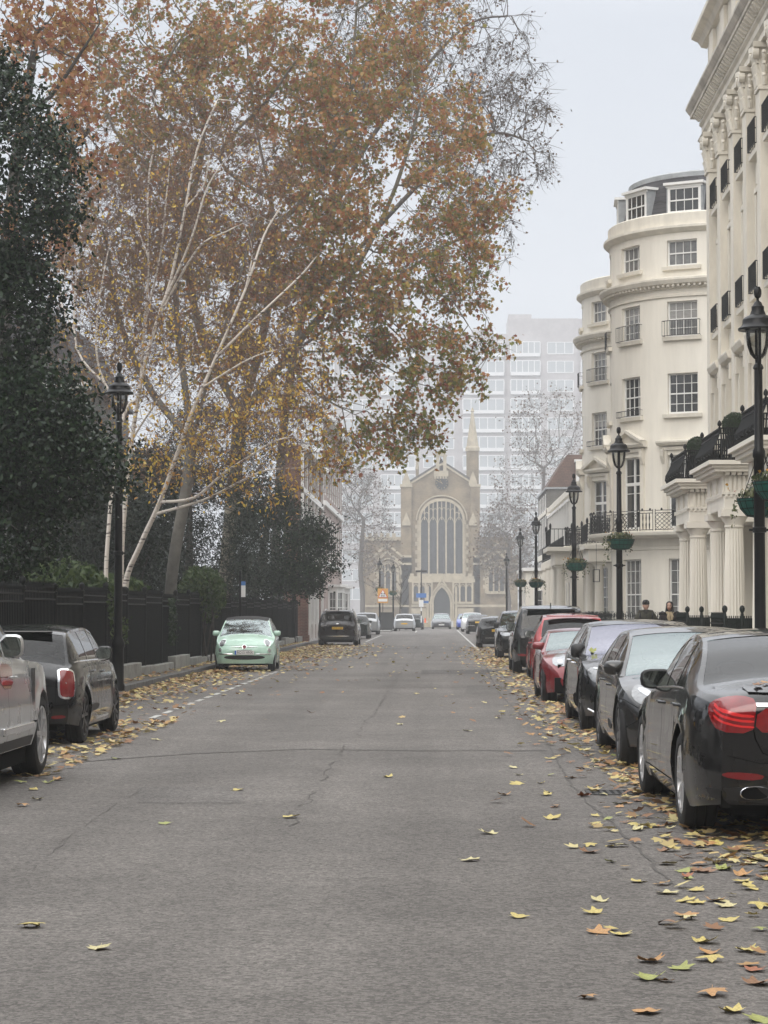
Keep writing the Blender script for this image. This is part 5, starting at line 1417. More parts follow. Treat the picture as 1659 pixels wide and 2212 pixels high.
    a = MB(); a.box(XF+.02, XF+.3, ya, yb-(0 if not far_end else .0), 17.9, 19.7)
    yy = ya+.5
    while yy < yb: a.box(XF-.10, XF+.02, yy-.45, yy+.45, 17.93, 19.6); yy += 2.6
    a.build('attic_wall', M_STUC, t, bevel=.01)
    e = MB(); sweep(path, 0, E1+.2 if far_end else E1, [(-.05, 19.62), (.14, 19.66), (.24, 19.82), (.45, 19.92), (.45, 20.06), (0, 20.16), (-.25, 20.16)], e); e.build('attic_cornice', M_TRIM, t)
    a = MB(); a.box(XF+.30, XF+.55, ya, yb-.6, 20.1, 22.6); a.box(XF+.18, XF+.30, yb-1.9, yb-.5, 20.1, 21.3); a.build('upper_attic', M_STUC, t)
    # small iron guards of the top windows and the tier below
    for wy in wins:
        for z in (13.9, 10.1):
            g = MB(); x0, x1, y0, y1 = XF-.26, XF-.02, wy-.66, wy+.66
            for zz in (z+.02, z+.70): g.bar((x0, y0, zz), (x0, y1, zz), .025); g.bar((x0, y0, zz), (x1, y0, zz), .025); g.bar((x0, y1, zz), (x1, y1, zz), .025)
            k = 22
            for i in range(k+1):
                yy = y0+(y1-y0)*i/k; g.bar((x0, yy, z+.02), (x0, yy, z+.70), .018)
            for i in range(1, 5):
                xx = x0+(x1-x0)*i/5; g.bar((xx, y0, z+.02), (xx, y0, z+.70), .016); g.bar((xx, y1, z+.02), (xx, y1, z+.70), .016)
            g.build('window_guard', M_IRON, t)
    # rain pipes at the party line
    for dy, x in ((.12, .17),):
        p = MB(); p.tube([(XF-x, ya+dy, 5.0), (XF-x, ya+dy, 15.9), (XF-x-.05, ya+dy, 16.2), (XF-.3, ya+dy, 16.4)], .065, 10)
        for z in (6.4, 8.6, 10.9, 13.1, 15.2):
            p.lathe([(.066, z-.09), (.095, z-.07), (.095, z-.03), (.075, z), (.095, z+.03), (.095, z+.07), (.066, z+.09)], 10, (XF-x, ya+dy, 0))
        p.tube([(XF-x, ya+dy, 11.9), (XF-x-.02, ya+dy+.35, 11.8), (XF-.05, ya+dy+.8, 11.75)], .05, 8)
        p.build('rain_pipe', M_TRIM, t, True)
    # ground-floor courses
    g = MB()
    for z in (1.0, 1.6, 2.2, 2.8, 3.4, 4.0):
        g.box(XF-.025, XF-.003, ya+.05, yb-.05, z-.52, z-.03)
    g.box(XF-.12, XF-.004, ya, yb, 4.5, 4.9)
    # leave the courses off the window openings
    g2 = MB()
    for f in range(0, len(g.v), 8):
        y0, y1 = g.v[f][1], g.v[f+2][1]; z0, z1 = g.v[f][2], g.v[f+4][2]
        cuts = [y0] + [q for w_ in sorted(wins) for q in (w_-.62, w_+.62)] + [y1]
        if z0 > 4.4: g2.box(XF-.12, XF-.004, y0, y1, z0, z1); continue
        for a_, b_ in zip(cuts[0::2], cuts[1::2]): g2.box(XF-.025, XF-.003, a_, b_, z0, z1)
    g2.build('rusticated_courses', M_STUC, t, bevel=.008)
    return t

def porch(yn, yf, owner):
    """Doric porch and bombe balcony on it; yn, yf: street depth of near and far column"""
    xc = 6.80; zc0, zc1 = .25, 3.62
    p = MB(); 
    for yy in (yn, yf):
        c = MB(); fluted(c, (xc, yy), .255, .205, zc0, zc1); c.box(xc-.30, xc+.30, yy-.30, yy+.30, .12, .25)
        co = c.build('porch_column', M_STUC2, owner, smooth=True, angle=25)
        k = MB(); k.lathe([(.205, zc1-.10), (.225, zc1-.08), (.225, zc1-.05), (.21, zc1-.04), (.215, zc1), (.31, zc1+.14), (.30, zc1+.17)], 28, (xc, yy, 0)); k.box(xc-.33, xc+.33, yy-.33, yy+.33, zc1+.16, zc1+.32)
        k.build('capital', M_STUC2, co, True, angle=30)
        q = MB(); q.box(XF-.35, XF-.005, yy-.25, yy+.25, .12, zc1+.3); q.build('porch_pilaster', M_STUC2, owner, bevel=.01)
    ya, yb = yn-.30, yf+.30; x0 = xc-.27
    e = MB(); e.box(x0, XF-.01, ya, yb, 3.94, 4.28); e.build('architrave', M_STUC2, owner, bevel=.012)
    e = MB(); e.box(x0+.03, XF-.01, ya+.03, yb-.03, 4.33, 4.72)
    def trig(c, ax, nn):
        for i in (-2, -1, 0, 1, 2):
            q = c + ax*(i*.105); e.obox(q + nn*.02, ax*.035, nn*.022, Vector((0, 0, .19)))
    yy = ya+.40
    for s_ in (ya+.36, (ya+yb)/2, yb-.36): trig(Vector((x0+.03, s_, 4.525)), Vector((0, 1, 0)), Vector((-1, 0, 0)))
    for xx in (x0+.36, x0+1.15): 
        trig(Vector((xx, ya+.03, 4.525)), Vector((1, 0, 0)), Vector((0, -1, 0))); trig(Vector((xx, yb-.03, 4.525)), Vector((1, 0, 0)), Vector((0, 1, 0)))
    e.build('frieze', M_STUC2, owner, bevel=.006)
    e = MB(); e.box(x0-.04, XF-.01, ya-.04, yb+.04, 4.28, 4.33)
    for i in range(26):
        yy = ya+(yb-ya)*(i+.5)/26; e.box(x0-.05, x0-.04, yy-.03, yy+.03, 4.22, 4.279)
    for i in range(16):
        xx = x0+1.8*(i+.5)/16; e.box(xx-.03, xx+.03, ya-.05, ya-.04, 4.22, 4.279)
    for i in range(20):
        yy = ya+(yb-ya)*(i+.5)/20; e.box(x0-.16, x0+.03, yy-.05, yy+.05, 4.72, 4.79)
    for i in range(13):
        xx = x0+1.8*(i+.5)/13; e.box(xx-.05, xx+.05, ya-.16, ya+.03, 4.72, 4.79)
    e.box(x0-.24, XF-.01, ya-.24, yb+.24, 4.79, 4.87); e.box(x0-.30, XF-.01, ya-.30, yb+.30, 4.872, 4.94); e.box(x0-.38, XF-.01, ya-.38, yb+.38, 4.943, 5.04)
    e.build('porch_cornice', M_STUC2, owner, bevel=.014)
    s = MB(); s.box(6.3, XF-.4, ya-.1, yb+.1, .0, .125); s.build('porch_step', M_STONE, owner, bevel=.01)
    # balcony of black iron, belly out below
    z0 = 5.045; Hh = .74
    prof = [(-.02, 0), (.10, .06), (.155, .16), (.14, .28), (.06, .42), (.0, .56), (-.03, .68), (-.03, Hh)]
    b = MB(); bx0, by0, by1 = x0-.12, ya-.12, yb+.12
    n_ = 34
    for i in range(n_+1):
        yy = by0+(by1-by0)*i/n_; b.tube([(bx0-o, yy, z0+z) for o, z in prof], .013, 4, False)
    n_ = 42
    for i in range(1, n_):
        xx = bx0+(XF-bx0)*i/n_
        b.tube([(xx, by0-o, z0+z) for o, z in prof], .019, 4, False); b.tube([(xx, by1+o, z0+z) for o, z in prof], .019, 4, False)
    for z, o, w_ in ((Hh, -.03, .05), (.62, -.005, .025), (.03, .02, .035)):
        b.bar((bx0-o, by0-o, z0+z), (bx0-o, by1+o, z0+z), w_, .03); b.bar((bx0-o, by0-o, z0+z), (XF, by0-o, z0+z), w_, .03); b.bar((bx0-o, by1+o, z0+z), (XF, by1+o, z0+z), w_, .03)
    bo = b.build('balcony_railing', M_IRON, owner); 
    pm = MB()   # palmette castings on the belly of the rail
    def palm(c, ax, nn):
        for i in range(-3, 4):
            a = i*.38; tip = c + ax*(math.sin(a)*.13) + Vector((0, 0, math.cos(a)*.15)); pm.tube([c+nn*.01, (c+tip)/2+nn*.03, tip+nn*.0], [.012, .022, .006], 4)
    for i in range(4): palm(Vector((bx0+.25+i*.42, by0-.15, z0+.14)), Vector((1, 0, 0)), Vector((0, -1, 0)))
    for i in range(6): palm(Vector((bx0-.15, by0+.3+i*.5, z0+.14)), Vector((0, 1, 0)), Vector((-1, 0, 0)))
    for xx in (bx0+.46, bx0+.88):
        pm.lathe([(.045, -.008), (.06, -.008), (.06, .008), (.045, .008), (.045, -.008)], 14, (xx, by0+.01, z0+.46), axis='y')
        for dz in (.14, .30, .60, .74): pm.bar((xx-.05, by0+.0, z0+dz), (xx+.05, by0+.0, z0+dz+.03), .02)
    pm.build('railing_ornament', M_IRON, bo)['kind'] = 'stuff'
    for (xx, yy) in ((bx0+.02, by0+.02), (bx0+.02, by1-.02), (bx0+.95, by0+.02)):
        f = MB(); f.lathe([(.02, z0+Hh-.02), (.028, z0+Hh+.02), (.018, z0+Hh+.04), (.045, z0+Hh+.06), (.05, z0+Hh+.10), (.04, z0+Hh+.14), (.008, z0+Hh+.18)], 10, (xx, yy, 0))
        f.build('finial', M_IRON, owner, True)
    # front door behind the columns
    d = MB(); ym = (yn+yf)/2; d.box(XF-.06, XF-.006, ym-.55, ym+.55, .3, 2.75)
    for zz in (.55, 1.6): 
        for dy in (-.27, .27): d.box(XF-.085, XF-.06, ym+dy-.2, ym+dy+.2, zz, zz+.85)
    do = d.build('front_door', M_DOORG, owner, bevel=.008); k = MB(); k.ball((XF-.13, ym, 1.35), .045); k.build('door_knob', M_IRON, do, True)
    return (bx0, by0, by1, z0)

hA = terrace_house(61.8, 69.2, [66.0, 63.4], 'end cream house of the right terrace, where its great cornice meets the sky', True)
hB = terrace_house(53.9, 61.8, [60.5, 57.9, 55.3], 'cream house beside the end house, its columned porch farthest along the terrace')
hC = terrace_house(46.6, 53.9, [52.6, 50.1, 47.8], 'cream house at the right edge with the middle columned porch and black balcony')
hD = terrace_house(39.2, 46.6, [45.3, 42.8, 40.5], 'cream house at the far right edge whose balcony shows behind the tall lamp post')
porch(57.3, 59.8, hB); porch(50.35, 52.85, hC); porch(43.3, 45.8, hD)

def topiary(x, y, z, r, label):
    t = thing('topiary_ball', (x, y, z), label, 'plant', 'clipped box balls on the balconies')
    p = MB(); p.lathe([(.001, z), (.15, z), (.20, z+.64), (.22, z+.66), (.22, z+.72), (.19, z+.72), (.18, z+.66), (.001, z+.66)], 18, (x, y, 0)); p.build('pot', M_IRON, t, True)
    cz = z+.68+r*.95
    N_ = 4600; d = NP.normal(size=(N_, 3)); d /= np.linalg.norm(d, axis=1)[:, None]
    lump = np.array([.06*mnoise.noise(Vector(q*4)) for q in d]); pos = d*(r*(1+lump)-np.abs(NP.normal(0, .03, N_)))[:, None]*np.array([1, 1, .95]) + np.array([x, y, cz])
    leaf_cloud('foliage', pos, .046, M_BOX, t, aspect=.6, nrm=d)
    c = MB(); c.ball((x, y, cz), r*.74, 10); c.build('stem', M_EARTH, t, True)  # dark inner ball added to fill the foliage, not a stem
# ---- topiary on the porch balconies
topiary(6.95, 58.6, 5.04, .30, 'small clipped box ball in the farthest black porch balcony')
topiary(7.02, 51.7, 5.04, .31, 'clipped box ball in the middle black porch balcony')
topiary(7.30, 44.8, 5.04, .29, 'clipped box ball half hidden behind the tall near lamp post')

# ---- bow-fronted houses
def bow_house(cx, cy, rad, label, full):
    t = thing('bow_fronted_house', (cx, cy, 0), label, 'house', 'bow-fronted cream houses')
    # path: angle measured from the south face, turning to the street; s = arc length
    def path_r(r):
        def f(s):
            a = s/rad; n = Vector((-math.sin(a), -math.cos(a), 0)); return Vector((cx, cy, 0)) + n*r, n
        return f
    path = path_r(rad); S0, S1 = -R(60)*rad, R(150)*rad
    H = 16.35; ops, spec = [], []
    angs = [R(27), R(60), R(93), R(126), R(-12), R(-45)]
    for i, a in enumerate(angs):
        s = a*rad
        for z0, z1, r_, c_, m_ in ((.9, 3.66, 6, 4, M_PANEC), (4.85, 7.67, 4, 2, M_PANE), (9.26, 10.83, 4, 4, M_PANE), (12.26, 13.63, 4, 4, M_PANEC), (15.0, 16.02, 2, 4, M_PANEC)):
            o = (s-.62, s+.62, z0, z1); ops.append(o); spec.append((o, r_, c_, m_, z0))
    wall(path, S0, S1, 0, H, ops, M_STUC2, 'wall', t, .24, .45)
    for o, r_, c_, m_, z0 in spec:
        if 4 < z0 < 5: sash(path, o, 4, 2, t, .22, m_, meet=.63, casement=True)
        else: sash(path, o, r_, c_, t, .2, m_)
    m = MB()
    sweep(path, S0, S1, [(0, 13.78), (.07, 13.80), (.07, 13.88), (.02, 13.90), (0, 13.9)], m, .35)
    sweep(path, S0, S1, [(0, 14.12), (.12, 14.14), (.12, 14.22), (.34, 14.28), (.42, 14.42), (.42, 14.50), (.05, 14.58), (0, 14.58)], m, .35)
    sweep(path, S0, S1, [(0, 16.30), (.10, 16.34), (.24, 16.46), (.24, 16.56), (.06, 16.60), (.06, 17.05), (.0, 17.10), (-.3, 17.10), (-.3, 16.30)], m, .35)
    m.build('cornice', M_TRIM, t)
    m = MB(); a = -R(55)
    while a < R(148):
        p, n = path(a*rad); tt = Vector((-n.y, n.x, 0)); c = p + n*.19; c.z = 14.235; m.obox(c, n*.09, tt*.045, Vector((0, 0, .055))); a += .045
    q = m.build('dentils', M_TRIM, t); q['kind'] = 'stuff'
    for a in angs:
        s = a*rad
        for z in (9.26, 12.26, 15.0): m = MB(); sweep(path, s-.78, s+.78, [(0, z-.16), (.14, z-.16), (.16, z-.02), (0, z+.0)], m, .3); m.build('window_sill', M_TRIM, t)
    # tall first-floor windows: architraves; the second one has a pediment
    for i, a in enumerate(angs):
        s = a*rad; m = MB()
        for d in (-.74, .74): sweep(path, s+d-.1, s+d+.1, [(0, 4.7), (.07, 4.7), (.07, 7.9), (0, 7.9)], m, .2)
        for d in (-.80, .80): sweep(path, s+d-.07, s+d+.07, [(.0, 7.45), (.09, 7.35), (.20, 7.62), (.22, 7.9), (0, 7.9)], m, .2)
        sweep(path, s-.85, s+.85, [(0, 7.86), (.10, 7.86), (.12, 7.98), (0, 8.0)], m, .3)
        sweep(path, s-1.0, s+1.0, [(0, 8.02), (.22, 8.04), (.30, 8.14), (.30, 8.20), (0, 8.26)], m, .3)
        if i in (1, 2):
            p, n = path(s); tt = Vector((-n.y, n.x, 0)); 
            for sd in (-1, 1):
                A_, B_ = p + n*.14 + tt*(sd*1.02) + Vector((0, 0, 8.24)), p + n*.14 + Vector((0, 0, 8.70)); m.bar(A_, B_, .30, .12)
            vs = [p + n*.05 + tt*-.95 + Vector((0, 0, 8.24)), p + n*.05 + tt*.95 + Vector((0, 0, 8.24)), p + n*.05 + Vector((0, 0, 8.66))]; m.add(vs, [(0, 1, 2)])
        m.build('window_surround', M_TRIM, t)
    # little guards at the upper windows
    for a in angs[:4]:
        for z, hh in ((12.28, .58), (9.28, .22)):
            if z < 10 and a != angs[1]: continue
            g = MB(); pr = path_r(rad+.20)
            for zz in (z, z+hh): 
                P = [pr((a+f*.165)*rad)[0] + Vector((0, 0, zz)) for f in (-1, -.5, 0, .5, 1)]; g.tube(P, .014, 4)
            for k in range(15):
                q = pr((a-.165+.33*k/14)*rad)[0]; g.bar((q.x, q.y, z), (q.x, q.y, z+hh), .014)
            for f in (-1, 1):
                q, n = pr((a+f*.165)*rad)
                for zz in (z, z+hh): g.bar(q + Vector((0, 0, zz)), q - n*.2 + Vector((0, 0, zz)), .014)
            g.build('window_guard', M_IRON, t)
    # balcony: stone shelf and lattice iron
    m = MB(); sweep(path, S0, S1, [(0, 4.46), (.70, 4.50), (.86, 4.56), (.90, 4.66), (.90, 4.70), (0, 4.72)], m, .35); sweep(path, S0, S1, [(0, 4.0), (.05, 4.02), (.05, 4.14), (0, 4.16)], m, .35); m.build('balcony_shelf', M_STUC2, t)
    g = MB(); pr = path_r(rad+.82); zb, zt = 4.76, 5.50; a = -R(50); pan = 0
    def pt(a, z): q = pr(a*rad)[0]; return Vector((q.x, q.y, z))
    while a < R(140):
        w_ = .26 if pan % 2 == 0 else .115
        for aa in (a, a+w_): g.bar(pt(aa, zb-.04), pt(aa, zt+.05), .026)
        for zz in (zb, zt, zt-.10): g.tube([pt(a+w_*f, zz) for f in (0, .33, .66, 1)], .013, 4)
        if pan % 2 == 0:
            nx, nz = 7, 4
            for i in range(nx):
                for j in range(nz):
                    u0, u1 = a+w_*i/nx, a+w_*(i+1)/nx; v0, v1 = zb+(zt-.10-zb)*j/nz, zb+(zt-.10-zb)*(j+1)/nz
                    g.bar(pt(u0, v0), pt(u1, v1), .016); g.bar(pt(u0, v1), pt(u1, v0), .016)
        else:
            for k in range(1, 4): 
                aa = a+w_*k/4; g.tube([pt(aa, zb), pt(aa, zb+.2), pt(aa, zb+.3), pt(aa, zb+.45), pt(aa, zt-.1)], [.014, .03, .014, .03, .014], 5)
        for k in range(2): 
            aa = a+w_*(k*.6+.2); g.lathe([(.03, zt+.0), (.045, zt+.04), (.02, zt+.09)], 6, (pt(aa, 0).x, pt(aa, 0).y, 0))
        a += w_+.02; pan += 1
    g.build('balcony_railing', M_IRON, t)
    if not full: b = MB(); b.box(cx-.3, cx+9, cy-rad*.45, cy+8.0, 0, 16.9); b.build('house_body', M_STUC2, t); return t
    # slate attic with dormers
    m = MB(); r0, r1 = rad-.42, rad-.85
    k = 36
    vs = []
    for r_, z in ((r0, 17.0), (r1, 18.75)):
        for i in range(k+1):
            a = S0/rad + (S1-S0)/rad*i/k; vs.append((cx-math.sin(a)*r_, cy-math.cos(a)*r_, z))
    m.add(vs, [(i, i+1, k+2+i, k+1+i) for i in range(k)]); ro = m.build('roof', M_SLATE, t, True)
    m = MB(); sweep(path_r(r1), S0, S1, [(-.02, 18.62), (.05, 18.62), (.07, 18.80), (-.05, 18.86), (-2.2, 18.95), (-2.2, 18.80)], m, .35); m.build('roof_kerb', M_LEAD, t)
    m = MB(); sweep(path_r(rad-.3), S0, S1, [(0, 16.9), (.0, 17.02), (-.6, 17.02), (-.6, 16.9)], m, .4); m.build('gutter', M_LEAD, t)
    for a in (R(27), R(60), R(93)):
        s = a*rad; pd = path_r(rad-.40); p, n = pd(s); tt = Vector((-n.y, n.x, 0))
        z0, z1 = 17.05, 18.22; wv = .74
        for sd in (-1, 1): d = MB(); d.obox(p + tt*(sd*(wv-.05)) - n*.35 + Vector((0, 0, (z0+z1)/2)), tt*.05, n*.40, Vector((0, 0, (z1-z0)/2))); d.build('dormer_cheek', M_LEAD, t)
        d = MB(); d.obox(p - n*.3 + Vector((0, 0, z1+.05)), tt*(wv+.08), n*.5, Vector((0, 0, .05))); d.obox(p + n*.075 + Vector((0, 0, z1-.04)), tt*(wv+.01), n*.03, Vector((0, 0, .05)))
        d.build('dormer_roof', M_SASH, t)
        ch = lambda q, p=p, n=n, tt=tt, s=s: (p + tt*(q-s)*-1*-1, n)
        sash(lambda q, p=p, n=n, tt=tt, s=s: (p + n*.06 - tt*(s-q), n), (s-wv+.06, s+wv-.06, z0+.02, z1-.06), 2, 4, t, .05, M_PANE, fr=.10)
    # body of the house behind the bow
    b = MB(); b.box(cx-.3, cx+9, cy-rad*.45, cy+8.0, 0, 16.9); b.build('house_body', M_STUC2, t)
    return t
def south_front(): pass
b1 = bow_house(11.5, 88.5, 4.5, 'cream bow-fronted house with lattice balcony and slate dormers', True)
b2 = bow_house(11.35, 103.5, 4.5, 'second cream bow-fronted house, only a sliver past the first', False)

# columned porch of the second bow house, with a hanging lantern
t = b2
p = MB()
for (x, y) in ((5.75, 105.3), (5.75, 102.6), (6.9, 99.0), (7.1, 96.4)):
    c = MB(); c.lathe([(.24, .25), (.24, .40), (.215, .44), (.21, 1.6), (.18, 3.55), (.20, 3.58), (.2, 3.62), (.27, 3.70)], 20, (x, y, 0)); c.box(x-.28, x+.28, y-.28, y+.28, .1, .25); c.box(x-.28, x+.28, y-.28, y+.28, 3.70, 3.80)
    c.build('porch_column', M_STUC2, t, True)
e = MB(); e.box(5.45, 8.4, 102.2, 105.7, 3.80, 4.35); e.box(5.25, 8.4, 102.0, 105.9, 4.35, 4.42); e.box(5.1, 8.4, 101.85, 106.05, 4.423, 4.62); e.build('porch_entablature', M_STUC2, t, bevel=.015)
e = MB(); e.box(6.6, 8.4, 96.0, 99.4, 3.80, 4.35); e.box(6.42, 8.4, 95.85, 99.6, 4.353, 4.52); e.build('porch_entablature', M_STUC2, t, bevel=.015)
for (x0, y0, y1) in ((5.25, 102.0, 105.9), (6.55, 95.95, 99.5)):
    z0 = 4.66; g = MB()
    for zz in (z0+.03, z0+.80): g.bar((x0, y0, zz), (x0, y1, zz), .035); g.bar((x0, y0, zz), (8.4, y0, zz), .035)
    for i in range(22): yy = y0+(y1-y0)*i/21; g.bar((x0, yy, z0), (x0, yy, z0+.8), .022)
    for i in range(18): xx = x0+(8.4-x0)*i/17; g.bar((xx, y0, z0), (xx, y0, z0+.8), .022)
    for (xx, yy) in ((x0, y0), (x0, y1), (x0+1, y0)): g.lathe([(.02, z0), (.035, z0+.8), (.06, z0+.9), (.05, z0+1.0), (.005, z0+1.08)], 8, (xx, yy, 0))
    g.build('balcony_railing', M_IRON, t)
l = thing('hanging_lantern', (6.62, 91.5, 0), 'square black lantern hanging in the porch of the bow-fronted house', 'lantern')
q = MB(); lx, ly, z0, z1, w_ = 6.62, 91.5, 2.86, 3.36, .13
for sx_ in (-1, 1):
    for sy in (-1, 1): q.bar((lx+sx_*w_, ly+sy*w_, z0), (lx+sx_*w_, ly+sy*w_, z1), .022)
for zz in (z0, z1):
    for sx_ in (-1, 1): q.bar((lx+sx_*w_, ly-w_, zz), (lx+sx_*w_, ly+w_, zz), .022); q.bar((lx-w_, ly+sx_*w_, zz), (lx+w_, ly+sx_*w_, zz), .022)
q.bar((lx, ly, z1), (lx, ly, 4.46), .014); q.build('frame', M_IRON, l)
q = MB()
for dx in (-.05, 0, .05): q.lathe([(.001, z0+.12), (.014, z0+.12), (.014, z0+.24), (.006, z0+.28), (.001, z0+.3)], 8, (lx+dx, ly, 0))
q.build('candles', M_TRIM, l)
# basement railings before the bow houses
rl = thing('area_railing', (8, 84, 0), 'black spear-topped railings in front of the bow-fronted house', 'railing')
q = MB(); P = []
pts = [(9.5, 80.6), (8.0, 81.2), (6.6, 83.2), (6.1, 86), (6.0, 90), (6.0, 95)]
for a_, b_ in zip(pts[:-1], pts[1:]):
    a_, b_ = Vector(a_), Vector(b_); k = int((b_-a_).length/.13); P += [a_.lerp(b_, i/k) for i in range(k)]
for v in P: q.bar((v.x, v.y, .12), (v.x, v.y, 1.42), .022); q.lathe([(.012, 1.40), (.028, 1.44), (.004, 1.58)], 4, (v.x, v.y, 0))
q.build('bars', M_IRON, rl)
q = MB(); 
for a_, b_ in zip(pts[:-1], pts[1:]):
    for z in (.25, 1.3): q.bar((*a_, z), (*b_, z), .035)
q.build('rails', M_IRON, rl)
q = MB(); rg = random.Random(4)
hp = thing('low_hedge', (7, 82, 0), 'low dark clipped hedge behind the spear-topped railings', 'hedge')
pos = np.array([(a_[0]+.45+NP.normal(0, .12), a_[1]+NP.normal(0, .1), NP.uniform(.2, 1.62)) for a_ in P for _ in range(60)]); leaf_cloud('foliage', pos, .06, M_EVER, hp)

# ---- railing returns beside the porches (green-black panels with ball tops)
for i, (y, x0, x1, lab) in enumerate(((53.0, 6.02, 6.70, 'dark green iron railing panel with ball finials by the farther columns'), (46.2, 6.03, 6.76, 'dark green iron railing panel with ball finials beside the near lamp post'))):
    t = thing('railing_panel', ((x0+x1)/2, y, .12), lab, 'railing', 'railing returns beside the porches')
    m = MB(); n = 16
    for k in range(n+1): x = x0+(x1-x0)*k/n; m.bar((x, y, .12), (x, y, 1.52), .022)
    for z in (.22, 1.12, 1.40): m.bar((x0, y, z), (x1, y, z), .03, .05)
    m.build('bars', M_IRONG, t)
    m = MB(); m.box(x0+.01, x1-.01, y+.02, y+.035, .2, 1.47); m.build('back_panel', M_IRONG, t)
    for x in (x0, (x0+x1)/2, x1):
        f = MB(); f.lathe([(.035, .12), (.035, 1.56), (.025, 1.58), (.04, 1.60), (.058, 1.645), (.058, 1.68), (.04, 1.72), (.01, 1.74)], 12, (x, y, 0)); f.build('post', M_IRONG, t, True)
    f = MB(); f.lathe([(.025, .12), (.025, 1.55), (.05, 1.62), (.04, 1.68), (.055, 1.72), (.005, 1.98)], 10, (x1+.07, y-.05, 0)); f.build('spear_post', M_IRONG, t, True)
    m = MB()
    for k in range(16): yy = y+.15+k*.14; m.bar((x0, yy, .12), (x0, yy, 1.45), .022); m.lathe([(.012, 1.44), (.026, 1.48), (.004, 1.6)], 4, (x0, yy, 0))
    for z in (.22, 1.36): m.bar((x0, y, z), (x0, y+2.35, z), .03)
    m.build('side_bars', M_IRONG, t)

# ---- lower terrace and brick house farther on
M_GBRICK = brick_mat('grey_brick', (.15, .14, .125), (.11, .105, .095), (.20, .195, .18), axis='XY')
M_RTILE = brick_mat('brown_roof_tile', (.14, .085, .065), (.11, .07, .055), (.05, .035, .03), rowh=.12, axis='XY')
t = thing('low_white_terrace', (7.0, 110, 0), 'low white terrace with long windows under the brick mansard house', 'house')
path, Ln = line_path((7.0, 110.5), (7.0, 133), (-1, 0)); ops = []
for i in range(9):
    s = 1.3+i*2.45; ops += [(s-.75, s+.75, 4.9, 7.1), (s-.6, s+.6, 1.0, 3.2)]
wall(path, 0, Ln, 0, 8.0, ops, M_STUC2, 'wall', t, .2)
for o in ops: sash(path, o, 3, 2, t, .1, M_PANE, fr=.14)
m = MB()
for i in range(9):
    s = 110.5+1.3+i*2.45; m.box(6.65, 7.0, s-.85, s-.72, 4.9, 7.2); m.box(6.65, 7.0, s+.72, s+.85, 4.9, 7.2); m.box(6.60, 7.0, s-.9, s+.9, 7.2, 7.35)
m.build('window_surround', M_SASH, t)
m = MB(); m.box(7.0, 13, 110.5, 110.52, 0, 8); m.box(7, 13, 110.5, 133, 7.98, 8.2); m.box(6.7, 7.0, 110.5, 133, 7.6, 7.9); m.box(6.3, 7.0, 110.5, 133, 4.3, 4.55); m.build('cornice', M_STUC2, t)
m = MB()
for i in range(90): y = 110.5+i*.25; m.bar((6.35, y, 4.55), (6.35, y, 5.4), .03)
for z in (4.65, 5.4): m.bar((6.35, 110.5, z), (6.35, 133, z), .04)
m.build('balcony_railing', M_IRON, t)
for i in range(4):
    c = MB(); c.lathe([(.22, .12), (.2, 3.9), (.28, 4.0), (.28, 4.3)], 14, (6.2, 112+i*4.5, 0)); c.build('porch_column', M_STUC2, t, True)

t = thing('brick_mansard_house', (8, 158, 0), 'grey brick house with brown mansard roof and one white dormer', 'house')
X0, Y0 = 7.9, 158.0
path, Ln = line_path((X0+6.5, Y0), (X0, Y0), (0, -1)); wall(path, 0, Ln, 0, 10.6, [], M_GBRICK, 'side_wall', t)
path2, L2 = line_path((X0, Y0), (X0, Y0+14), (-1, 0)); ops = [(s-.6, s+.6, a, b) for s in (2, 4.5, 7, 9.5, 12) for a, b in ((1, 2.8), (3.2, 5.4), (6.4, 8.6), (9.0, 10.2))]
wall(path2, 0, L2, 0, 10.6, ops, M_GBRICK, 'wall', t, .1)
for o in ops: sash(path2, o, 3, 3, t, .06, M_PANE, fr=.12)
m = MB(); m.box(X0-.06, X0+6.5, Y0-.06, Y0-.003, 8.5, 9.1); m.box(X0-.06, X0-.003, Y0-.06, Y0+14, 8.7, 9.0); m.box(X0-.05, X0+6.5, Y0-.05, Y0-.003, 5.2, 5.7); m.box(X0-.05, X0-.003, Y0, Y0+14, 5.5, 5.9); m.build('stone_band', M_STUC2, t)
m = MB(); zb, zt = 10.6, 13.0
m.add([(X0, Y0, zb), (X0+6.5, Y0, zb), (X0+6.5, Y0+14, zb), (X0, Y0+14, zb), (X0+1.5, Y0+.7, zt), (X0+6.5, Y0+.7, zt), (X0+6.5, Y0+12, zt), (X0+1.5, Y0+12, zt)], [(0, 1, 5, 4), (3, 0, 4, 7), (4, 5, 6, 7), (1, 2, 6, 5), (2, 3, 7, 6)]); m.build('roof', M_RTILE, t)
m = MB(); m.box(X0-.1, X0+6.5, Y0-.1, Y0+14, zb-.15, zb+.0); m.build('eaves', M_LEAD, t)
path3, _ = line_path((X0+3.4, Y0-.02), (X0+2.2, Y0-.02), (0, -1)); sash(path3, (-.05, 1.25, 10.75, 12.4), 4, 4, t, .0, M_PANEC, fr=.16)
m = MB(); m.box(X0+2.1, X0+3.5, Y0+.0, Y0+1.0, 10.7, 12.42); m.box(X0+2.0, X0+3.6, Y0-.1, Y0+1.1, 12.42, 12.6); m.build('dormer', M_SASH, t)
t = thing('white_shopfront', (6.2, 140, 0), 'low white-fronted house beside the far right lamp posts', 'house')
path, Ln = line_path((7.6, 139), (5.6, 139), (0, -1)); wall(path, 0, Ln, 0, 4.2, [(.5, 1.5, 1.0, 3.0)], M_STUC2, 'wall', t, .1); sash(path, (.5, 1.5, 1.0, 3.0), 3, 2, t, .05)
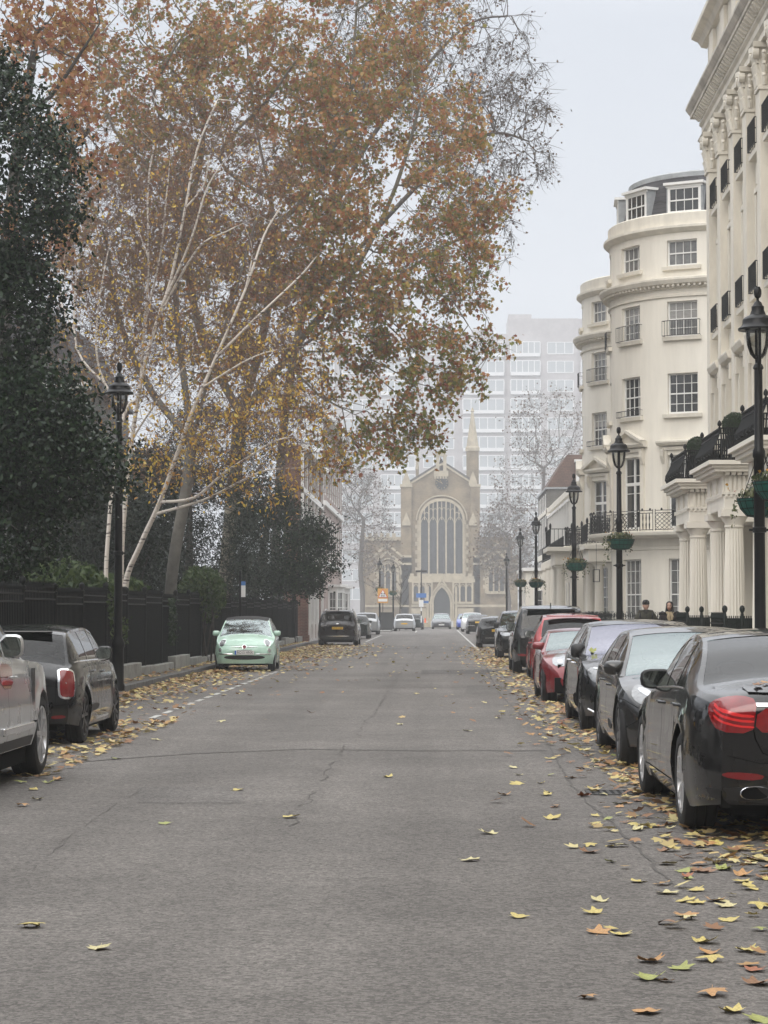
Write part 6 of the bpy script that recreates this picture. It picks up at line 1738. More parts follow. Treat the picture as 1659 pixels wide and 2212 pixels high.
path, Ln = line_path((5.6, 139), (5.6, 150), (-1, 0)); ops = [(s-.7, s+.7, 1, 3) for s in (2, 5, 8)]; wall(path, 0, Ln, 0, 4.2, ops, M_STUC2, 'wall', t, .1)
for o in ops: sash(path, o, 3, 2, t, .05)
m = MB(); m.box(5.4, 7.8, 138.8, 150, 4.2, 4.4); m.build('cornice', M_SASH, t)
# ------------------------------------------------------------------ church, tower block, left-hand houses
M_YBRICK = brick_mat('stock_brick', (.255, .192, .118), (.20, .15, .092), (.29, .24, .165), axis='XY', vary=.35)
M_BATH = mat('bath_stone', (.46, .40, .295), .85, var=.3, vscale=1.2, bump=.2, bscale=20)
M_LEADW = mat('leaded_glass', (.06, .065, .07), .35, var=.4, vscale=1.5)
M_CSLATE = mat('church_slate', (.09, .085, .08), .8, var=.3)
CY = 226.0
def CX(px): return at(px, 1322, CY).x
def CZ(py): return at(945, py, CY).z
def gothic(w_, h_, spring, n=10):
    """pointed arch outline, width w_, from 0 to h_, arcs start at spring"""
    rise = h_-spring; hw = w_/2; r = (hw*hw + rise*rise)/(2*hw); P = [(-hw, 0), (-hw, spring)]
    a1 = math.atan2(rise, r-hw)
    for i in range(1, n+1): a = a1*i/n; P.append((r-hw-r*math.cos(a), spring+r*math.sin(a)))
    return P + [(-x, y) for x, y in P[-2::-1]]
def arch_band(mb, w_, h_, spring, t_, x0, z0, y, dep, n=12, legs=True):
    a = gothic(w_, h_, spring, n); b = gothic(w_+2*t_, h_+t_*1.15, spring, n)
    i0 = 0 if legs else 1; i1 = len(a) if legs else len(a)-1
    for i in range(i0, i1-1):
        q = [a[i], a[i+1], b[i+1], b[i]]
        mb.prism(q, y-dep, y, lambda u, v, w__: (x0+u, w__, z0+v))
ch = thing('church', (CX(955), CY, 0), 'yellow brick Gothic church with a tall stone-traceried window closing the street', 'church')
xl, xr, xm = CX(880), CX(1032), CX(956); zs, za = CZ(1052), CZ(1000)
m = MB()
gx0, gx1 = CX(889), CX(1020)
m.prism([(gx0, 0), (gx1, 0), (gx1, CZ(1046)), (xm, CZ(1004)), (gx0, CZ(1046))], CY, CY+14, lambda u, v, w_: (u, w_, v)); m.build('wall', M_YBRICK, ch)
m = MB(); m.prism([(gx0-.3, CZ(1050)), (gx0-.3, CZ(1046)), (xm, CZ(1000)), (gx1+.3, CZ(1046)), (gx1+.3, CZ(1050)), (xm, CZ(1005))], CY-.18, CY-.003, lambda u, v, w_: (u, w_, v)); m.build('gable_coping', M_BATH, ch)
m = MB(); m.prism([(gx0-.2, CZ(1040)), (xm, CZ(997)), (gx1+.2, CZ(1040))], CY+.4, CY+30, lambda u, v, w_: (u, w_, v+.1)); m.build('roof', M_CSLATE, ch)
# corner turrets
def turret(px0, px1, pyt, name, spire=None):
    m = MB(); a, b = CX(px0), CX(px1); m.box(a, b, CY-.5, CY+1.6, 0, CZ(pyt)); o = m.build(name, M_YBRICK, ch)
    m = MB(); m.box(a-.08, b+.08, CY-.58, CY+1.7, CZ(pyt), CZ(pyt)+.28); m.build('turret_band', M_BATH, o)
    return o, (a+b)/2, CZ(pyt)
turret(866, 889, 1053, 'turret'); turret(1017, 1037, 1053, 'turret')
for px in (878, 1022):
    m = MB(); x = CX(px); z = CZ(1050); m.prism([(x-.42, z), (x+.42, z), (x+.42, z+.4), (x, z+1.5), (x-.42, z+.4)], CY-.55, CY-.2, lambda u, v, w_: (u, w_, v)); m.build('pinnacle', M_BATH, ch)
    m = MB(); z = CZ(1130); m.prism([(x-.42, z-.3), (x+.42, z-.3), (x+.42, z), (x, z+1.1), (x-.42, z)], CY-.75, CY-.503, lambda u, v, w_: (u, w_, v)); m.build('buttress_cap', M_BATH, ch)
# tall turret with stone spire behind on the right, a short one on the left
for (px0, px1, py0, py1, pyt) in ((1007, 1036, 1025, 968, 882), (898, 905, 1012, 1008, 975)):
    a, b = CX(px0)*1.02, CX(px1)*1.02; m = MB(); cx_, hw = (a+b)/2, (b-a)/2
    m.lathe([(hw, CZ(py0)-3), (hw, CZ(py1))], 8, (cx_, CY+5, 0), a0=PI/8, a1=2*PI+PI/8); t_ = m.build('spire_turret', M_YBRICK, ch)
    m = MB(); m.lathe([(hw*1.14, CZ(py1)), (hw*1.14, CZ(py1)+.35), (hw*.98, CZ(py1)+.5), (.12, CZ(pyt)), (.22, CZ(pyt)+.1), (.05, CZ(pyt)+.5), (.001, CZ(pyt)+.5)], 8, (cx_, CY+5, 0), a0=PI/8, a1=2*PI+PI/8); m.build('spire', M_BATH, t_)
# bellcote
m = MB(); a, b = CX(939), CX(968); x = (a+b)/2
m.box(a-.05, b+.05, CY-.3, CY+.5, CZ(1030), CZ(1018)); m.box(a+.15, a+.5, CY-.25, CY+.4, CZ(1018), CZ(985)); m.box(b-.5, b-.15, CY-.25, CY+.4, CZ(1018), CZ(985)); m.prism([(a+.05, CZ(986)), (b-.05, CZ(986)), (x, CZ(968))], CY-.3, CY+.5, lambda u, v, w_: (u, w_, v)); m.box(a+.5, b-.5, CY+.0, CY+.3, CZ(1018), CZ(1008))
m.build('bellcote', M_BATH, ch); m = MB(); m.lathe([(.01, CZ(992)), (.12, CZ(993)), (.18, CZ(998)), (.26, CZ(1003)), (.001, CZ(1003))], 14, (x, CY+.1, 0)); m.build('bell', M_IRON, ch)
m = MB()
for i in range(5): m.box(a-.02+i*.28, a+.14+i*.28, CY-.36, CY-.303, CZ(1030)-.25, CZ(1030)+.1)
m.build('bellcote_corbels', M_BATH, ch)
# clock
cxk, czk, rk = CX(954.5), CZ(1044.5), .68
m = MB(); m.lathe([(.001, -.14), (rk, -.14), (rk, -.10), (rk*.98, -.02)], 36, (cxk, CY, czk), axis='y'); ck = m.build('clock_face', mat('clock_black', (.012, .013, .015), .4), ch)
M_GOLD = mat('clock_gold', (.62, .47, .18), .35, .6)
m = MB()
for i in range(12):
    a = PI*i/6; d = Vector((math.sin(a), 0, math.cos(a))); m.bar(Vector((cxk, CY-.15, czk))+d*(rk*.68), Vector((cxk, CY-.15, czk))+d*(rk*.94), .13, .02)
m.build('clock_numerals', M_GOLD, ck)
m = MB()
for ang, ln, w_ in ((-R(62), .62, .05), (-R(28), .42, .07)): d = Vector((math.sin(ang), 0, math.cos(ang))); m.bar(Vector((cxk, CY-.17, czk))-d*.1, Vector((cxk, CY-.17, czk))+d*ln, w_, .02)
m.build('clock_hands', M_GOLD, ck)
# great window
def tracery(x0, x1, zb, zt, spring, lights, name, y=CY, band=.18, quoin=True):
    w_ = x1-x0; xc = (x0+x1)/2; h_ = zt-zb; sp = spring-zb
    g = MB(); P = gothic(w_, h_, sp, 14); g.prism(P, y-.05, y-.02, lambda u, v, w__: (xc+u, w__, zb+v)); wo = g.build(name, M_LEADW, ch)
    f = MB(); arch_band(f, w_, h_, sp, band, xc, zb, y, .22); arch_band(f, w_-.16, h_-.1, sp, .12, xc, zb, y, .30)
    f.box(x0-band, x1+band, y-.34, y-.003, zb-.28, zb-.003)
    lw = w_/lights; hs = sp*.985
    def top(u):   # height of the big arch above zb at offset u
        hw = w_/2; r = (hw*hw+(h_-sp)**2)/(2*hw); uu = abs(u); v = math.sqrt(max(0, r*r-(r-hw+uu)**2)); return sp+v
    for i in range(1, lights):
        u = -w_/2+lw*i; tall = (i in (lights//2, lights-lights//2)) 
        f.box(xc+u-.075, xc+u+.075, y-.22, y-.05, zb, zb+min(top(u), hs+(top(u)-hs)*(1 if True else .6)))
    for i in range(lights):
        u = -w_/2+lw*(i+.5); arch_band(f, lw-.12, lw*.55+.5, .1, .06, xc+u, zb+hs-.55, y-.05, .12, 6, False)
        # two narrow panels over each light
        tz = top(abs(u)+lw*.2)
        if tz-hs > .5:
            f.box(xc+u-.045, xc+u+.045, y-.18, y-.05, zb+hs+.12, zb+top(u)-.05)
            for k in (-.25, .25):
                if tz-hs > .9: arch_band(f, lw*.42, .42, .1, .05, xc+u+k*lw, zb+hs+(tz-hs)*.45, y-.05, .11, 5, False)
    f.build('tracery', M_BATH, wo)
    if quoin:
        q = MB(); z = zb-.2; i = 0
        while z < spring: 
            e = .34 if i % 2 else .14
            q.box(x0-band-e, x0-band-.002, y-.06, y-.003, z, z+.42); q.box(x1+band+.002, x1+band+e, y-.06, y-.003, z, z+.42); z += .44; i += 1
        q.build('quoins', M_BATH, wo)
    hmb = MB(); arch_band(hmb, w_+2*band+.3, h_+band+.25, sp, .12, xc, zb, y, .2, 14, False); hmb.build('hood_mould', M_BATH, wo)
tracery(CX(908), CX(1001), CZ(1240), CZ(1082), CZ(1125), 5, 'great_window')
# parapet and small windows flanking the door
m = MB(); a, b = CX(884), CX(1024); y = CY-1.2
m.box(a, b, y, CY-.6, 0, CZ(1252)); m.build('porch_wall', M_YBRICK, ch)
m = MB(); m.box(a-.1, b+.1, y-.14, y-.003, CZ(1259), CZ(1252)); m.box(a, b, y-.08, y+.2, CZ(1252), CZ(1246))
for i in range(9): 
    xa = a+(b-a)*i/9+.1; m.box(xa, xa+(b-a)/9-.34, y-.08, y+.2, CZ(1246), CZ(1240))
m.build('parapet', M_BATH, ch)
for a, b in ((892, 933), (979, 1020)):
    a, b = CX(a), CX(b); m = MB(); zb, zt = CZ(1299), CZ(1268); m.box(a, b, y-.06, y-.02, zb, zt); wo = m.build('small_window', M_LEADW, ch)
    f = MB(); lw = (b-a)/3
    for i in range(4): f.box(a+lw*i-.09, a+lw*i+.09, y-.2, y-.003, zb-.1, zt+.35)
    f.box(a-.09, b+.09, y-.22, y-.003, zb-.3, zb-.1); f.box(a-.09, b+.09, y-.22, y-.003, zt+.35, zt+.5)
    for i in range(3): arch_band(f, lw-.18, .62, .15, .08, a+lw*(i+.5), zt-.4, y-.02, .12, 5, False)
    f.build('tracery', M_BATH, wo)
# door with ogee hood
dx, dw, dh = CX(954.5), CX(972)-CX(937), CZ(1270)
m = MB(); m.prism(gothic(dw, dh, dh*.60), y-.05, y-.02, lambda u, v, w_: (dx+u, w_, v)); do = m.build('door', mat('church_door', (.022, .026, .028), .6), ch)
m = MB(); arch_band(m, dw, dh, dh*.60, .22, dx, 0, y, .3); arch_band(m, dw+.5, dh+.3, dh*.60, .16, dx, 0, y, .42); m.tube([(dx-.45, y-.3, dh+.15), (dx-.12, y-.3, dh+.6), (dx, y-.3, dh+1.15)], [.1, .09, .06], 6); m.tube([(dx+.45, y-.3, dh+.15), (dx+.12, y-.3, dh+.6), (dx, y-.3, dh+1.15)], [.1, .09, .06], 6)
m.box(dx-dw/2-.75, dx-dw/2-.5, y-.3, y-.003, 0, CZ(1268)); m.box(dx+dw/2+.5, dx+dw/2+.75, y-.3, y-.003, 0, CZ(1268)); m.build('door_surround', M_BATH, ch)
m = MB(); m.box(CX(781), CX(889), CY-.75, CY-.503, CZ(1312), CZ(1308)); m.box(CX(889), dx-dw/2-.75, y-.14, y-.004, CZ(1312), CZ(1307)); m.box(dx+dw/2+.75, CX(1105), y-.14, y-.004, CZ(1312), CZ(1307))
m.box(dx+dw/2+.8, CX(1022), y-.06, y-.004, CZ(1345), CZ(1315)); m.box(CX(889), dx-dw/2-.8, y-.06, y-.004, CZ(1345), CZ(1315)); m.build('plinth', M_BATH, ch)
# side aisles with low gables
def aisle(p0, p1, papex, pk, pg, pedge, win):
    a, b = CX(p0), CX(p1); xa = CX(papex); yy = CY-.5; m = MB()
    m.prism([(a, 0), (b, 0), (b, CZ(pedge)), (CX(papex)+(b-CX(papex))*.62, CZ(pedge)), (xa, CZ(pk)), (xa-(xa-a)*.62, CZ(pedge)), (a, CZ(pedge))], yy, CY+8, lambda u, v, w_: (u, w_, v)); o = m.build('aisle_wall', M_YBRICK, ch)
    for off in (0, -CZ(1180)+CZ(1196)):
        m = MB(); pr = [(a, CZ(pedge)), (xa-(xa-a)*.62, CZ(pedge)), (xa, CZ(pk)), (xa+(b-xa)*.62, CZ(pedge)), (b, CZ(pedge))]
        for p, q in zip(pr[:-1], pr[1:]): m.bar((p[0], yy-.06, p[1]+off), (q[0], yy-.06, q[1]+off), .16, .22, up=(0, 0, 1))
        m.build('string_course', M_BATH, o)
    w0, w1 = CX(win[0]), CX(win[1]); tracery(w0, w1, CZ(win[2]), CZ(win[3]), CZ(win[4]), 3, 'aisle_window', yy, .18)
aisle(791, 889, 836, 1176, 0, 1203, (819, 858, 1284, 1218, 1236))
aisle(1022, 1118, 1076, 1176, 0, 1203, (1054, 1090, 1278, 1226, 1240))
m = MB(); m.box(CX(779), CX(866), CY+.6, CY+14, 0, CZ(1160)); m.build('side_wall', M_YBRICK, ch); m = MB(); m.box(CX(779), CX(866), CY+.4, CY+.597, CZ(1168), CZ(1160))
for i in range(6): xx = CX(782)+i*.62; m.box(xx, xx+.36, CY+.45, CY+.75, CZ(1160), CZ(1152))
m.build('battlement', M_BATH, ch)
m = MB(); m.box(CX(1032), CX(1108), CY+.6, CY+14, 0, CZ(1160)); m.build('side_wall', M_YBRICK, ch)
lw = thing('churchyard_wall', (0, 216, 0), 'low pale stone wall in front of the church', 'wall')
m = MB(); m.box(CX(781)*.96, dx-1.3, 216.0, 216.3, .1, .55); m.box(dx+1.3, 12, 216.0, 216.3, .1, .55); m.build('wall', M_BATH, lw, bevel=.02)
m = MB()
for sx_ in (-1.25, 1.25): m.box(dx+sx_-.14, dx+sx_+.14, 215.9, 216.4, .1, 1.0)
m.build('gate_pier', M_BATH, lw, bevel=.02)

# ---- tower block beyond, deep in the fog
ch.location = (ch.location.x*1.6, CY*1.6, -.9); ch.scale = (1.6,)*3      # a large church, well beyond the end of the street
BY = 700.0; M_BB = mat('pale_brown_brick', (.44, .415, .42), .9, var=.2, vscale=.4); M_BW = mat('white_panels', (.74, .75, .76), .6); M_BG = mat('block_glass', (.40, .43, .45), .2)  # part of the fog fade is put into the brick and glass colours
tb = thing('tower_block', (at(1130, 1322, BY).x, BY, 0), 'tall slab of flats with white window bands fading into the fog', 'building')
def BX(px): return at(px, 1322, BY).x
def BZ(py): return at(945, py, BY).z
rows = [1296-40.7*k for k in range(14)]
segs = [(640, 992, 712, 0.0), (992, 1098, 722, -.7), (1098, 1250, 690, -1.4), (1250, 1420, 690, -.6)]
for (a, b, pt_, dy) in segs:
    m = MB(); m.box(BX(a), BX(b), BY+dy, BY+14, 0, BZ(pt_)); wo = m.build('wing', M_BB, tb)
    w_ = MB(); g = MB(); bays = max(1, int((b-a)/72)); st = (b-a)/bays
    for py in rows:
        if py-34 < pt_: continue
        for k in range(bays):
            x0, x1 = BX(a+st*(k+.08)), BX(a+st*(k+.92)); bayw = (k % 2 == 0)
            y = BY+dy-(1.2 if bayw else .1); z0, z1 = BZ(py-2), BZ(py-25)
            if bayw: w_.box(x0, x1, y, BY+dy-.003, z0-1.1, z0); w_.box(x0, x1, y, BY+dy-.003, z1, z1+.3)
            else: x0, x1 = x0+.6, x1-.6; w_.box(x0, x1, y, BY+dy-.003, z0-.3, z0); w_.box(x0, x1, y, BY+dy-.003, z1, z1+.2)
            n = 5 if bayw else 3
            for i in range(n+1): xx = x0+(x1-x0)*i/n; w_.box(xx-.14, xx+.14, y+.01, BY+dy-.004, z0, z1)
            g.box(x0+.05, x1-.05, y+.05, BY+dy-.005, z0, z1)
    w_.build('window_bands', M_BW, wo); g.build('panes', M_BG, wo)
m = MB(); m.box(BX(1100), BX(1150), BY-.5, BY+9, BZ(690), BZ(680)); m.build('roof_plant', M_BB, tb); m = MB(); m.box(BX(1020), BX(1060), BY, BY+9, BZ(722), BZ(712)); m.build('roof_plant', M_BB, tb)

# ---- left-hand houses past the garden
M_RBRICK = brick_mat('red_brick', (.19, .075, .05), (.145, .06, .042), (.24, .19, .16), axis='XY')
M_PINK = brick_mat('pale_pink_brick', (.38, .29, .26), (.33, .25, .23), (.42, .36, .32), axis='XY')
t = thing('red_brick_townhouse', (-7, 112, 0), 'red brick town house with white stone strips beyond the garden fence', 'house')
path, Ln = line_path((-7.0, 132), (-7.0, 112), (1, 0)); ops = [(s-.6, s+.6, a, b) for s in (2.5, 6, 9.5, 13, 16.5) for a, b in ((.9, 3.0), (4.6, 7.2))]
wall(path, 0, Ln, 0, 10.2, ops, M_RBRICK, 'wall', t, .15)
for o in ops: sash(path, o, 4, 3, t, .1, M_PANE, fr=.1)
path2, L2 = line_path((-7.0, 112), (-7.9, 112), (0, -1)); wall(path2, 0, L2, 0, 10.2, [], M_RBRICK, 'side_wall', t)
m = MB()
for y in (112.2, 115.6, 119.1, 122.6, 126.1, 131.5): m.box(-7.0+.003, -6.86, y-.2, y+.2, .1, 10)
for z in (4.0, 7.9): m.box(-7+.003, -6.84, 112, 132, z-.2, z+.12)
m.build('stone_strips', M_SASH, t); m = MB(); m.box(-7.0, -6.55, 112, 132, 9.9, 10.2); m.build('cornice', M_SASH, t)
m = MB(); m.box(-6.85, -6.45, 108.9, 109.6, .1, 2.5); m.box(-6.95, -6.35, 108.8, 109.7, 2.5, 2.65); m.box(-6.9, -6.4, 108.85, 109.65, .1, .45); pr = thing('brick_gate_pier', (-6.6, 109.2, 0), 'red brick gate pier at the end of the black fence', 'pier'); m.build('pier', M_RBRICK, pr)
t = thing('pale_townhouse', (-7, 134, 0), 'pale pink town house with a white ground-floor bay window, far left', 'house')
path, Ln = line_path((-7.0, 160), (-7.0, 134), (1, 0)); ops = [(s-.65, s+.65, a, b) for s in (2, 5, 8, 11, 14, 17, 20, 23.5) for a, b in ((5.0, 7.6), (8.9, 11.3))]
wall(path, 0, Ln, 0, 13.9, ops, M_PINK, 'wall', t, .15)
for o in ops: sash(path, o, 4, 3, t, .08, M_PANE, fr=.12)
path2, L2 = line_path((-7.0, 134), (-16, 134), (0, -1)); wall(path2, 0, L2, 13.5, 13.9, [], M_PINK, 'side_wall', t)
m = MB()
for z in (4.6, 8.3, 12.0): m.box(-7+.003, -6.82, 134, 160, z-.15, z+.15)
m.box(-7, -6.5, 134, 160, 13.5, 13.9); m.build('stone_bands', M_SASH, t)
for k, y0 in enumerate((140.0, 148.5)):
    m = MB(); bx1 = -6.05; P = [(-7, y0), (-6.4, y0), (bx1, y0+.8), (bx1, y0+3.2), (-6.4, y0+4), (-7, y0+4)]
    m.prism(P, .1, .8); bo = m.build('bay_window', M_SASH, t); m = MB(); m.prism(P, 2.95, 3.2); m.prism([(x+(.2 if x > -6.9 else 0), y+(.15 if y > y0+2 else -.15)) for x, y in P], 3.2, 3.36); m.build('bay_roof', M_SASH, bo)
    for (p, q) in zip(P[:-1], P[1:]):
        pth, l_ = line_path(q, p, ((q[1]-p[1]), -(q[0]-p[0]))); n_ = Vector((q[1]-p[1], -(q[0]-p[0]), 0)).normalized(); pth2 = lambda s, pth=pth, n_=n_: (pth(s)[0], n_)
        sash(pth2, (0, l_, .8, 2.95), 4, 3 if l_ > 1.5 else 2, bo, .07, M_PANEC, fr=.12, name='bay_sash')
# slate-roofed house behind the trees
t = thing('slate_roofed_house', (-15, 96, 0), 'brown house with a dark tiled roof glimpsed behind the birch', 'house')
m = MB(); m.box(-24, -15.6, 96, 110, 0, 11.6); m.build('wall', M_GBRICK, t); m = MB(); m.prism([(-24.4, 11.6), (-15.3, 11.6), (-17.2, 15.0), (-22, 15.0)], 95.6, 110.4, lambda u, v, w_: (u, w_, v)); m.build('roof', M_SLATE, t); m = MB(); m.box(-24.5, -15.2, 95.4, 95.6, 11.35, 11.7); m.build('gutter', M_SASH, t)
path, Ln = line_path((-24, 95.99), (-15.6, 95.99), (0, -1))
for s in (1.5, 4.2, 7): sash(path, (s-.55, s+.55, 8.6, 10.6), 4, 3, t, -.02, M_PANEC)
# ------------------------------------------------------------------ unseen street added behind the camera: darker reflections in the paint, less sky light
for (nm, p0, p1, nn, H, lab) in (('terraced_house', (8.6, -62), (8.6, 39.1), (-1, 0), 19.5, 'unseen cream terrace added behind the camera'), ('unseen_facing_terrace', (-30, -66), (30, -66), (0, 1), 17, 'unseen cream terrace added across the street behind the camera')):
    t = thing(nm, (*p0, 0), lab, 'house'); path, Ln = line_path(p0, p1, nn); ops = [(s-.6, s+.6, z, z+2.2) for s in np.arange(2, Ln-2, 2.6) for z in (1, 5.4, 10, 13.8)]
    wall(path, 0, Ln, 0, H, ops, M_STUC, 'wall', t, .3, 30); g = MB()
    for a, b, c, d in ops: (p, n_), (q, _) = path(a), path(b); p, q = p-n_*.25, q-n_*.25; g.quad((p.x, p.y, c), (q.x, q.y, c), (q.x, q.y, d), (p.x, p.y, d))
    g.build('panes', M_PANE, t)['kind'] = 'stuff'
rg = np.random.default_rng(2); P = in_blobs([((-11, y, z), (3.4, 6, 4.4)) for y in range(-56, 30, 11) for z in (4, 11)], 9000, rg, .4)
struct(leaf_cloud('unseen_garden_trees', P, .75, M_EVER, None, 'oval', .8), 'unseen dark garden trees added behind the camera for reflections', 'stuff')  # unseen leaf mass added for its dark reflection in the cars
# ------------------------------------------------------------------ the garden trees
def path_nodes(A, par, pts, start=None, sub=4):
    """append a limb through pts to the skeleton; returns index of its last node"""
    prev = start
    pts = [np.array(p, float) for p in pts]
    if start is None: A.append(pts[0]); par.append(-1); prev = len(A)-1
    else: pts = [A[start]] + pts
    for i in range(len(pts)-1):
        p0 = pts[max(i-1, 0)]; p1, p2 = pts[i], pts[i+1]; p3 = pts[min(i+2, len(pts)-1)]
        for j in range(1, sub+1):
            t = j/sub; q = .5*((2*p1) + (-p0+p2)*t + (2*p0-5*p1+4*p2-p3)*t*t + (-p0+3*p1-3*p2+p3)*t**3)
            A.append(q); par.append(prev); prev = len(A)-1
    return prev

def grow2(A0, par0, targets, rg, seg=.8, bias=.45, wig=.12, sag=0.0, lo=2):
    cap = 90000; A = np.zeros((cap, 3)); D = np.zeros(cap); par = list(par0); n = len(A0); A[:n] = np.array(A0)
    for i in range(1, n): D[i] = D[par[i]] + np.linalg.norm(A[i]-A[par[i]]) if par[i] >= 0 else 0
    D[:n] *= .35
    dmin = np.array([np.min(np.linalg.norm(A[:n]-t, axis=1)) for t in targets])
    for ti in np.argsort(dmin):
        t = targets[ti]; d = np.linalg.norm(A[lo:n]-t, axis=1); j = lo+int(np.argmin(d + bias*D[lo:n])); L_ = d[j-lo]
        if L_ < .1: continue
        k = max(1, int(L_/seg)); a = A[j].copy(); prev = j; perp = rg.normal(size=3)*wig*L_
        for i in range(1, k+1):
            f = i/k; q = a*(1-f)+t*f + perp*math.sin(PI*f)*.6; q[2] += sag*L_*math.sin(PI*f)
            if i < k: q += rg.normal(size=3)*wig*.35*seg
            A[n] = q; D[n] = D[prev]+np.linalg.norm(q-A[prev]); par.append(prev); prev = n; n += 1
        if n > cap-100: break
    return A[:n].copy(), np.array(par)

def leafy(tree, A, par, kids, rg, n_leaf, size, m, shape, twl=.6, per=3, droop=.3, tw_mat=None, twr=.008, name='crown', spread=.16, keep=None, aspect=1.0, ldroop=.5, fold=.25):
    a, b = twigs(A, par, kids, rg, per, twl, droop=droop)
    twig_mesh('twigs', a, b, tw_mat or M_BARKD, tree, twr, rg)
    if n_leaf:
        idx = rg.integers(0, len(a), n_leaf); f = rg.uniform(.15, 1.05, n_leaf)
        pos = a[idx]*(1-f)[:, None] + b[idx]*f[:, None] + rg.normal(size=(n_leaf, 3))*spread
        if keep is not None: pos = pos[keep(pos, rg)]
        leaf_cloud(name, pos, size, m, tree, shape, aspect, droop=ldroop, fold=fold, seed=int(rg.integers(1e6)))

# ---- London plane, the great tree over the street
rg = np.random.default_rng(21)
pl = thing('plane_tree', (-8.6, 88, 0), 'great plane tree with rusty brown leaves spreading over the street', 'tree')
A, par = [], []
tr = path_nodes(A, par, [(-8.6, 88, 0), (-8.5, 88, 3), (-8.2, 87.8, 6.5), (-7.9, 87.6, 9.5)])
r1 = path_nodes(A, par, [(-6.9, 87, 13), (-6.5, 86.5, 17), (-7.2, 86, 21), (-7.6, 85.5, 25)], tr)
r2 = path_nodes(A, par, [(-9.6, 88, 13), (-10.2, 88.5, 17), (-9.5, 88, 21.5), (-11.5, 88, 24.5)], tr)
r3 = path_nodes(A, par, [(-5.5, 86.5, 12.3), (-3.2, 86, 15.2), (-1.6, 86, 18.5), (-.6, 86, 22)], tr)
r4 = path_nodes(A, par, [(-4.3, 85.5, 14.6), (-1.5, 84.6, 14.5), (.6, 84, 13.6)], tr+8)
r5 = path_nodes(A, par, [(-5.2, 86.5, 18.2), (-3.6, 86.5, 21.5), (-3.2, 86, 25.5)], r1-8)
r6 = path_nodes(A, par, [(-8.6, 85.5, 19.5), (-6.6, 84.6, 21.6), (-5.6, 84, 22.8)], r1-7)
r7 = path_nodes(A, par, [(-11.2, 87, 19), (-13, 87, 21), (-13.6, 87, 23.5)], r2-8)
r8 = path_nodes(A, par, [(-11.3, 86, 22), (-9.2, 85, 25.5)], r2-5)
blobs = [((-2.2, 86, 19.0), (4.3, 5.5, 5.6)), ((-7.5, 87, 19.5), (5.0, 6.5, 6.5)), ((-1.2, 84.5, 13.2), (3.2, 3.6, 2.9)), ((-3.2, 84.5, 10.6), (3.0, 3, 2.3)),
         ((-12.2, 87, 22.5), (3.6, 5, 3.6)), ((-4.6, 86, 24.6), (6.2, 6, 3.6)), ((-.4, 84.3, 10.2), (1.3, 1.8, 1.9)), ((-2.2, 84, 8.7), (1.5, 1.8, 1.3)), ((-4.6, 85, 13.8), (3.4, 3.5, 3.4)), ((-8.2, 85, 13.8), (3.6, 4, 3.6)), ((.8, 84.6, 15.6), (1.7, 2.4, 2.2)), ((.9, 84.4, 12.6), (1.7, 2, 2.1)), ((1.5, 85, 18.6), (1.5, 2.4, 3.0)), ((-3.6, 82.6, 15.2), (3.2, 2.2, 3.4)), ((-4.0, 85, 8.7), (1.7, 2, 1.5)), ((-12.5, 87, 26.2), (4, 5, 3)), ((-12.4, 87, 16.8), (2.8, 4, 3)), ((-.2, 84, 9.6), (1.0, 1.6, 1.5))]
T = in_blobs(blobs, 1950, rg, .35); A, par = grow2(A, par, T, rg, .8, .40, .13, -.02, lo=8)
rr, kids = radii(A, par, .012, 2.3, top=.3)
branch_mesh('trunk', A, par, rr, M_BARKP, pl, sides=(4, 6, 10))
lowf = lambda P, g: g.uniform(size=len(P)) < np.interp(P[:, 2]-.55*(P[:, 0]+2), [9, 17], [.95, .06])
st_ = rg.bit_generator.state; leafy(pl, A, par, kids, rg, 62000, .178, M_PLANE, 'star', 1.0, 4, .45, M_BARKP, .010, spread=.15, ldroop=.6, keep=lambda P, g: ~lowf(P, g))
leafy(pl, A, par, kids, rg, 62000, .185, M_PLANEL, 'star', 1.0, 4, .6, M_BARKP, .009, spread=.15, ldroop=.7, keep=lowf)
# bobbles hanging on the outer shoots
ends = np.where(kids == 0)[0]; pick = rg.choice(ends, 220, replace=False); m = MB()
for i in pick:
    p = Vector(A[i])-Vector(pl.location); 
    for k in range(3): q = p + Vector((rg.normal(0, .3), rg.normal(0, .3), -.3-.2*k)); m.ball(q, .022, 4)
m.build('seed_balls', M_BARKD, pl, world=False)['kind'] = 'stuff'

M_BARKP2 = mat('grey_twigs', (.12, .105, .095), .9)
# ---- second plane behind, nearly bare, reaching past the first on the right
rg = np.random.default_rng(5)
p2 = thing('plane_tree', (-6.0, 101, 0), 'nearly bare plane tree whose fine twigs and seed balls stand against the sky', 'tree')
A, par = [], []
tr = path_nodes(A, par, [(-7.6, 101, 0), (-7.4, 101, 6), (-6.9, 101, 12), (-5.6, 100.5, 18)])
path_nodes(A, par, [(-3.6, 100, 22.5), (-1.0, 99.5, 26), (1.4, 99, 28.4), (3.4, 99, 28.8)], tr); path_nodes(A, par, [(-2.5, 99.5, 19.4), (.6, 99, 22.4), (2.6, 99, 23.4), (4.2, 99, 23)], tr-2)
path_nodes(A, par, [(-4.5, 100, 22), (-3.0, 100, 27), (-1.5, 100, 31)], tr); path_nodes(A, par, [(-.5, 98.5, 17.6), (1.6, 98, 18.4), (2.6, 98, 17.2)], tr-3)
blobs = [((1.0, 99, 27), (3.9, 4, 4.2)), ((2.0, 98.6, 22.6), (3.4, 4, 3.2)), ((1.0, 98, 18.6), (2.7, 3, 2.6)), ((-3, 100, 27), (3, 4, 4)), ((4.3, 99, 24.6), (1.2, 1.5, 1.0))]
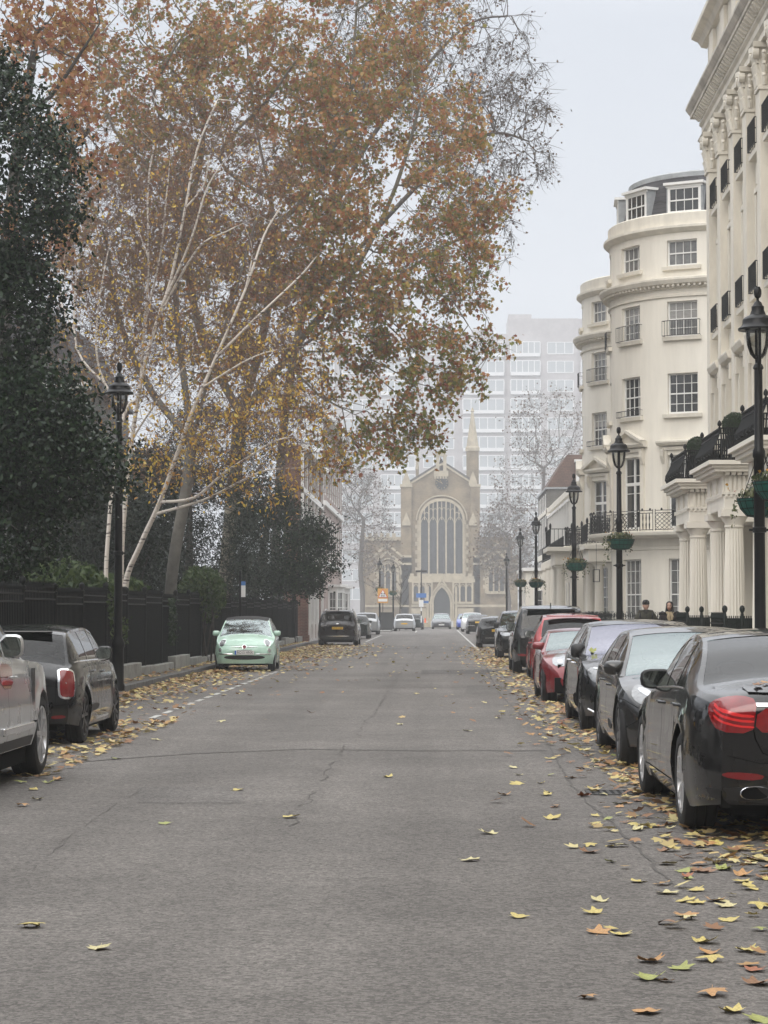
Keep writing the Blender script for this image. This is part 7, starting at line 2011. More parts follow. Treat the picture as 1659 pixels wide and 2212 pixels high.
T = in_blobs(blobs, 1300, rg, .3); A, par = grow2(A, par, T, rg, .6, .35, .18, .05, lo=8)
rr, kids = radii(A, par, .012, 2.5, top=.2); branch_mesh('trunk', A, par, rr, M_BARKP2, p2, sides=(4, 5, 9))
leafy(p2, A, par, kids, rg, 3600, .14, M_TWIGL, 'star', 1.05, 10, .8, M_BARKP2, .011, name='withered_leaves', spread=.15)
ends = np.where(kids == 0)[0]; m = MB()
for i in ends[::2]:
    p = Vector(A[i])-Vector(p2.location)
    for k in range(2): m.ball(p + Vector((rg.normal(0, .35), rg.normal(0, .35), -.35-.25*k)), .035, 4)
m.build('seed_balls', M_BARKP2, p2, world=False)['kind'] = 'stuff'

# ---- rusty plane behind the holly at the upper left
rg = np.random.default_rng(8)
p3 = thing('plane_tree', (-12.2, 61, 0), 'plane tree with bright rust red leaves showing beside the tall holly', 'tree')
A, par = [], []; tr = path_nodes(A, par, [(-12.4, 61, 0), (-12.3, 61, 7), (-12, 61, 13), (-11.3, 61, 18)]); path_nodes(A, par, [(-11.6, 60.5, 12), (-10.4, 60, 14), (-9.6, 60, 15)], tr-5); path_nodes(A, par, [(-10.8, 60.4, 16), (-9.4, 60.2, 18)], tr-2)
T = in_blobs([((-10.9, 60.5, 16.6), (1.8, 2.4, 1.9)), ((-10.3, 60.3, 14.3), (1.3, 2, 1.3)), ((-11.2, 60.6, 12.2), (1.0, 2, 1.2)), ((-11.4, 61, 18.8), (2.2, 2.5, 1.6))], 240, rg, .2)
A, par = grow2(A, par, T, rg, .6, .35, .15, lo=6); rr, kids = radii(A, par, .010, 2.3, top=.25); branch_mesh('trunk', A, par, rr, M_BARKD, p3, sides=(3, 5, 8))
leafy(p3, A, par, kids, rg, 2800, .19, M_RUST, 'star', .7, 4, .6, M_BARKD, .007, spread=.2)

# ---- silver birch with many white stems
rg = np.random.default_rng(33)
bt = thing('silver_birch', (-7.45, 51.5, 0), 'silver birch with several leaning white stems and yellow leaves behind the fence', 'tree')
A, par = [], []
def W(px, py, y): p = at(px, py, y); return (p.x, p.y, p.z)
limbs = [
 [(-7.62, 52, 0), W(230, 1280, 52), W(234, 1150, 52), W(250, 980, 52), W(275, 880, 52), W(300, 850, 52), W(312, 700, 51.8), W(320, 600, 51.6), W(320, 400, 51.4), W(335, 310, 51.2)],
 [(-7.35, 51.6, 0), W(262, 1280, 51.6), W(266, 1140, 51.6), W(285, 950, 51.4), W(310, 800, 51), W(340, 690, 51), W(370, 600, 50.8), W(400, 450, 50.6), W(425, 325, 50.5), W(470, 215, 50.4)],
 [(-7.2, 51.4, 0), W(270, 1275, 51.4), W(302, 1180, 51), W(345, 1085, 50.6), W(390, 960, 50.2), W(415, 890, 50), W(465, 775, 49.8), W(530, 625, 49.6), W(570, 510, 49.6), W(605, 450, 49.5)]]
stem_r = {}
def limb(pts, start, r0, r1, sub=4):
    n0 = len(A); e = path_nodes(A, par, pts, start, sub)
    for i in range(n0, len(A)): stem_r[i] = .78*r0+(r1-.78*r0)*((i-n0)/max(1, len(A)-n0))**.8
    return e
for l, r0 in zip(limbs, (.085, .10, .11)): limb(l, None, r0, .018)
roots = [i for i, p in enumerate(par) if p == -1]
def near(px, py, y): q = np.array(W(px, py, y)); return int(np.argmin([np.linalg.norm(a-q) for a in A]))
for s0, pts, r0 in (((345, 1085, 50.6), [(420, 1075, 50.2), (480, 1025, 49.8), (540, 985, 49.4), (600, 950, 49), (650, 945, 48.8)], .055), ((330, 1110, 50.6), [(440, 1080, 50.2), (520, 1040, 49.6), (580, 1015, 49.2), (690, 1010, 49)], .05),
  ((465, 775, 49.8), [(550, 690, 49.2), (650, 595, 48.8), (690, 545, 48.6)], .045), ((440, 830, 50), [(480, 810, 49.6), (540, 775, 49.2), (600, 755, 49), (690, 745, 48.8)], .035), ((345, 690, 51), [(425, 540, 50.4), (490, 500, 50), (560, 465, 49.8)], .04),
  ((350, 665, 51), [(410, 525, 50.2), (450, 400, 49.9), (500, 330, 49.7)], .045), ((262, 900, 52), [(215, 800, 52.4), (210, 690, 52.4), (230, 560, 52.5), (255, 450, 52.6)], .045), ((225, 830, 52.4), [(165, 750, 52.8), (165, 590, 53), (185, 525, 53)], .04), ((400, 450, 50.6), [(440, 400, 50.4), (455, 330, 50.2), (490, 250, 50)], .03),
  ((312, 700, 51.8), [(345, 560, 51.6), (360, 420, 51.4), (372, 290, 51.3)], .04), ((530, 625, 49.6), [(545, 540, 49.4), (520, 470, 49.4)], .025), ((290, 930, 51.5), [(330, 880, 51), (400, 790, 50.8), (430, 740, 50.6)], .035), ((165, 700, 53), [(130, 640, 53.4), (145, 520, 53.6)], .03), ((320, 560, 51.6), [(290, 470, 51.8), (280, 380, 51.9)], .028)):
    limb([W(*p) for p in pts], near(*s0), r0, .012)
# one root joins the three stems so that the skeleton is a single tree
for r_ in roots[1:]: par[r_] = roots[0]
def bl(x0, x1, y0, y1, y): a, b = at(x0, y1, y), at(x1, y0, y); return (((a.x+b.x)/2, y, (a.z+b.z)/2), ((b.x-a.x)/2, 2.0, (b.z-a.z)/2))
blobs = [bl(180, 640, 180, 560, 51), bl(100, 420, 380, 820, 52), bl(150, 680, 420, 800, 51), bl(200, 720, 650, 1000, 50), bl(420, 760, 820, 1090, 49.5), bl(270, 520, 900, 1080, 50)]
T = in_blobs(blobs, 2100, rg, .1); A, par = grow2(A, par, T, rg, .45, .30, .12, .03, lo=8)
rr, kids = radii(A, par, .0062, 2.2, top=None)
rr = np.minimum(rr, .016)
for i, q in stem_r.items(): rr[i] = q
thin = rr < .0165
trunkA = branch_mesh('trunk', A, par, np.where(thin, .004, rr), M_BARKB, bt, minr=.017, sides=(5, 6, 9))
M_TWIGB = mat('birch_twigs', (.15, .095, .075), .8)
ch_i = np.where(thin & (par >= 0))[0]
twig_mesh('branchlets', A[par[ch_i]], A[ch_i], M_TWIGB, bt, .0068, rg, .04)
a, b = twigs(A, par, kids, rg, 9, .75, droop=.35); twig_mesh('twigs', a, b, M_TWIGB, bt, .0048, rg)
n = 11500; idx = rg.integers(0, len(a), n); f = rg.uniform(.1, 1.05, n); pos = a[idx]*(1-f)[:, None]+b[idx]*f[:, None]+rg.normal(size=(n, 3))*.08
zz = pos[:, 2]; keep = rg.uniform(size=n) < np.interp(zz, [3, 5, 7.5, 9, 12.5], [.7, .95, .7, .26, .07]); leaf_cloud('crown', pos[keep], .088, M_BIRCHL, bt, 'oval', .8, droop=.7, seed=4)

# ---- lime with a grey trunk and a brown haze of twigs
rg = np.random.default_rng(14)
lt = thing('lime_tree', (-7.9, 62, 0), 'grey trunked tree with a brown mesh of twigs behind the birch', 'tree')
A, par = [], []
tr = path_nodes(A, par, [W(360, 1420, 62), W(368, 1280, 62), W(380, 1180, 62), W(402, 1060, 62), W(415, 950, 62)]); path_nodes(A, par, [W(395, 800, 62.5), W(380, 640, 63), W(400, 420, 63)], tr); path_nodes(A, par, [W(450, 820, 61.5), W(500, 660, 61), W(560, 450, 61)], tr)
path_nodes(A, par, [W(480, 900, 61.5), W(560, 800, 61), W(620, 700, 61)], tr); path_nodes(A, par, [W(330, 850, 63), W(260, 700, 64), W(230, 520, 64)], tr); path_nodes(A, par, [W(425, 1010, 61.5), W(440, 930, 61.2), W(500, 860, 61)], tr-4)
blobs = [bl(200, 660, 260, 640, 63), bl(90, 330, 520, 900, 64), bl(120, 330, 330, 640, 64.5), bl(160, 640, 520, 860, 63), bl(400, 720, 760, 1010, 62)]
T = in_blobs(blobs, 1750, rg, .05); A, par = grow2(A, par, T, rg, .5, .28, .14, lo=8); rr, kids = radii(A, par, .007, 2.25, top=.17)
thin = rr < .02; branch_mesh('trunk', A, par, np.where(thin, 0, rr), mat('grey_bark', (.15, .14, .12), .9, var=.4, vscale=3, bump=.3), lt, minr=.02, sides=(4, 6, 10))
M_TWIGD = mat('brown_twigs', (.13, .10, .085), .85)
ci = np.where(thin & (par >= 0))[0]; twig_mesh('branchlets', A[par[ci]], A[ci], M_TWIGD, lt, .009, rg, .05)
leafy(lt, A, par, kids, rg, 7500, .11, leaf_mat('thin_autumn_leaves', [(.20, .13, .08), (.24, .15, .08), (.17, .10, .07), (.34, .23, .07)], .6, .35), 'oval', .8, 6, .1, M_TWIGD, .0062, spread=.12, aspect=.85)

# ---- evergreens
def evergreen(name, loc, blobs, n, size, label, m, seed, trunk, shape='oval', shell=.72, cat='tree', group=None, asp=.75, cap=None):
    t = thing(name, loc, label, cat, group); rg = np.random.default_rng(seed)
    A, par = [], []; tr = path_nodes(A, par, trunk)
    T = in_blobs(blobs, 160, rg, .4); A, par = grow2(A, par, T, rg, .6, .3, .12, lo=3); rr, kids = radii(A, par, .010, 2.3, top=.16)
    branch_mesh('trunk', A, par, rr, M_BARKD, t, sides=(4, 5, 8))
    P = in_blobs(blobs, n, rg, shell)
    # clump: pull the leaves towards many sprig ends so that dark hollows open between
    S_ = in_blobs(blobs, max(60, n//75), rg, .9); i = rg.integers(0, len(S_), n); d = np.linalg.norm(P-S_[i], axis=1)
    from_s = S_[i] + rg.normal(size=(n, 3))*np.array([.22, .22, .17])*(size/.085)**.4
    use = rg.uniform(size=n) < .72; P = np.where(use[:, None], from_s, P)
    if cap is not None: P = P[cap(P)]
    leaf_cloud('crown', P, size, m, t, shape, asp, droop=.1, fold=.2, seed=seed)
    return t
evergreen('holly_tree', (-8.7, 39, 0), [((-8.9, 39, 9.4), (2.5, 2.2, 2.5)), ((-9.2, 39, 11.2), (1.6, 1.5, 1.0)), ((-8.7, 39, 6.9), (1.95, 2, 1.6)), ((-8.3, 38.6, 4.5), (2.4, 2.2, 1.5)), ((-6.75, 38.3, 4.1), (1.35, 1.3, .95)), ((-8.4, 38.2, 2.9), (1.9, 1.5, .9)), ((-7.2, 38.2, 5.2), (1.2, 1.2, .8))], 78000, .10,
          'tall dark glossy holly filling the left edge above the fence', M_HOLLY, 3, [(-8.8, 39, 0), (-8.8, 39, 4), (-8.9, 39, 8), (-9, 39, 11)])
evergreen('yew_tree', (-8.6, 74, 0), [((-8.2, 74, 4.2), (2.4, 3, 2.5)), ((-6.9, 73.5, 3.5), (1.6, 2.5, 1.6)), ((-10, 75, 4.5), (2, 3, 2.6)), ((-8.5, 75, 6.4), (1.6, 2, 1.3)), ((-7.8, 76, 7.2), (2.3, 2.5, 1.7))], 33000, .12, 'dark yew behind the fence over the mint green car', M_EVER, 5, [(-8.4, 74, 0), (-8.4, 74, 3), (-8.4, 74, 6)], asp=.4)
evergreen('evergreen_oak', (-6.9, 89, 0), [((-6.7, 89, 4.3), (2.1, 3, 2.1)), ((-5.2, 88, 3.7), (1.35, 1.8, 1.35)), ((-4.9, 88, 4.9), (.7, 1, .6)), ((-7.2, 89, 6), (1.5, 2, 1.2)), ((-5.6, 88, 2.9), (1.2, 1.6, .6))], 24000, .115, 'dark evergreen leaning over the pavement before the black family car', M_HOLLY, 6, [(-7.6, 89, 0), (-7.3, 89, 3), (-6.8, 89, 5.6)])
# shrubs in the garden behind the fence
sh = [('laurel_bush', (-7.9, 46.5), (1.2, 1.6, 1.3), 1.5, 3600, .15, M_FRESH, 'pale green leafy bush above the fence left of the white birch stems'), ('laurel_bush', (-8.2, 56), (1.0, 1.4, .9), 1.7, 2400, .2, M_FRESH, 'large-leaved green bush above the fence between birch and grey trunk'),
      ('laurel_bush', (-6.95, 64.5), (.75, 1.3, .9), 2.1, 2600, .13, M_FRESH, 'fresh green bush over the fence beside the parking sign'), ('yew_bush', (-9.4, 66), (1.9, 4, 2.1), 1.9, 9000, .12, M_EVER, 'broad dark bush behind the grey trunk'), 
      ('yew_bush', (-9.3, 68), (1.6, 3, 2.8), 4.3, 11000, .13, M_EVER, 'tall dark bush filling the gap right of the grey trunk'), ('yew_bush', (-8.9, 60), (1.3, 2, 1.9), 3.4, 7000, .12, M_EVER, 'dark bush between the white birch stems and the grey trunk'), ('yew_bush', (-9.9, 52), (1.8, 4, 1.8), 1.8, 9000, .12, M_EVER, 'broad dark bush behind the white birch stems'), ('yew_bush', (-12.5, 84), (3.5, 8, 3.4), 2.6, 14000, .17, M_EVER, 'dark mass of bush deep in the garden behind the yew'), ('yew_bush', (-11.5, 58), (2.2, 5, 2.8), 2.8, 11000, .14, M_EVER, 'tall dark bush deep in the garden behind the birch'), ('yew_bush', (-8.8, 100), (2.0, 6, 2.4), 2.0, 9000, .14, M_EVER, 'dark bush at the far end of the garden fence')]
for k, (nm, (x, y), r_, cz, n, sz, m_, lab) in enumerate(sh):
    t = thing(nm, (x, y, 0), lab, 'bush', 'bushes behind the garden fence'); rg = np.random.default_rng(50+k)
    P = in_blobs([((x, y, cz), r_), ((x+r_[0]*.3, y-r_[1]*.4, cz+r_[2]*.2), (r_[0]*.7, r_[1]*.5, r_[2]*.7)), ((x-r_[0]*.4, y+r_[1]*.4, cz+r_[2]*.3), (r_[0]*.6, r_[1]*.5, r_[2]*.7))], n, rg, .55)
    leaf_cloud('foliage', P[P[:, 2] > .05], sz, m_, t, 'oval', .7, droop=.3, seed=60+k)
    m = MB()
    for i in range(7): m.tube([(x+rg.normal(0, .15), y+rg.normal(0, .3), 0), (x+rg.normal(0, r_[0]*.4), y+rg.normal(0, r_[1]*.4), cz), (x+rg.normal(0, r_[0]*.5), y+rg.normal(0, r_[1]*.5), cz+r_[2]*.5)], [.03, .02, .008], 5)
    m.build('stems', M_BARKD, t)

# ---- bare trees about the church
for k, (x, y, h, blobs, lab, nl) in enumerate(((10.2, 213, 22, [((9.8, 213, 13), (4.6, 4, 6.5)), ((11, 213, 19), (4, 4, 4)), ((7.2, 213, 8), (2.6, 3, 4.5))], 'bare tree with a wide twiggy crown right of the church', 2600),
                                (-7.4, 213.6, 15, [((-7.0, 213.6, 10), (2.6, 3, 5)), ((-6, 213.6, 6), (1.9, 2, 3)), ((-8.5, 213.6, 14), (2.4, 3, 3))], 'bare misty tree left of the church', 1500),
                                (7.0, 218.5, 12, [((6.6, 218.5, 8), (2.8, 2, 4.5))], 'small bare tree before the right church aisle', 900))):
    rg = np.random.default_rng(70+k); t = thing('bare_tree', (x, y, 0), lab, 'tree', 'bare trees about the church'); A, par = [], []
    path_nodes(A, par, [(x, y, 0), (x+.1, y, h*.2), (x-.1, y, h*.38), (x+.2, y, h*.7)])
    T = in_blobs(blobs, 600, rg, .25); A, par = grow2(A, par, T, rg, .8, .35, .14, .03, lo=6); rr, kids = radii(A, par, .016, 2.3, top=.24); branch_mesh('trunk', A, par, rr, M_BARKP2, t, sides=(3, 5, 8))
    leafy(t, A, par, kids, rg, nl, .20, M_TWIGL, 'star', 1.2, 9, .0, M_BARKP2, .013, name='withered_leaves', spread=.4)
    t.location = (x*1.45, y*1.45, -.5); t.scale = (1.45,)*3
# ------------------------------------------------------------------ fence, lamps, signs, people
FX = -6.92
M_FENCE = mat('black_fence_paint', (.007, .008, .0078), .55, spec=.2, var=.3, vscale=3)
M_SHEET = mat('black_sheet', (.006, .007, .0068), .6, spec=.2, var=.4, vscale=1.2)
f = thing('garden_fence', (FX, 60, 0), 'long black iron fence with ball-topped posts and a dark sheet behind the bars', 'fence')
m = MB(); m2 = MB(); y0 = 24.2; k = 0
spans = []
y = y0
while y < 108.5:
    yb = min(y+3.05, 108.5); top = 1.98 + .05*(((k*7) % 5)-2)/2; spans.append((y, yb, top)); y = yb; k += 1
for (a, b, top) in spans:
    mb = MB(); mb.box(FX-.05, FX-.035, a+.05, b-.05, .24, top-.14); mb.build('sheet_panel', M_SHEET, f)
    mb = MB(); mb.bar((FX, a, top-.18), (FX, b, top-.18), .05, .03); mb.bar((FX, a, top-.05), (FX, b, top-.05), .04, .025); mb.bar((FX, a, .32), (FX, b, .32), .05, .03); mb.build('rail', M_FENCE, f)
    mb = MB(); p = MB(); p.lathe([(.042, .2), (.042, top-.02), (.06, top), (.06, top+.03), (.03, top+.05), (.055, top+.09), (.062, top+.13), (.05, top+.17), (.01, top+.20)], 10, (FX, a, 0)); p.build('post', M_FENCE, f, True)
    n = 22
    for i in range(1, n): yy = a+(b-a)*i/n; mb.bar((FX, yy, .22), (FX, yy, top+.02), .022); mb.lathe([(.014, top+.02), (.026, top+.05), (.003, top+.14)], 4, (FX, yy, 0))
    mb.build('bars', M_FENCE, f)
pl_ = thing('fence_plinth', (FX, 60, 0), 'low pale stone plinth blocks under the black garden fence', 'plinth')
y = 24.0; rnd = random.Random(3)
i = 0
while y < 108:
    l = rnd.uniform(1.6, 4.2); hh = rnd.choice((.20, .22, .30, .36)) if i % 3 else .24; mb = MB(); mb.box(FX-.12, FX+.16+(.05 if hh > .28 else 0), y+.01, y+l-.01, 0, hh+.10); mb.build('block', M_STONE, pl_, bevel=.02); y += l; i += 1
# ivy on the fence
for (yy, z0, z1, n, w_, lab) in ((56.2, .75, 1.95, 420, .16, 'ivy hanging in a column on the black fence left of the mint green car'), (47.5, .9, 1.5, 60, .25, 'few sprigs of creeper poking through the fence by the lamp post')):
    t = thing('ivy', (FX+.06, yy, z1), lab, 'plant'); rg = np.random.default_rng(int(yy)); P = np.stack([FX+.06+np.abs(rg.normal(0, .06, n)), yy+rg.normal(0, w_*1.6, n), rg.uniform(z0, z1, n)], 1); leaf_cloud('foliage', P, .09, M_FRESH if n < 100 else M_BOX, t, 'oval', 1.0, droop=.6)
    m = MB(); m.tube([(FX+.05, yy, z1), (FX+.06, yy+.1, (z0+z1)/2), (FX+.05, yy, z0)], .008, 5); m.build('stem', M_BARKD, t)

# ---- lamp posts
M_LAMPBLK = mat('lamp_black', (.006, .006, .0065), .4, .0, .22, .1)
M_BULBG = glass_mat('lamp_globe', (.86, .87, .86), 1.5)
M_BASK = mat('green_basket_liner', (.010, .115, .085), .6, var=.4, vscale=6)
def lamp_post(x, y, label, H=4.28+1.6, z=.12):
    t = thing('lamp_post', (x, y, z), label, 'lamp post', 'black lamp posts along the street')
    top = H
    m = MB(); m.lathe([(.001, z), (.135, z), (.135, z+.10), (.115, z+.14), (.115, z+.80), (.13, z+.84), (.13, z+.90), (.085, z+1.0), (.078, z+1.05), (.072, top-2.2), (.085, top-2.18), (.085, top-2.1), (.062, top-2.05), (.055, top-.98), (.05, top-.93)], 16, (x, y, 0)); m.build('pole', M_LAMPBLK, t, True)
    m = MB(); m.lathe([(.076, z+2.55), (.095, z+2.56), (.095, z+2.62), (.076, z+2.63)], 14, (x, y, 0)); m.bar((x-.14, y, z+2.59), (x+.14, y, z+2.59), .03); m.build('collar', M_LAMPBLK, t, True)
    # arms hold the canopy either side of the globe
    m = MB()
    for sd in (-1, 1): m.tube([(x, y+sd*.03, top-1.0), (x, y+sd*.10, top-.92), (x, y+sd*.155, top-.80), (x, y+sd*.155, top-.42)], [.03, .028, .022, .02], 8)
    m.lathe([(.05, top-1.0), (.075, top-.97), (.055, top-.92), (.02, top-.90)], 12, (x, y, 0)); m.build('bracket', M_LAMPBLK, t, True)
    m = MB(); m.lathe([(.001, top-.86), (.06, top-.84), (.11, top-.78), (.15, top-.66), (.165, top-.52), (.165, top-.42), (.001, top-.42)], 20, (x, y, 0)); m.build('globe', M_BULBG, t, True)
    m = MB(); m.lathe([(.18, top-.44), (.268, top-.455), (.272, top-.43), (.225, top-.395), (.21, top-.365), (.205, top-.31), (.175, top-.275), (.11, top-.245), (.085, top-.18), (.085, top-.13), (.065, top-.115), (.05, top-.075), (.02, top-.05)], 28, (x, y, 0)); m.lathe([(.001, top-.43), (.20, top-.43)], 20, (x, y, 0)); co = m.build('canopy', M_LAMPBLK, t, True)
    m = MB(); m.lathe([(.02, top-.06), (.018, top-.02), (.042, top), (.052, top+.04), (.052, top+.10), (.03, top+.14), (.001, top+.145)], 8, (x, y, 0)); m.build('finial', M_LAMPBLK, co, True)
    return t
def basket(x, y, z, label, r=.32, seed=1, pole=True):
    """bowl of ivy hung at height z (rim) from the post"""
    t = thing('hanging_basket', (x, y, z), label, 'hanging basket', 'hanging baskets on the lamp posts'); rg = np.random.default_rng(seed)
    m = MB(); prof = [(.09, z-r*.78), (r*.62, z-r*.72), (r*.88, z-r*.42), (r*.99, z-r*.12), (r*1.02, z)]; m.lathe([(.001, z-r*.78)]+prof+[(r*.95, z), (r*.9, z-.06), (.001, z-.06)], 26, (x, y, 0)); m.build('bowl', M_BASK, t, True)
    m = MB()
    for i in range(18):
        a = 2*PI*i/18; m.tube([(x+(q+.006)*math.cos(a), y+(q+.006)*math.sin(a), zz) for q, zz in prof], .004, 4)
    for q, zz in prof[1:]: m.tube([(x+(q+.006)*math.cos(2*PI*i/24), y+(q+.006)*math.sin(2*PI*i/24), zz) for i in range(25)], .005, 4, False)
    m.build('wire_cage', M_IRON, t)
    m = MB()
    for i in range(4): a = 2*PI*i/4+.5; m.tube([(x+r*.98*math.cos(a), y+r*.98*math.sin(a), z), (x+.05*math.cos(a), y+.05*math.sin(a), z+r*1.9)], .006, 4)
    m.build('chains', M_IRON, t)
    P = in_blobs([((x, y, z+.05), (r*1.02, r*1.02, .13))], 420, rg, .2); tr_ = []
    for i in range(9):
        a = rg.uniform(0, 2*PI); L_ = rg.uniform(.15, .75); k = int(26*L_)+4
        for j in range(k): f_ = j/k; tr_.append((x+math.cos(a)*(r*1.02+.10*math.sin(f_*2)), y+math.sin(a)*(r*1.02+.10*math.sin(f_*2)), z+.05-L_*f_**1.3+rg.normal(0, .015)))
    leaf_cloud('ivy', np.concatenate([P, np.array(tr_)+rg.normal(size=(len(tr_), 3))*.02]), .06, leaf_mat('basket_ivy', [(.03, .05, .02), (.06, .08, .03), (.12, .13, .05), (.2, .2, .12)], .5, .25), t, 'oval', .9, droop=.4, seed=seed)
    n = 14; P = np.stack([x+rg.normal(0, r*.6, n), y+rg.normal(0, r*.6, n), z+.10+rg.uniform(0, .08, n)], 1); leaf_cloud('flowers', P, .06, leaf_mat('basket_flowers', [(.6, .18, .02), (.5, .3, .05), (.3, .05, .05)], .6, .2), t, 'oval', 1.0, seed=seed+1)
    return t
LP = [(4.36, 29.75, 'tallest lamp post on the right, nearest to us at the frame edge'), (4.34, 52.4, 'second lamp post from the right, before the bow-fronted house'), (4.36, 70.0, 'third lamp post from the right, before the columned porch'),
      (4.36, 97.0, 'fourth lamp post from the right, its basket beside the grey brick house'), (4.36, 115.5, 'fifth lamp post from the right, its basket in front of the church wall'), (5.2, 165, 'sixth and smallest right-hand lamp post, without a basket'),
      (-6.02, 41.2, 'left-hand lamp post rising before the birch from behind the black small hatchback'), (-6.85, 104, 'left-hand lamp post base under the dark evergreen'), (-4.72, 179, 'far left lamp post with basket beside the grey street cabinet'), (-3.9, 193, 'farthest left lamp post just behind the one by the cabinet')]
for i, (x, y, lab) in enumerate(LP): lamp_post(x, y, lab, 6.18 if i == 6 else 5.88)
bz = lambda px, py, y: at(px, py, y).z
basket(4.56, 29.4, bz(945, 1042, 29.4), 'large green hanging basket on the nearest right lamp post', .33, 1); basket(4.48, 30.35, bz(945, 1078, 30.3), 'second green basket behind the large one on the nearest post', .33, 2)
basket(4.34, 52.0, bz(945, 1166, 52.2), 'green hanging basket with trailing ivy on the second lamp post', .32, 3); basket(4.4, 69.6, bz(945, 1217, 70), 'green hanging basket low on the third lamp post', .33, 4)
basket(4.34, 96.6, bz(945, 1258, 97), 'green hanging basket beside the low white shopfront', .32, 5); basket(4.36, 115, bz(945, 1258, 115), 'small green hanging basket on the fifth lamp post', .32, 6)
basket(-4.72, 178.6, bz(945, 1272, 179), 'small blue-green hanging basket over the road works sign', .34, 7); basket(-3.9, 192.6, bz(945, 1280, 193), 'small green hanging basket by the farthest left lamp post', .34, 8)

# ---- signs
M_POST = mat('grey_post', (.05, .05, .052), .5); M_SW = mat('sign_white', (.72, .72, .71), .5); M_SB = mat('fog_dulled_blue', (.07, .18, .44), .5); M_SO = mat('fog_dulled_orange', (.60, .31, .07), .5); M_SR = mat('sign_red', (.55, .02, .02), .5)  # orange and blue carry the dulling by fog in their colour
p = at(519, 1322, 66); t = thing('parking_sign', (p.x, 66, .12), 'slim black post with a small white and blue parking plate by the mint green car', 'sign')
m = MB(); m.lathe([(.045, .12), (.04, 2.85), (.001, 2.87)], 10, (p.x, 66, 0)); m.build('post', M_LAMPBLK, t, True); m = MB(); m.box(p.x+.03, p.x+.16, 65.94, 65.955, 2.05, 2.52); pb = m.build('plate', M_SW, t); m = MB(); m.box(p.x+.03, p.x+.16, 65.935, 65.9395, 2.40, 2.52); m.build('plate_band', M_SB, pb)
p = at(827, 1322, 176); t = thing('road_works_sign', (p.x, 176, .12), 'orange square warning sign with a white triangle beside the far left lamp post', 'sign')
x = p.x; zc = at(827, 1286, 176).z; m = MB(); m.bar((x, 176, .12), (x, 176, zc+.5), .07); m.build('post', M_POST, t)
m = MB(); m.box(x-.42, x+.42, 175.93, 175.955, zc-.62, zc+.55); pb = m.build('board', M_SO, t)
m = MB(); m.prism([(-.40, -.18), (.40, -.18), (0, .50)], 175.915, 175.929, lambda u, v, w_: (x+u, w_, zc+v)); m.build('red_triangle', M_SR, pb); m = MB(); m.prism([(-.33, -.14), (.33, -.14), (0, .42)], 175.905, 175.914, lambda u, v, w_: (x+u, w_, zc+v)); m.build('white_triangle', M_SW, pb)
m = MB()
for dx in (-.10, .09): m.bar((x+dx, 175.89, zc-.12), (x+dx+.02, 175.89, zc+.08), .06, .02); m.lathe([(.001, 175.88), (.05, 175.88), (.05, 175.895), (.001, 175.895)], 10, (x+dx+.02, 0, zc+.14), axis='y')
m.bar((x-.16, 175.89, zc-.0), (x+.16, 175.89, zc-.06), .04, .02); m.build('children_symbol', M_INK, pb); m = MB(); m.box(x-.36, x+.36, 175.905, 175.929, zc-.50, zc-.28); m.build('text_plate', M_SW, pb)
p = at(910, 1322, 197); x = p.x; t = thing('direction_sign', (x, 197, 0), 'post with blue direction plates and a white plate in front of the church', 'sign')
Z = lambda py: at(910, py, 197).z
m = MB(); m.lathe([(.05, 0), (.05, Z(1230)), (.001, Z(1230))], 8, (x, 197, 0)); po = m.build('post', M_POST, t); m = MB(); m.lathe([(.06, Z(1345)), (.06, Z(1330))], 8, (x, 197, 0)); m.lathe([(.06, Z(1320)), (.06, Z(1312))], 8, (x, 197, 0)); m.build('white_bands', M_SW, po)
m = MB(); m.box(x-.46, x+.46, 196.9, 196.93, Z(1291), Z(1284)+.1); m.build('blue_plate', M_SB, t); m = MB(); m.box(x+.12, x+.66, 197.1, 197.13, Z(1303), Z(1298)); m.build('blue_plate', M_SB, t); m = MB(); m.box(x-.2, x+.2, 196.9, 196.93, Z(1311), Z(1296)); m.build('white_plate', M_SW, t); m = MB(); m.box(x-.5, x+.5, 197, 197.1, Z(1236), Z(1232)); m.build('top_lamp', M_POST, t)
m = MB(); 
for i in range(3): m.box(x-.28, x+.28, 196.885, 196.899, Z(1311)+.12+i*.16, Z(1311)+.16+i*.16)
# street cabinet, cone, telephone-like post
p = at(834, 1322, 181); t = thing('street_cabinet', (p.x, 181, .12), 'dark grey street cabinet on the far left pavement corner', 'cabinet')
m = MB(); x = p.x; m.box(x-.55, x+.55, 180.7, 181.3, .18, 1.50); m.box(x-.60, x+.60, 180.65, 181.35, 1.50, 1.58); m.box(x-.52, x+.52, 180.75, 181.25, .10, .18); bo = m.build('body', mat('cabinet_grey', (.035, .038, .04), .5), t, bevel=.015); m = MB(); m.box(x-.008, x+.008, 180.69, 180.699, .22, 1.46); m.box(x-.5, x-.02, 180.685, 180.699, .25, 1.44); m.box(x+.02, x+.5, 180.685, 180.699, .25, 1.44); m.build('door', mat('cabinet_door', (.045, .048, .05), .5), bo)
p = gpt(918.5, 1357); t = thing('traffic_cone', (p.x, p.y, 0), 'orange traffic cone beside the hidden dark hatchback', 'cone'); m = MB(); m.lathe([(.20, .05), (.06, .95), (.045, 1.0), (.001, 1.0)], 14, (p.x, p.y, 0)); m.build('body', mat('cone_orange', (.75, .12, .03), .5), t, True); m = MB(); m.box(p.x-.26, p.x+.26, p.y-.26, p.y+.26, .0, .05); m.build('base', M_BLK, t)
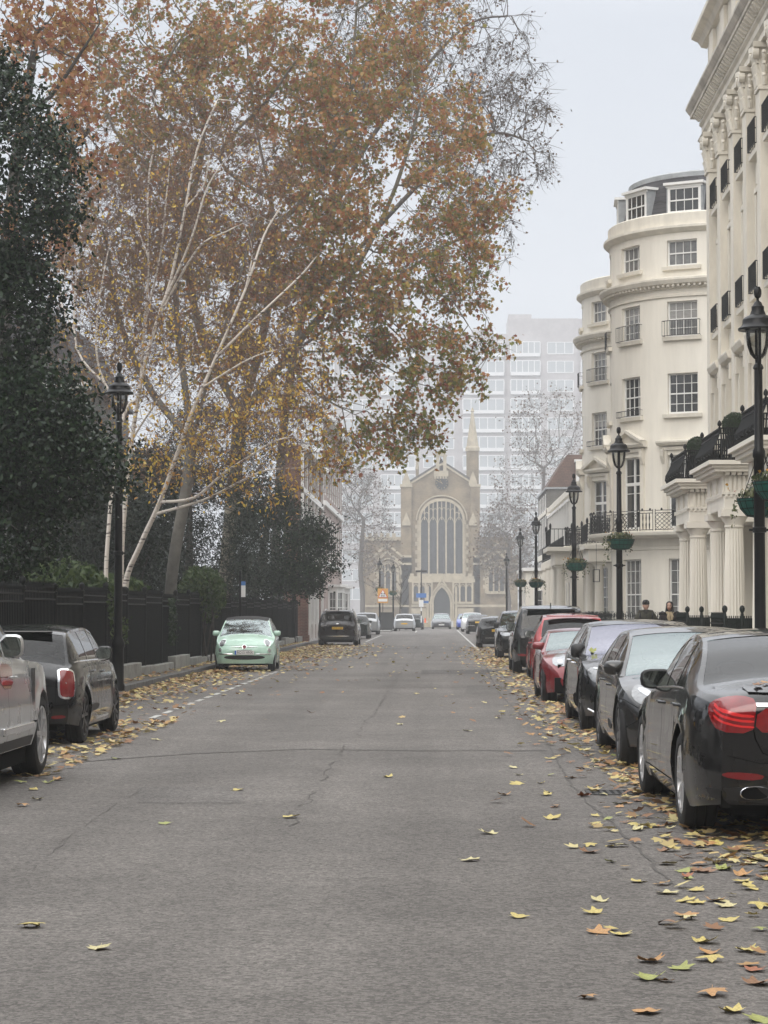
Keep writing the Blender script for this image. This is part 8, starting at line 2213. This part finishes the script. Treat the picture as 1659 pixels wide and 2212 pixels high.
t = thing('young_street_tree', (-3.2, 190, 0), 'thin young street tree behind the silver hatchback', 'tree'); m = MB(); rg = random.Random(2); m.tube([(-3.3, 190, 0), (-3.25, 190, 2.2), (-3.1, 190, 4.2)], [.06, .045, .02], 6)
for i in range(16): a = rg.uniform(0, 6.3); z = rg.uniform(1.8, 4); m.tube([(-3.2, 190, z), (-3.2+math.cos(a)*.5, 190+math.sin(a)*.5, z+.6), (-3.2+math.cos(a)*.8, 190+math.sin(a)*.7, z+1.3)], [.02, .013, .006], 4)
m.build('trunk', M_BARKD, t)

# ---- the two walkers on the right pavement
M_SKIN = mat('skin', (.50, .30, .22), .5, var=.15, vscale=8); M_OLIVE = mat('olive_jacket', (.050, .048, .033), .85, var=.3, vscale=12, bump=.3, bscale=60); M_DKCOAT = mat('dark_brown_coat', (.018, .013, .013), .8, var=.3, vscale=10); M_BEANIE = mat('charcoal_beanie', (.022, .021, .021), .95, bump=.6, bscale=120); M_TROU = mat('dark_trousers', (.02, .021, .026), .85); M_SHOE = mat('dark_shoes', (.012, .011, .011), .6); M_SCARF = mat('beige_scarf', (.42, .33, .21), .9, var=.4, vscale=14); M_HAIR = mat('black_hair', (.010, .008, .008), .45); M_LIP = mat('lips', (.34, .10, .09), .5); M_EYE = mat('eye', (.03, .022, .02), .2); M_PACK = mat('rucksack', (.015, .016, .018), .8); M_SKNT = mat('knit_collar', (.030, .029, .023), .95, bump=.5, bscale=120)
def skin_body(name, joints, edges, m, parent, sub=2):
    me = bpy.data.meshes.new(name); me.from_pydata([j[0] for j in joints], edges, []); me.update(); o = bpy.data.objects.new(name, me); COL.objects.link(o); o.parent = parent
    md = o.modifiers.new('skin', 'SKIN'); md.use_smooth_shade = True
    for i, j in enumerate(joints): v = me.skin_vertices[0].data[i]; r_ = j[1]; v.radius = r_ if hasattr(r_, '__len__') else (r_, r_); v.use_root = (i == 0)
    s_ = o.modifiers.new('smooth', 'SUBSURF'); s_.levels = sub; s_.render_levels = sub; me.materials.append(m)
    return o
def person(x, y, h, rz, label, kind):
    t = thing('person', (x, y, .12), label, 'person', None, rz); k = h/1.75; fem = kind == 'woman'
    # facing -Y (towards us), standing mid-stride; local coordinates
    sw = .205 if fem else .225
    J = [((0, 0, .95*k), (.16, .12)), ((0, .0, 1.12*k), (.145, .11)), ((0, .01, 1.30*k), (.17, .12)), ((0, .01, 1.42*k), (.13, .10)), ((0, .0, 1.50*k), (.058, .058)), ((0, -.01, 1.555*k), (.055, .055)),
         ((sw*.8, .01, 1.41*k), .075), ((sw+.03, .03, 1.16*k), .062), ((sw+.04, -.06, .93*k), .048), ((-sw*.8, .01, 1.41*k), .075), ((-sw-.03, .02, 1.16*k), .062), ((-sw-.04, .05, .92*k), .048),
         ((.095, 0, .86*k), .098), ((.10, -.10, .48*k), .070), ((.10, -.02, .10*k), .052), ((-.095, 0, .86*k), .098), ((-.10, .06, .48*k), .070), ((-.10, .24, .13*k), .052)]
    E = [(0, 1), (1, 2), (2, 3), (3, 4), (4, 5), (3, 6), (6, 7), (7, 8), (3, 9), (9, 10), (10, 11), (0, 12), (12, 13), (13, 14), (0, 15), (15, 16), (16, 17)]
    skin_body('body', J, E, M_TROU, t)
    coat = M_DKCOAT if fem else M_OLIVE; lo = .55 if fem else .80
    CJ = [((0, 0, lo*k), (.20, .155)), ((0, 0, .98*k), (.195, .15)), ((0, .0, 1.14*k), (.185, .145)), ((0, .01, 1.31*k), (.205, .15)), ((0, .01, 1.43*k), (.15, .125)), ((0, .0, 1.49*k), (.085, .085)),
          ((sw*.85, .01, 1.415*k), .098), ((sw+.05, .03, 1.16*k), .083), ((sw+.055, -.06, .93*k), .066), ((-sw*.85, .01, 1.415*k), .098), ((-sw-.05, .02, 1.16*k), .083), ((-sw-.055, .05, .92*k), .066)]
    skin_body('coat', CJ, [(0, 1), (1, 2), (2, 3), (3, 4), (4, 5), (4, 6), (6, 7), (7, 8), (4, 9), (9, 10), (10, 11)], coat, t)
    for sx_, yy in ((1, -.08), (-1, .07)):      # hands half closed, five fingers each
        hx, hz = sx_*(sw+.058), .90*k; H = [((hx, yy, hz), .030), ((hx, yy-.01, hz-.075), .034)]; EE = [(0, 1)]
        for i, dy in enumerate((-.030, -.010, .010, .028)): b = len(H); ln = (.065, .074, .070, .055)[i]; H += [((hx, yy+dy-.01, hz-.10), .0095), ((hx-sx_*.006, yy+dy-.012, hz-.10-ln*.55), .0085), ((hx-sx_*.028, yy+dy-.014, hz-.10-ln), .0075)]; EE += [(1, b), (b, b+1), (b+1, b+2)]
        b = len(H); H += [((hx-sx_*.01, yy-.045, hz-.045), .011), ((hx-sx_*.02, yy-.060, hz-.085), .009)]; EE += [(0, b), (b, b+1)]
        skin_body('hand', H, EE, M_SKIN, t, 1)
    for sx_, yy, zz in ((.10, -.05, .0), (-.10, .22, .03)): m = MB(); m.prism(chaikin([(-.045, -.20), (.045, -.20), (.048, .06), (-.048, .06)], 2), 0, .085, lambda u, v, w_: (sx_+u, yy+v, zz+w_+(.02 if v > 0 else 0))); m.build('shoe', M_SHOE, t, True, world=False)
    # head: a shaped ball with brow, nose, lips, chin, ears
    hc = Vector((0, -.02, 1.655*k)); vs, fs = [], []; nu, nv = 28, 22; hw, hd, hh = .077, .098, .118; turn = -.25 if fem else .35
    def face(u, v):
        a = 2*PI*u/nu; b = -PI/2+PI*v/nv; x, yv, z = math.cos(b)*math.cos(a), math.cos(b)*math.sin(a), math.sin(b)
        wx = hw*(1-.30*max(0, -z-.05)**1.2); P = Vector((x*wx, yv*hd, z*hh))
        if yv < 0:
            fr_ = max(0, -yv)
            P.y += .012*max(0, -z-.3)*fr_
            P.y -= .024*math.exp(-((x)/.16)**2-((z+.12)/.16)**2)*fr_          # nose
            P.y += .010*math.exp(-((abs(x)-.40)/.18)**2-((z-.10)/.12)**2)*fr_   # eye hollows
            P.y -= .005*math.exp(-((z-.28)/.10)**2)*fr_                        # brow
            P.y -= .008*math.exp(-(x/.25)**2-((z+.48)/.09)**2)*fr_             # lips
            P.y -= .010*math.exp(-(x/.25)**2-((z+.80)/.14)**2)*fr_             # chin
        c_, s_ = math.cos(turn), math.sin(turn); return Vector((P.x*c_-P.y*s_, P.x*s_+P.y*c_, P.z)) + hc
    for v in range(nv+1):
        for u in range(nu): vs.append(face(u, v))
    for v in range(nv):
        for u in range(nu): fs.append((v*nu+u, v*nu+(u+1) % nu, (v+1)*nu+(u+1) % nu, (v+1)*nu+u))
    m = MB(); m.add(vs, fs); hd_o = m.build('head', M_SKIN, t, True, world=False, angle=180)
    rot = Matrix.Rotation(turn, 3, 'Z'); L_ = lambda x, y_, z: hc + rot @ Vector((x, y_, z))
    for sx_ in (-1, 1):
        m = MB(); m.ball(L_(sx_*.030, -.079, .012), .0095, 8, .6); m.build('eye', M_EYE, hd_o, True, world=False)
        m = MB(); m.tube([L_(sx_*.014, -.094, .031), L_(sx_*.032, -.090, .036), L_(sx_*.048, -.078, .030)], [.004, .005, .003], 5); m.build('eyebrow', M_HAIR, hd_o, world=False)
        m = MB(); m.tube([L_(sx_*.074, .0, .02), L_(sx_*.086, .006, .005), L_(sx_*.076, .0, -.03)], [.010, .014, .008], 6); m.build('ear', M_SKIN, hd_o, True, world=False)
    m = MB(); m.tube([L_(-.022, -.090, -.056), L_(0, -.099, -.055), L_(.022, -.090, -.056)], [.003, .0075, .003], 6); m.build('mouth', M_LIP, hd_o, True, world=False)
    if not fem:
        m = MB(); pr = [(.088, .030), (.094, .05), (.092, .085), (.080, .125), (.05, .150), (.001, .158)]
        for i, (r_, z_) in enumerate(pr): pass
        n = 26; vv = [L_(r_*math.cos(2*PI*i/n)*.98, r_*math.sin(2*PI*i/n)*1.2+.004, z_) for r_, z_ in [(.080, .028)]+pr for i in range(n)]; m.add(vv, [(j*n+i, j*n+(i+1) % n, (j+1)*n+(i+1) % n, (j+1)*n+i) for j in range(len(pr)) for i in range(n)]); m.build('beanie', M_BEANIE, t, True, world=False)
        m = MB(); n = 20; vv = [(hc.x+r_*math.cos(2*PI*i/n), .0+r_*math.sin(2*PI*i/n)*.95, z_*k) for r_, z_ in ((.10, 1.44), (.105, 1.50), (.098, 1.545), (.08, 1.55)) for i in range(n)]; m.add(vv, [(j*n+i, j*n+(i+1) % n, (j+1)*n+(i+1) % n, (j+1)*n+i) for j in range(3) for i in range(n)]); m.build('collar', M_SKNT, t, True, world=False)
        m = MB(); m.tube([(-.17, .14, 1.36*k), (-.20, .06, 1.46*k), (-.16, -.03, 1.50*k), (0, -.01, 1.535*k), (.16, -.03, 1.50*k), (.20, .06, 1.46*k), (.17, .14, 1.36*k)], [.03, .04, .045, .03, .045, .04, .03], 8); m.build('hood', M_OLIVE, t, True, world=False)
        for sx_ in (-1, 1): m = MB(); m.tube([(sx_*.15, .12, 1.44*k), (sx_*.155, -.02, 1.50*k), (sx_*.16, -.13, 1.40*k), (sx_*.165, -.155, 1.25*k), (sx_*.18, -.05, 1.10*k), (sx_*.17, .12, 1.08*k)], .022, 6); m.build('rucksack_strap', M_PACK, t, True, world=False)
        m = MB(); m.ball((0, .20, 1.27*k), .17, 12, 1.35); m.build('rucksack', M_PACK, t, True, world=False)
        m = MB(); m.tube([(0, -.155, .85*k), (0, -.158, 1.15*k), (0, -.150, 1.42*k)], .008, 5); m.build('zip', M_PACK, t, world=False)
    else:
        n = 26; m = MB(); pr = [(.118, -.30), (.125, -.22), (.115, -.12), (.100, -.02), (.094, .05), (.088, .09), (.06, .122), (.02, .135), (.001, .136)]
        vv, ff = [], []; a0, a1 = -PI/2+.72, 3*PI/2-.72
        for r_, z_ in pr:
            for i in range(n+1): a = (a0 + (a1-a0)*i/n) if z_ < .095 else (-PI/2 + 2*PI*i/n); vv.append(L_(r_*math.cos(a)*1.0, r_*math.sin(a)*1.12+.012, z_))
        m.add(vv, [(j*(n+1)+i, j*(n+1)+i+1, (j+1)*(n+1)+i+1, (j+1)*(n+1)+i) for j in range(len(pr)-1) for i in range(n)]); o = m.build('hair', M_HAIR, t, True, world=False, angle=180); md = o.modifiers.new('thick', 'SOLIDIFY'); md.thickness = .02; md.offset = -1
        m = MB(); m.tube([(-.085, .02, 1.50*k), (-.07, -.08, 1.49*k), (0, -.115, 1.475*k), (.07, -.08, 1.49*k), (.085, .02, 1.50*k), (0, .08, 1.50*k), (-.085, .02, 1.50*k)], .038, 8); m.tube([(-.03, -.13, 1.47*k), (-.045, -.175, 1.38*k), (-.02, -.185, 1.27*k)], [.035, .045, .03], 8); m.tube([(.03, -.13, 1.47*k), (.05, -.17, 1.39*k), (.035, -.185, 1.30*k)], [.035, .042, .028], 8); m.build('scarf', M_SCARF, t, True, world=False)
        for sx_ in (-1, 1): m = MB(); m.tube([(sx_*.25, .03, 1.45*k), (sx_*.19, -.06, 1.49*k), (sx_*.12, -.10, 1.47*k)], [.04, .05, .03], 8); m.build('coat_collar', M_DKCOAT, t, True, world=False)
    return t
person(5.40, 57.0, 1.735, .0, 'young man in charcoal beanie and olive jacket with rucksack straps', 'man')
person(5.97, 56.6, 1.715, .0, 'woman with black hair, beige scarf and dark coat beside the man in the beanie', 'woman')
# ------------------------------------------------------------------ fallen leaves
cols = {'yellow': (.58, .47, .15), 'pale': (.62, .55, .28), 'orange': (.50, .27, .10), 'brown': (.28, .15, .08), 'green': (.34, .36, .10), 'rust': (.36, .13, .06)}
LM = {k: mat('fallen_leaf_'+k, c, .55, var=.45, vscale=16, col2=tuple(q*.55 for q in c)) for k, c in cols.items()}
M_CARPET = leaf_mat('leaf_litter', [(.54, .43, .16), (.60, .52, .26), (.44, .27, .11), (.32, .18, .09), (.25, .13, .07), (.5, .42, .18)], .6, .1)
def maple_outline():
    lobes = [(90, .56), (36, .50), (144, .50), (-20, .42), (200, .42)]; P = []
    order = sorted(lobes, key=lambda q: q[0])
    seq = [(-60, .24)]
    for i, (a, r) in enumerate(order):
        seq += [(a-17, r*.70), (a-9, r*.84), (a, r), (a+9, r*.84), (a+17, r*.70)]
        if i < len(order)-1: seq.append(((a+order[i+1][0])/2, .31))
    seq += [(240, .24)]
    return [(r*math.cos(R(a)), r*math.sin(R(a))) for a, r in seq]
OUT = maple_outline()
def maple_mesh(seed, curl):
    rg = random.Random(seed); vs, fs = [(0, -.05, 0)], []; n = len(OUT); sk = rg.uniform(-.25, .25); tw = rg.uniform(-.5, .5)
    def Z(x, y): return curl*(x*x*1.3 + y*y*.7) + .12*math.sin(7*x+seed)*abs(y)*1.0 + tw*x*y*.7
    for ring in (.5, 1.0):
        for (x, y) in OUT: x2, y2 = x*ring*(1+rg.uniform(-.08, .08)), y*ring*(1+rg.uniform(-.08, .08)); vs.append((x2+sk*y2*.4, y2, Z(x2, y2)))
    for i in range(n): j = (i+1) % n; fs += [(0, 1+i, 1+j), (1+i, 1+n+i, 1+n+j, 1+j)]
    b = len(vs); vs += [(-.008, -.12, .0), (.008, -.12, .0), (.008, -.52, .03), (-.008, -.52, .03)]; fs.append((b, b+1, b+2, b+3))
    zm = min(v[2] for v in vs); vs = [(x, y, z-zm) for x, y, z in vs]
    return vs, fs
VAR = [maple_mesh(i, c) for i, c in enumerate((.2, .35, -.3, .5, .1, -.45, .7, .3))]
LMESH = {}
def leaf_obj(x, y, size, kind, rnd, z=.006, label=None, tilt=.14):
    v = rnd.randrange(len(VAR)); key = (v, kind)
    if key not in LMESH: me = bpy.data.meshes.new('fallen_leaf'); me.from_pydata(*[VAR[v][0], [], VAR[v][1]]); me.update(); me.materials.append(LM[kind]); me.polygons.foreach_set('use_smooth', [True]*len(me.polygons)); LMESH[key] = me
    o = bpy.data.objects.new('fallen_leaf', LMESH[key]); COL.objects.link(o); o.location = (x, y, z); o.scale = (size,)*3; o.rotation_euler = (rnd.uniform(-tilt, tilt), rnd.uniform(-tilt, tilt), rnd.uniform(0, 6.28))
    return o
DESC = {'yellow': 'yellow fallen plane leaf lying on the asphalt', 'pale': 'pale yellow fallen plane leaf lying on the asphalt', 'orange': 'orange fallen plane leaf lying on the asphalt', 'brown': 'brown curled fallen plane leaf lying on the asphalt', 'green': 'greenish yellow fallen plane leaf lying on the asphalt', 'rust': 'rust red fallen plane leaf lying on the asphalt'}
rnd = random.Random(77); placed = []
# single leaves seen out on the open road
singles = [(64, 2005, 'yellow'), (215, 2050, 'pale'), (622, 1767, 'yellow'), (840, 1680, 'yellow'), (515, 1708, 'yellow'), (1124, 1983, 'yellow'), (1056, 1802, 'pale'), (1292, 2017, 'orange'), (1338, 2021, 'yellow'), (1405, 2078, 'orange'), (1320, 1830, 'yellow'), (1372, 1906, 'yellow'), (1270, 1843, 'brown'), (1012, 1860, 'pale'), (360, 1780, 'green'), (672, 1540, 'brown'), (1435, 1868, 'pale'), (1438, 1840, 'brown'),
           (1284, 1974, 'yellow'), (1294, 1948, 'pale'), (1520, 2038, 'yellow'), (1530, 2060, 'orange'), (1580, 1990, 'yellow'), (1625, 2098, 'rust'), (1612, 2055, 'yellow'), (1405, 2115, 'green'), (1470, 2095, 'green'), (1540, 2150, 'orange'), (1635, 2128, 'brown'), (1570, 1960, 'pale'), (1500, 1952, 'yellow'), (1480, 1980, 'orange'), (1440, 1998, 'brown'), (1585, 2188, 'yellow'), (1405, 2190, 'orange'), (1643, 2205, 'green'), (1500, 1925, 'yellow'), (1442, 1932, 'pale'), (1602, 1906, 'yellow'), (1640, 1960, 'yellow'), (1560, 1880, 'green'), (1618, 1868, 'pale'), (1515, 1870, 'orange'), (1650, 1900, 'brown'),
           (48, 1742, 'orange'), (80, 1728, 'pale'), (75, 1707, 'yellow'), (122, 1686, 'orange'), (40, 1692, 'green'), (105, 1692, 'green'), (215, 1618, 'pale'), (310, 1545, 'pale'), (395, 1530, 'yellow'), (480, 1560, 'pale'), (340, 1600, 'pale'), (250, 1640, 'green'), (1110, 1660, 'pale'), (1120, 1694, 'yellow'), (1090, 1718, 'orange'), (1188, 1640, 'yellow'), (865, 1567, 'pale'), (1010, 1580, 'pale'), (770, 1470, 'brown'), (960, 1425, 'rust'), (1008, 1395, 'yellow'), (900, 1500, 'yellow'), (985, 1475, 'brown'), (1190, 1770, 'yellow'), (1290, 1700, 'orange')]
for px, py, kd in singles:
    p = gpt(px, py); o = leaf_obj(p.x, p.y, rnd.uniform(.13, .18), kd, rnd); tag(o, DESC[kd], 'leaf', kd+' leaves fallen singly on the road'); placed.append((p.x, p.y))
tag_n = len(singles)
# the strewn edge of the right-hand cars, and under the left-hand kerb
kinds = ['yellow']*5 + ['pale']*6 + ['orange']*4 + ['brown']*3 + ['green']*3 + ['rust']*2
def band_right(y): return rnd.gauss(1.75, .42) if y > 15 else rnd.gauss(2.0, .5)
cand = []
while len(cand) < 190:
    u = rnd.random(); y = 8.8 + 28*u**1.5; x = band_right(y)
    if x < .15 or x > 3.4: continue
    if 15.4 < y < 20.2 and x > 1.95 and rnd.random() < .7: continue
    cand.append((x, y))
for x, y in cand:
    kd = rnd.choice(kinds); o = leaf_obj(x, y, rnd.uniform(.09, .165), kd, rnd, tilt=.2); tag(o, DESC[kd].replace('lying on the asphalt', 'strewn beside the right-hand cars'), 'leaf', kd+' leaves strewn along the right-hand cars')
# leaves lying on the nearest car
for (x, y, z, s_, kd, lab) in ((2.36, 15.62, 1.10, .19, 'orange', 'large orange leaf on the boot of the nearest black saloon'), (2.24, 15.50, 1.088, .10, 'brown', 'small brown leaf on the boot edge of the nearest black saloon')):
    o = leaf_obj(x, y, s_, kd, rnd, z, tilt=.3); tag(o, lab, 'leaf')
p = at(1278, 1412, 30.7); 
o = leaf_obj(p.x, 30.55, .17, 'green', rnd, 1.05, tilt=.1); o.rotation_euler = (.5, .1, .4); tag(o, 'dark green leaf stuck under the lilac windscreen of the black limousine', 'leaf')
# the thick drifts too many to count
def litter(name, pts, label):
    rg = np.random.default_rng(len(pts)); V, F4, off = [], [], 0; Vs, Fs = [], []
    n = len(pts); sh = np.array(OUT[::1]); k = len(sh)
    a = rg.uniform(0, 2*PI, n); s_ = rg.uniform(.07, .15, n); tx, ty = rg.normal(0, .2, n), rg.normal(0, .2, n); cu = rg.uniform(-.35, .5, n)
    X = (sh[None, :, 0]*np.cos(a)[:, None] - sh[None, :, 1]*np.sin(a)[:, None]); Y = (sh[None, :, 0]*np.sin(a)[:, None] + sh[None, :, 1]*np.cos(a)[:, None])
    Z = (X*tx[:, None] + Y*ty[:, None] + cu[:, None]*(X**2+Y**2)); Z -= Z.min(1)[:, None]
    P = np.array(pts); V = np.stack([P[:, 0, None]+X*s_[:, None], P[:, 1, None]+Y*s_[:, None], P[:, 2, None]+Z*s_[:, None]], 2).reshape(-1, 3)
    o = np_mesh(name, V, np.arange(n*k).reshape(n, k), M_CARPET); tag(o, label, 'leaves', None, 'stuff'); return o
rg = np.random.default_rng(9); pts = []
def add(n, xf, yf, zf, z0=.006):
    for _ in range(n): y = yf(); x = xf(y); pts.append((x, y, z0+abs(rg.normal(0, zf))))
# left gutter: from under the black hatchback to the far houses
add(2000, lambda y: KL+.05+abs(rg.gamma(1.5, .42)), lambda: 30+30*rg.uniform()**.9, .015)
add(420, lambda y: -3.75-abs(rg.gamma(1.4, .35)), lambda: 21+11*rg.uniform(), .012)
add(3600, lambda y: KL+.1+abs(rg.gamma(1.7, .55)), lambda: rg.uniform(58, 108), .02)
add(900, lambda y: rg.uniform(-6.7, KL-.15), lambda: rg.uniform(28, 108), .02, .13)
add(800, lambda y: rg.normal(-4.1, .8), lambda: rg.uniform(74, 104), .012)
litter('leaf_litter', pts, 'thick drift of yellow and brown leaves along the left kerb'); pts = []
add(1400, lambda y: 1.95+rg.normal(0, .38), lambda: 24+50*rg.uniform(), .012)
add(900, lambda y: 2.0+rg.normal(0, .55), lambda: rg.uniform(66, 97), .015); add(900, lambda y: rg.uniform(2.0, 3.9), lambda: rg.uniform(14, 60), .015); add(260, lambda y: 2.5+rg.normal(0, .75), lambda: rg.uniform(8.6, 20), .008)
add(420, lambda y: 2.0+rg.normal(0, .25), lambda: rg.uniform(14, 24), .01)
litter('leaf_litter', pts, 'scatter of yellow and brown leaves along the right-hand cars'); pts = []
add(110, lambda y: rg.uniform(-4, 2), lambda: rg.uniform(30, 110), .004)
litter('leaf_litter', pts, 'stray small leaves over the middle of the road')
make_haze()
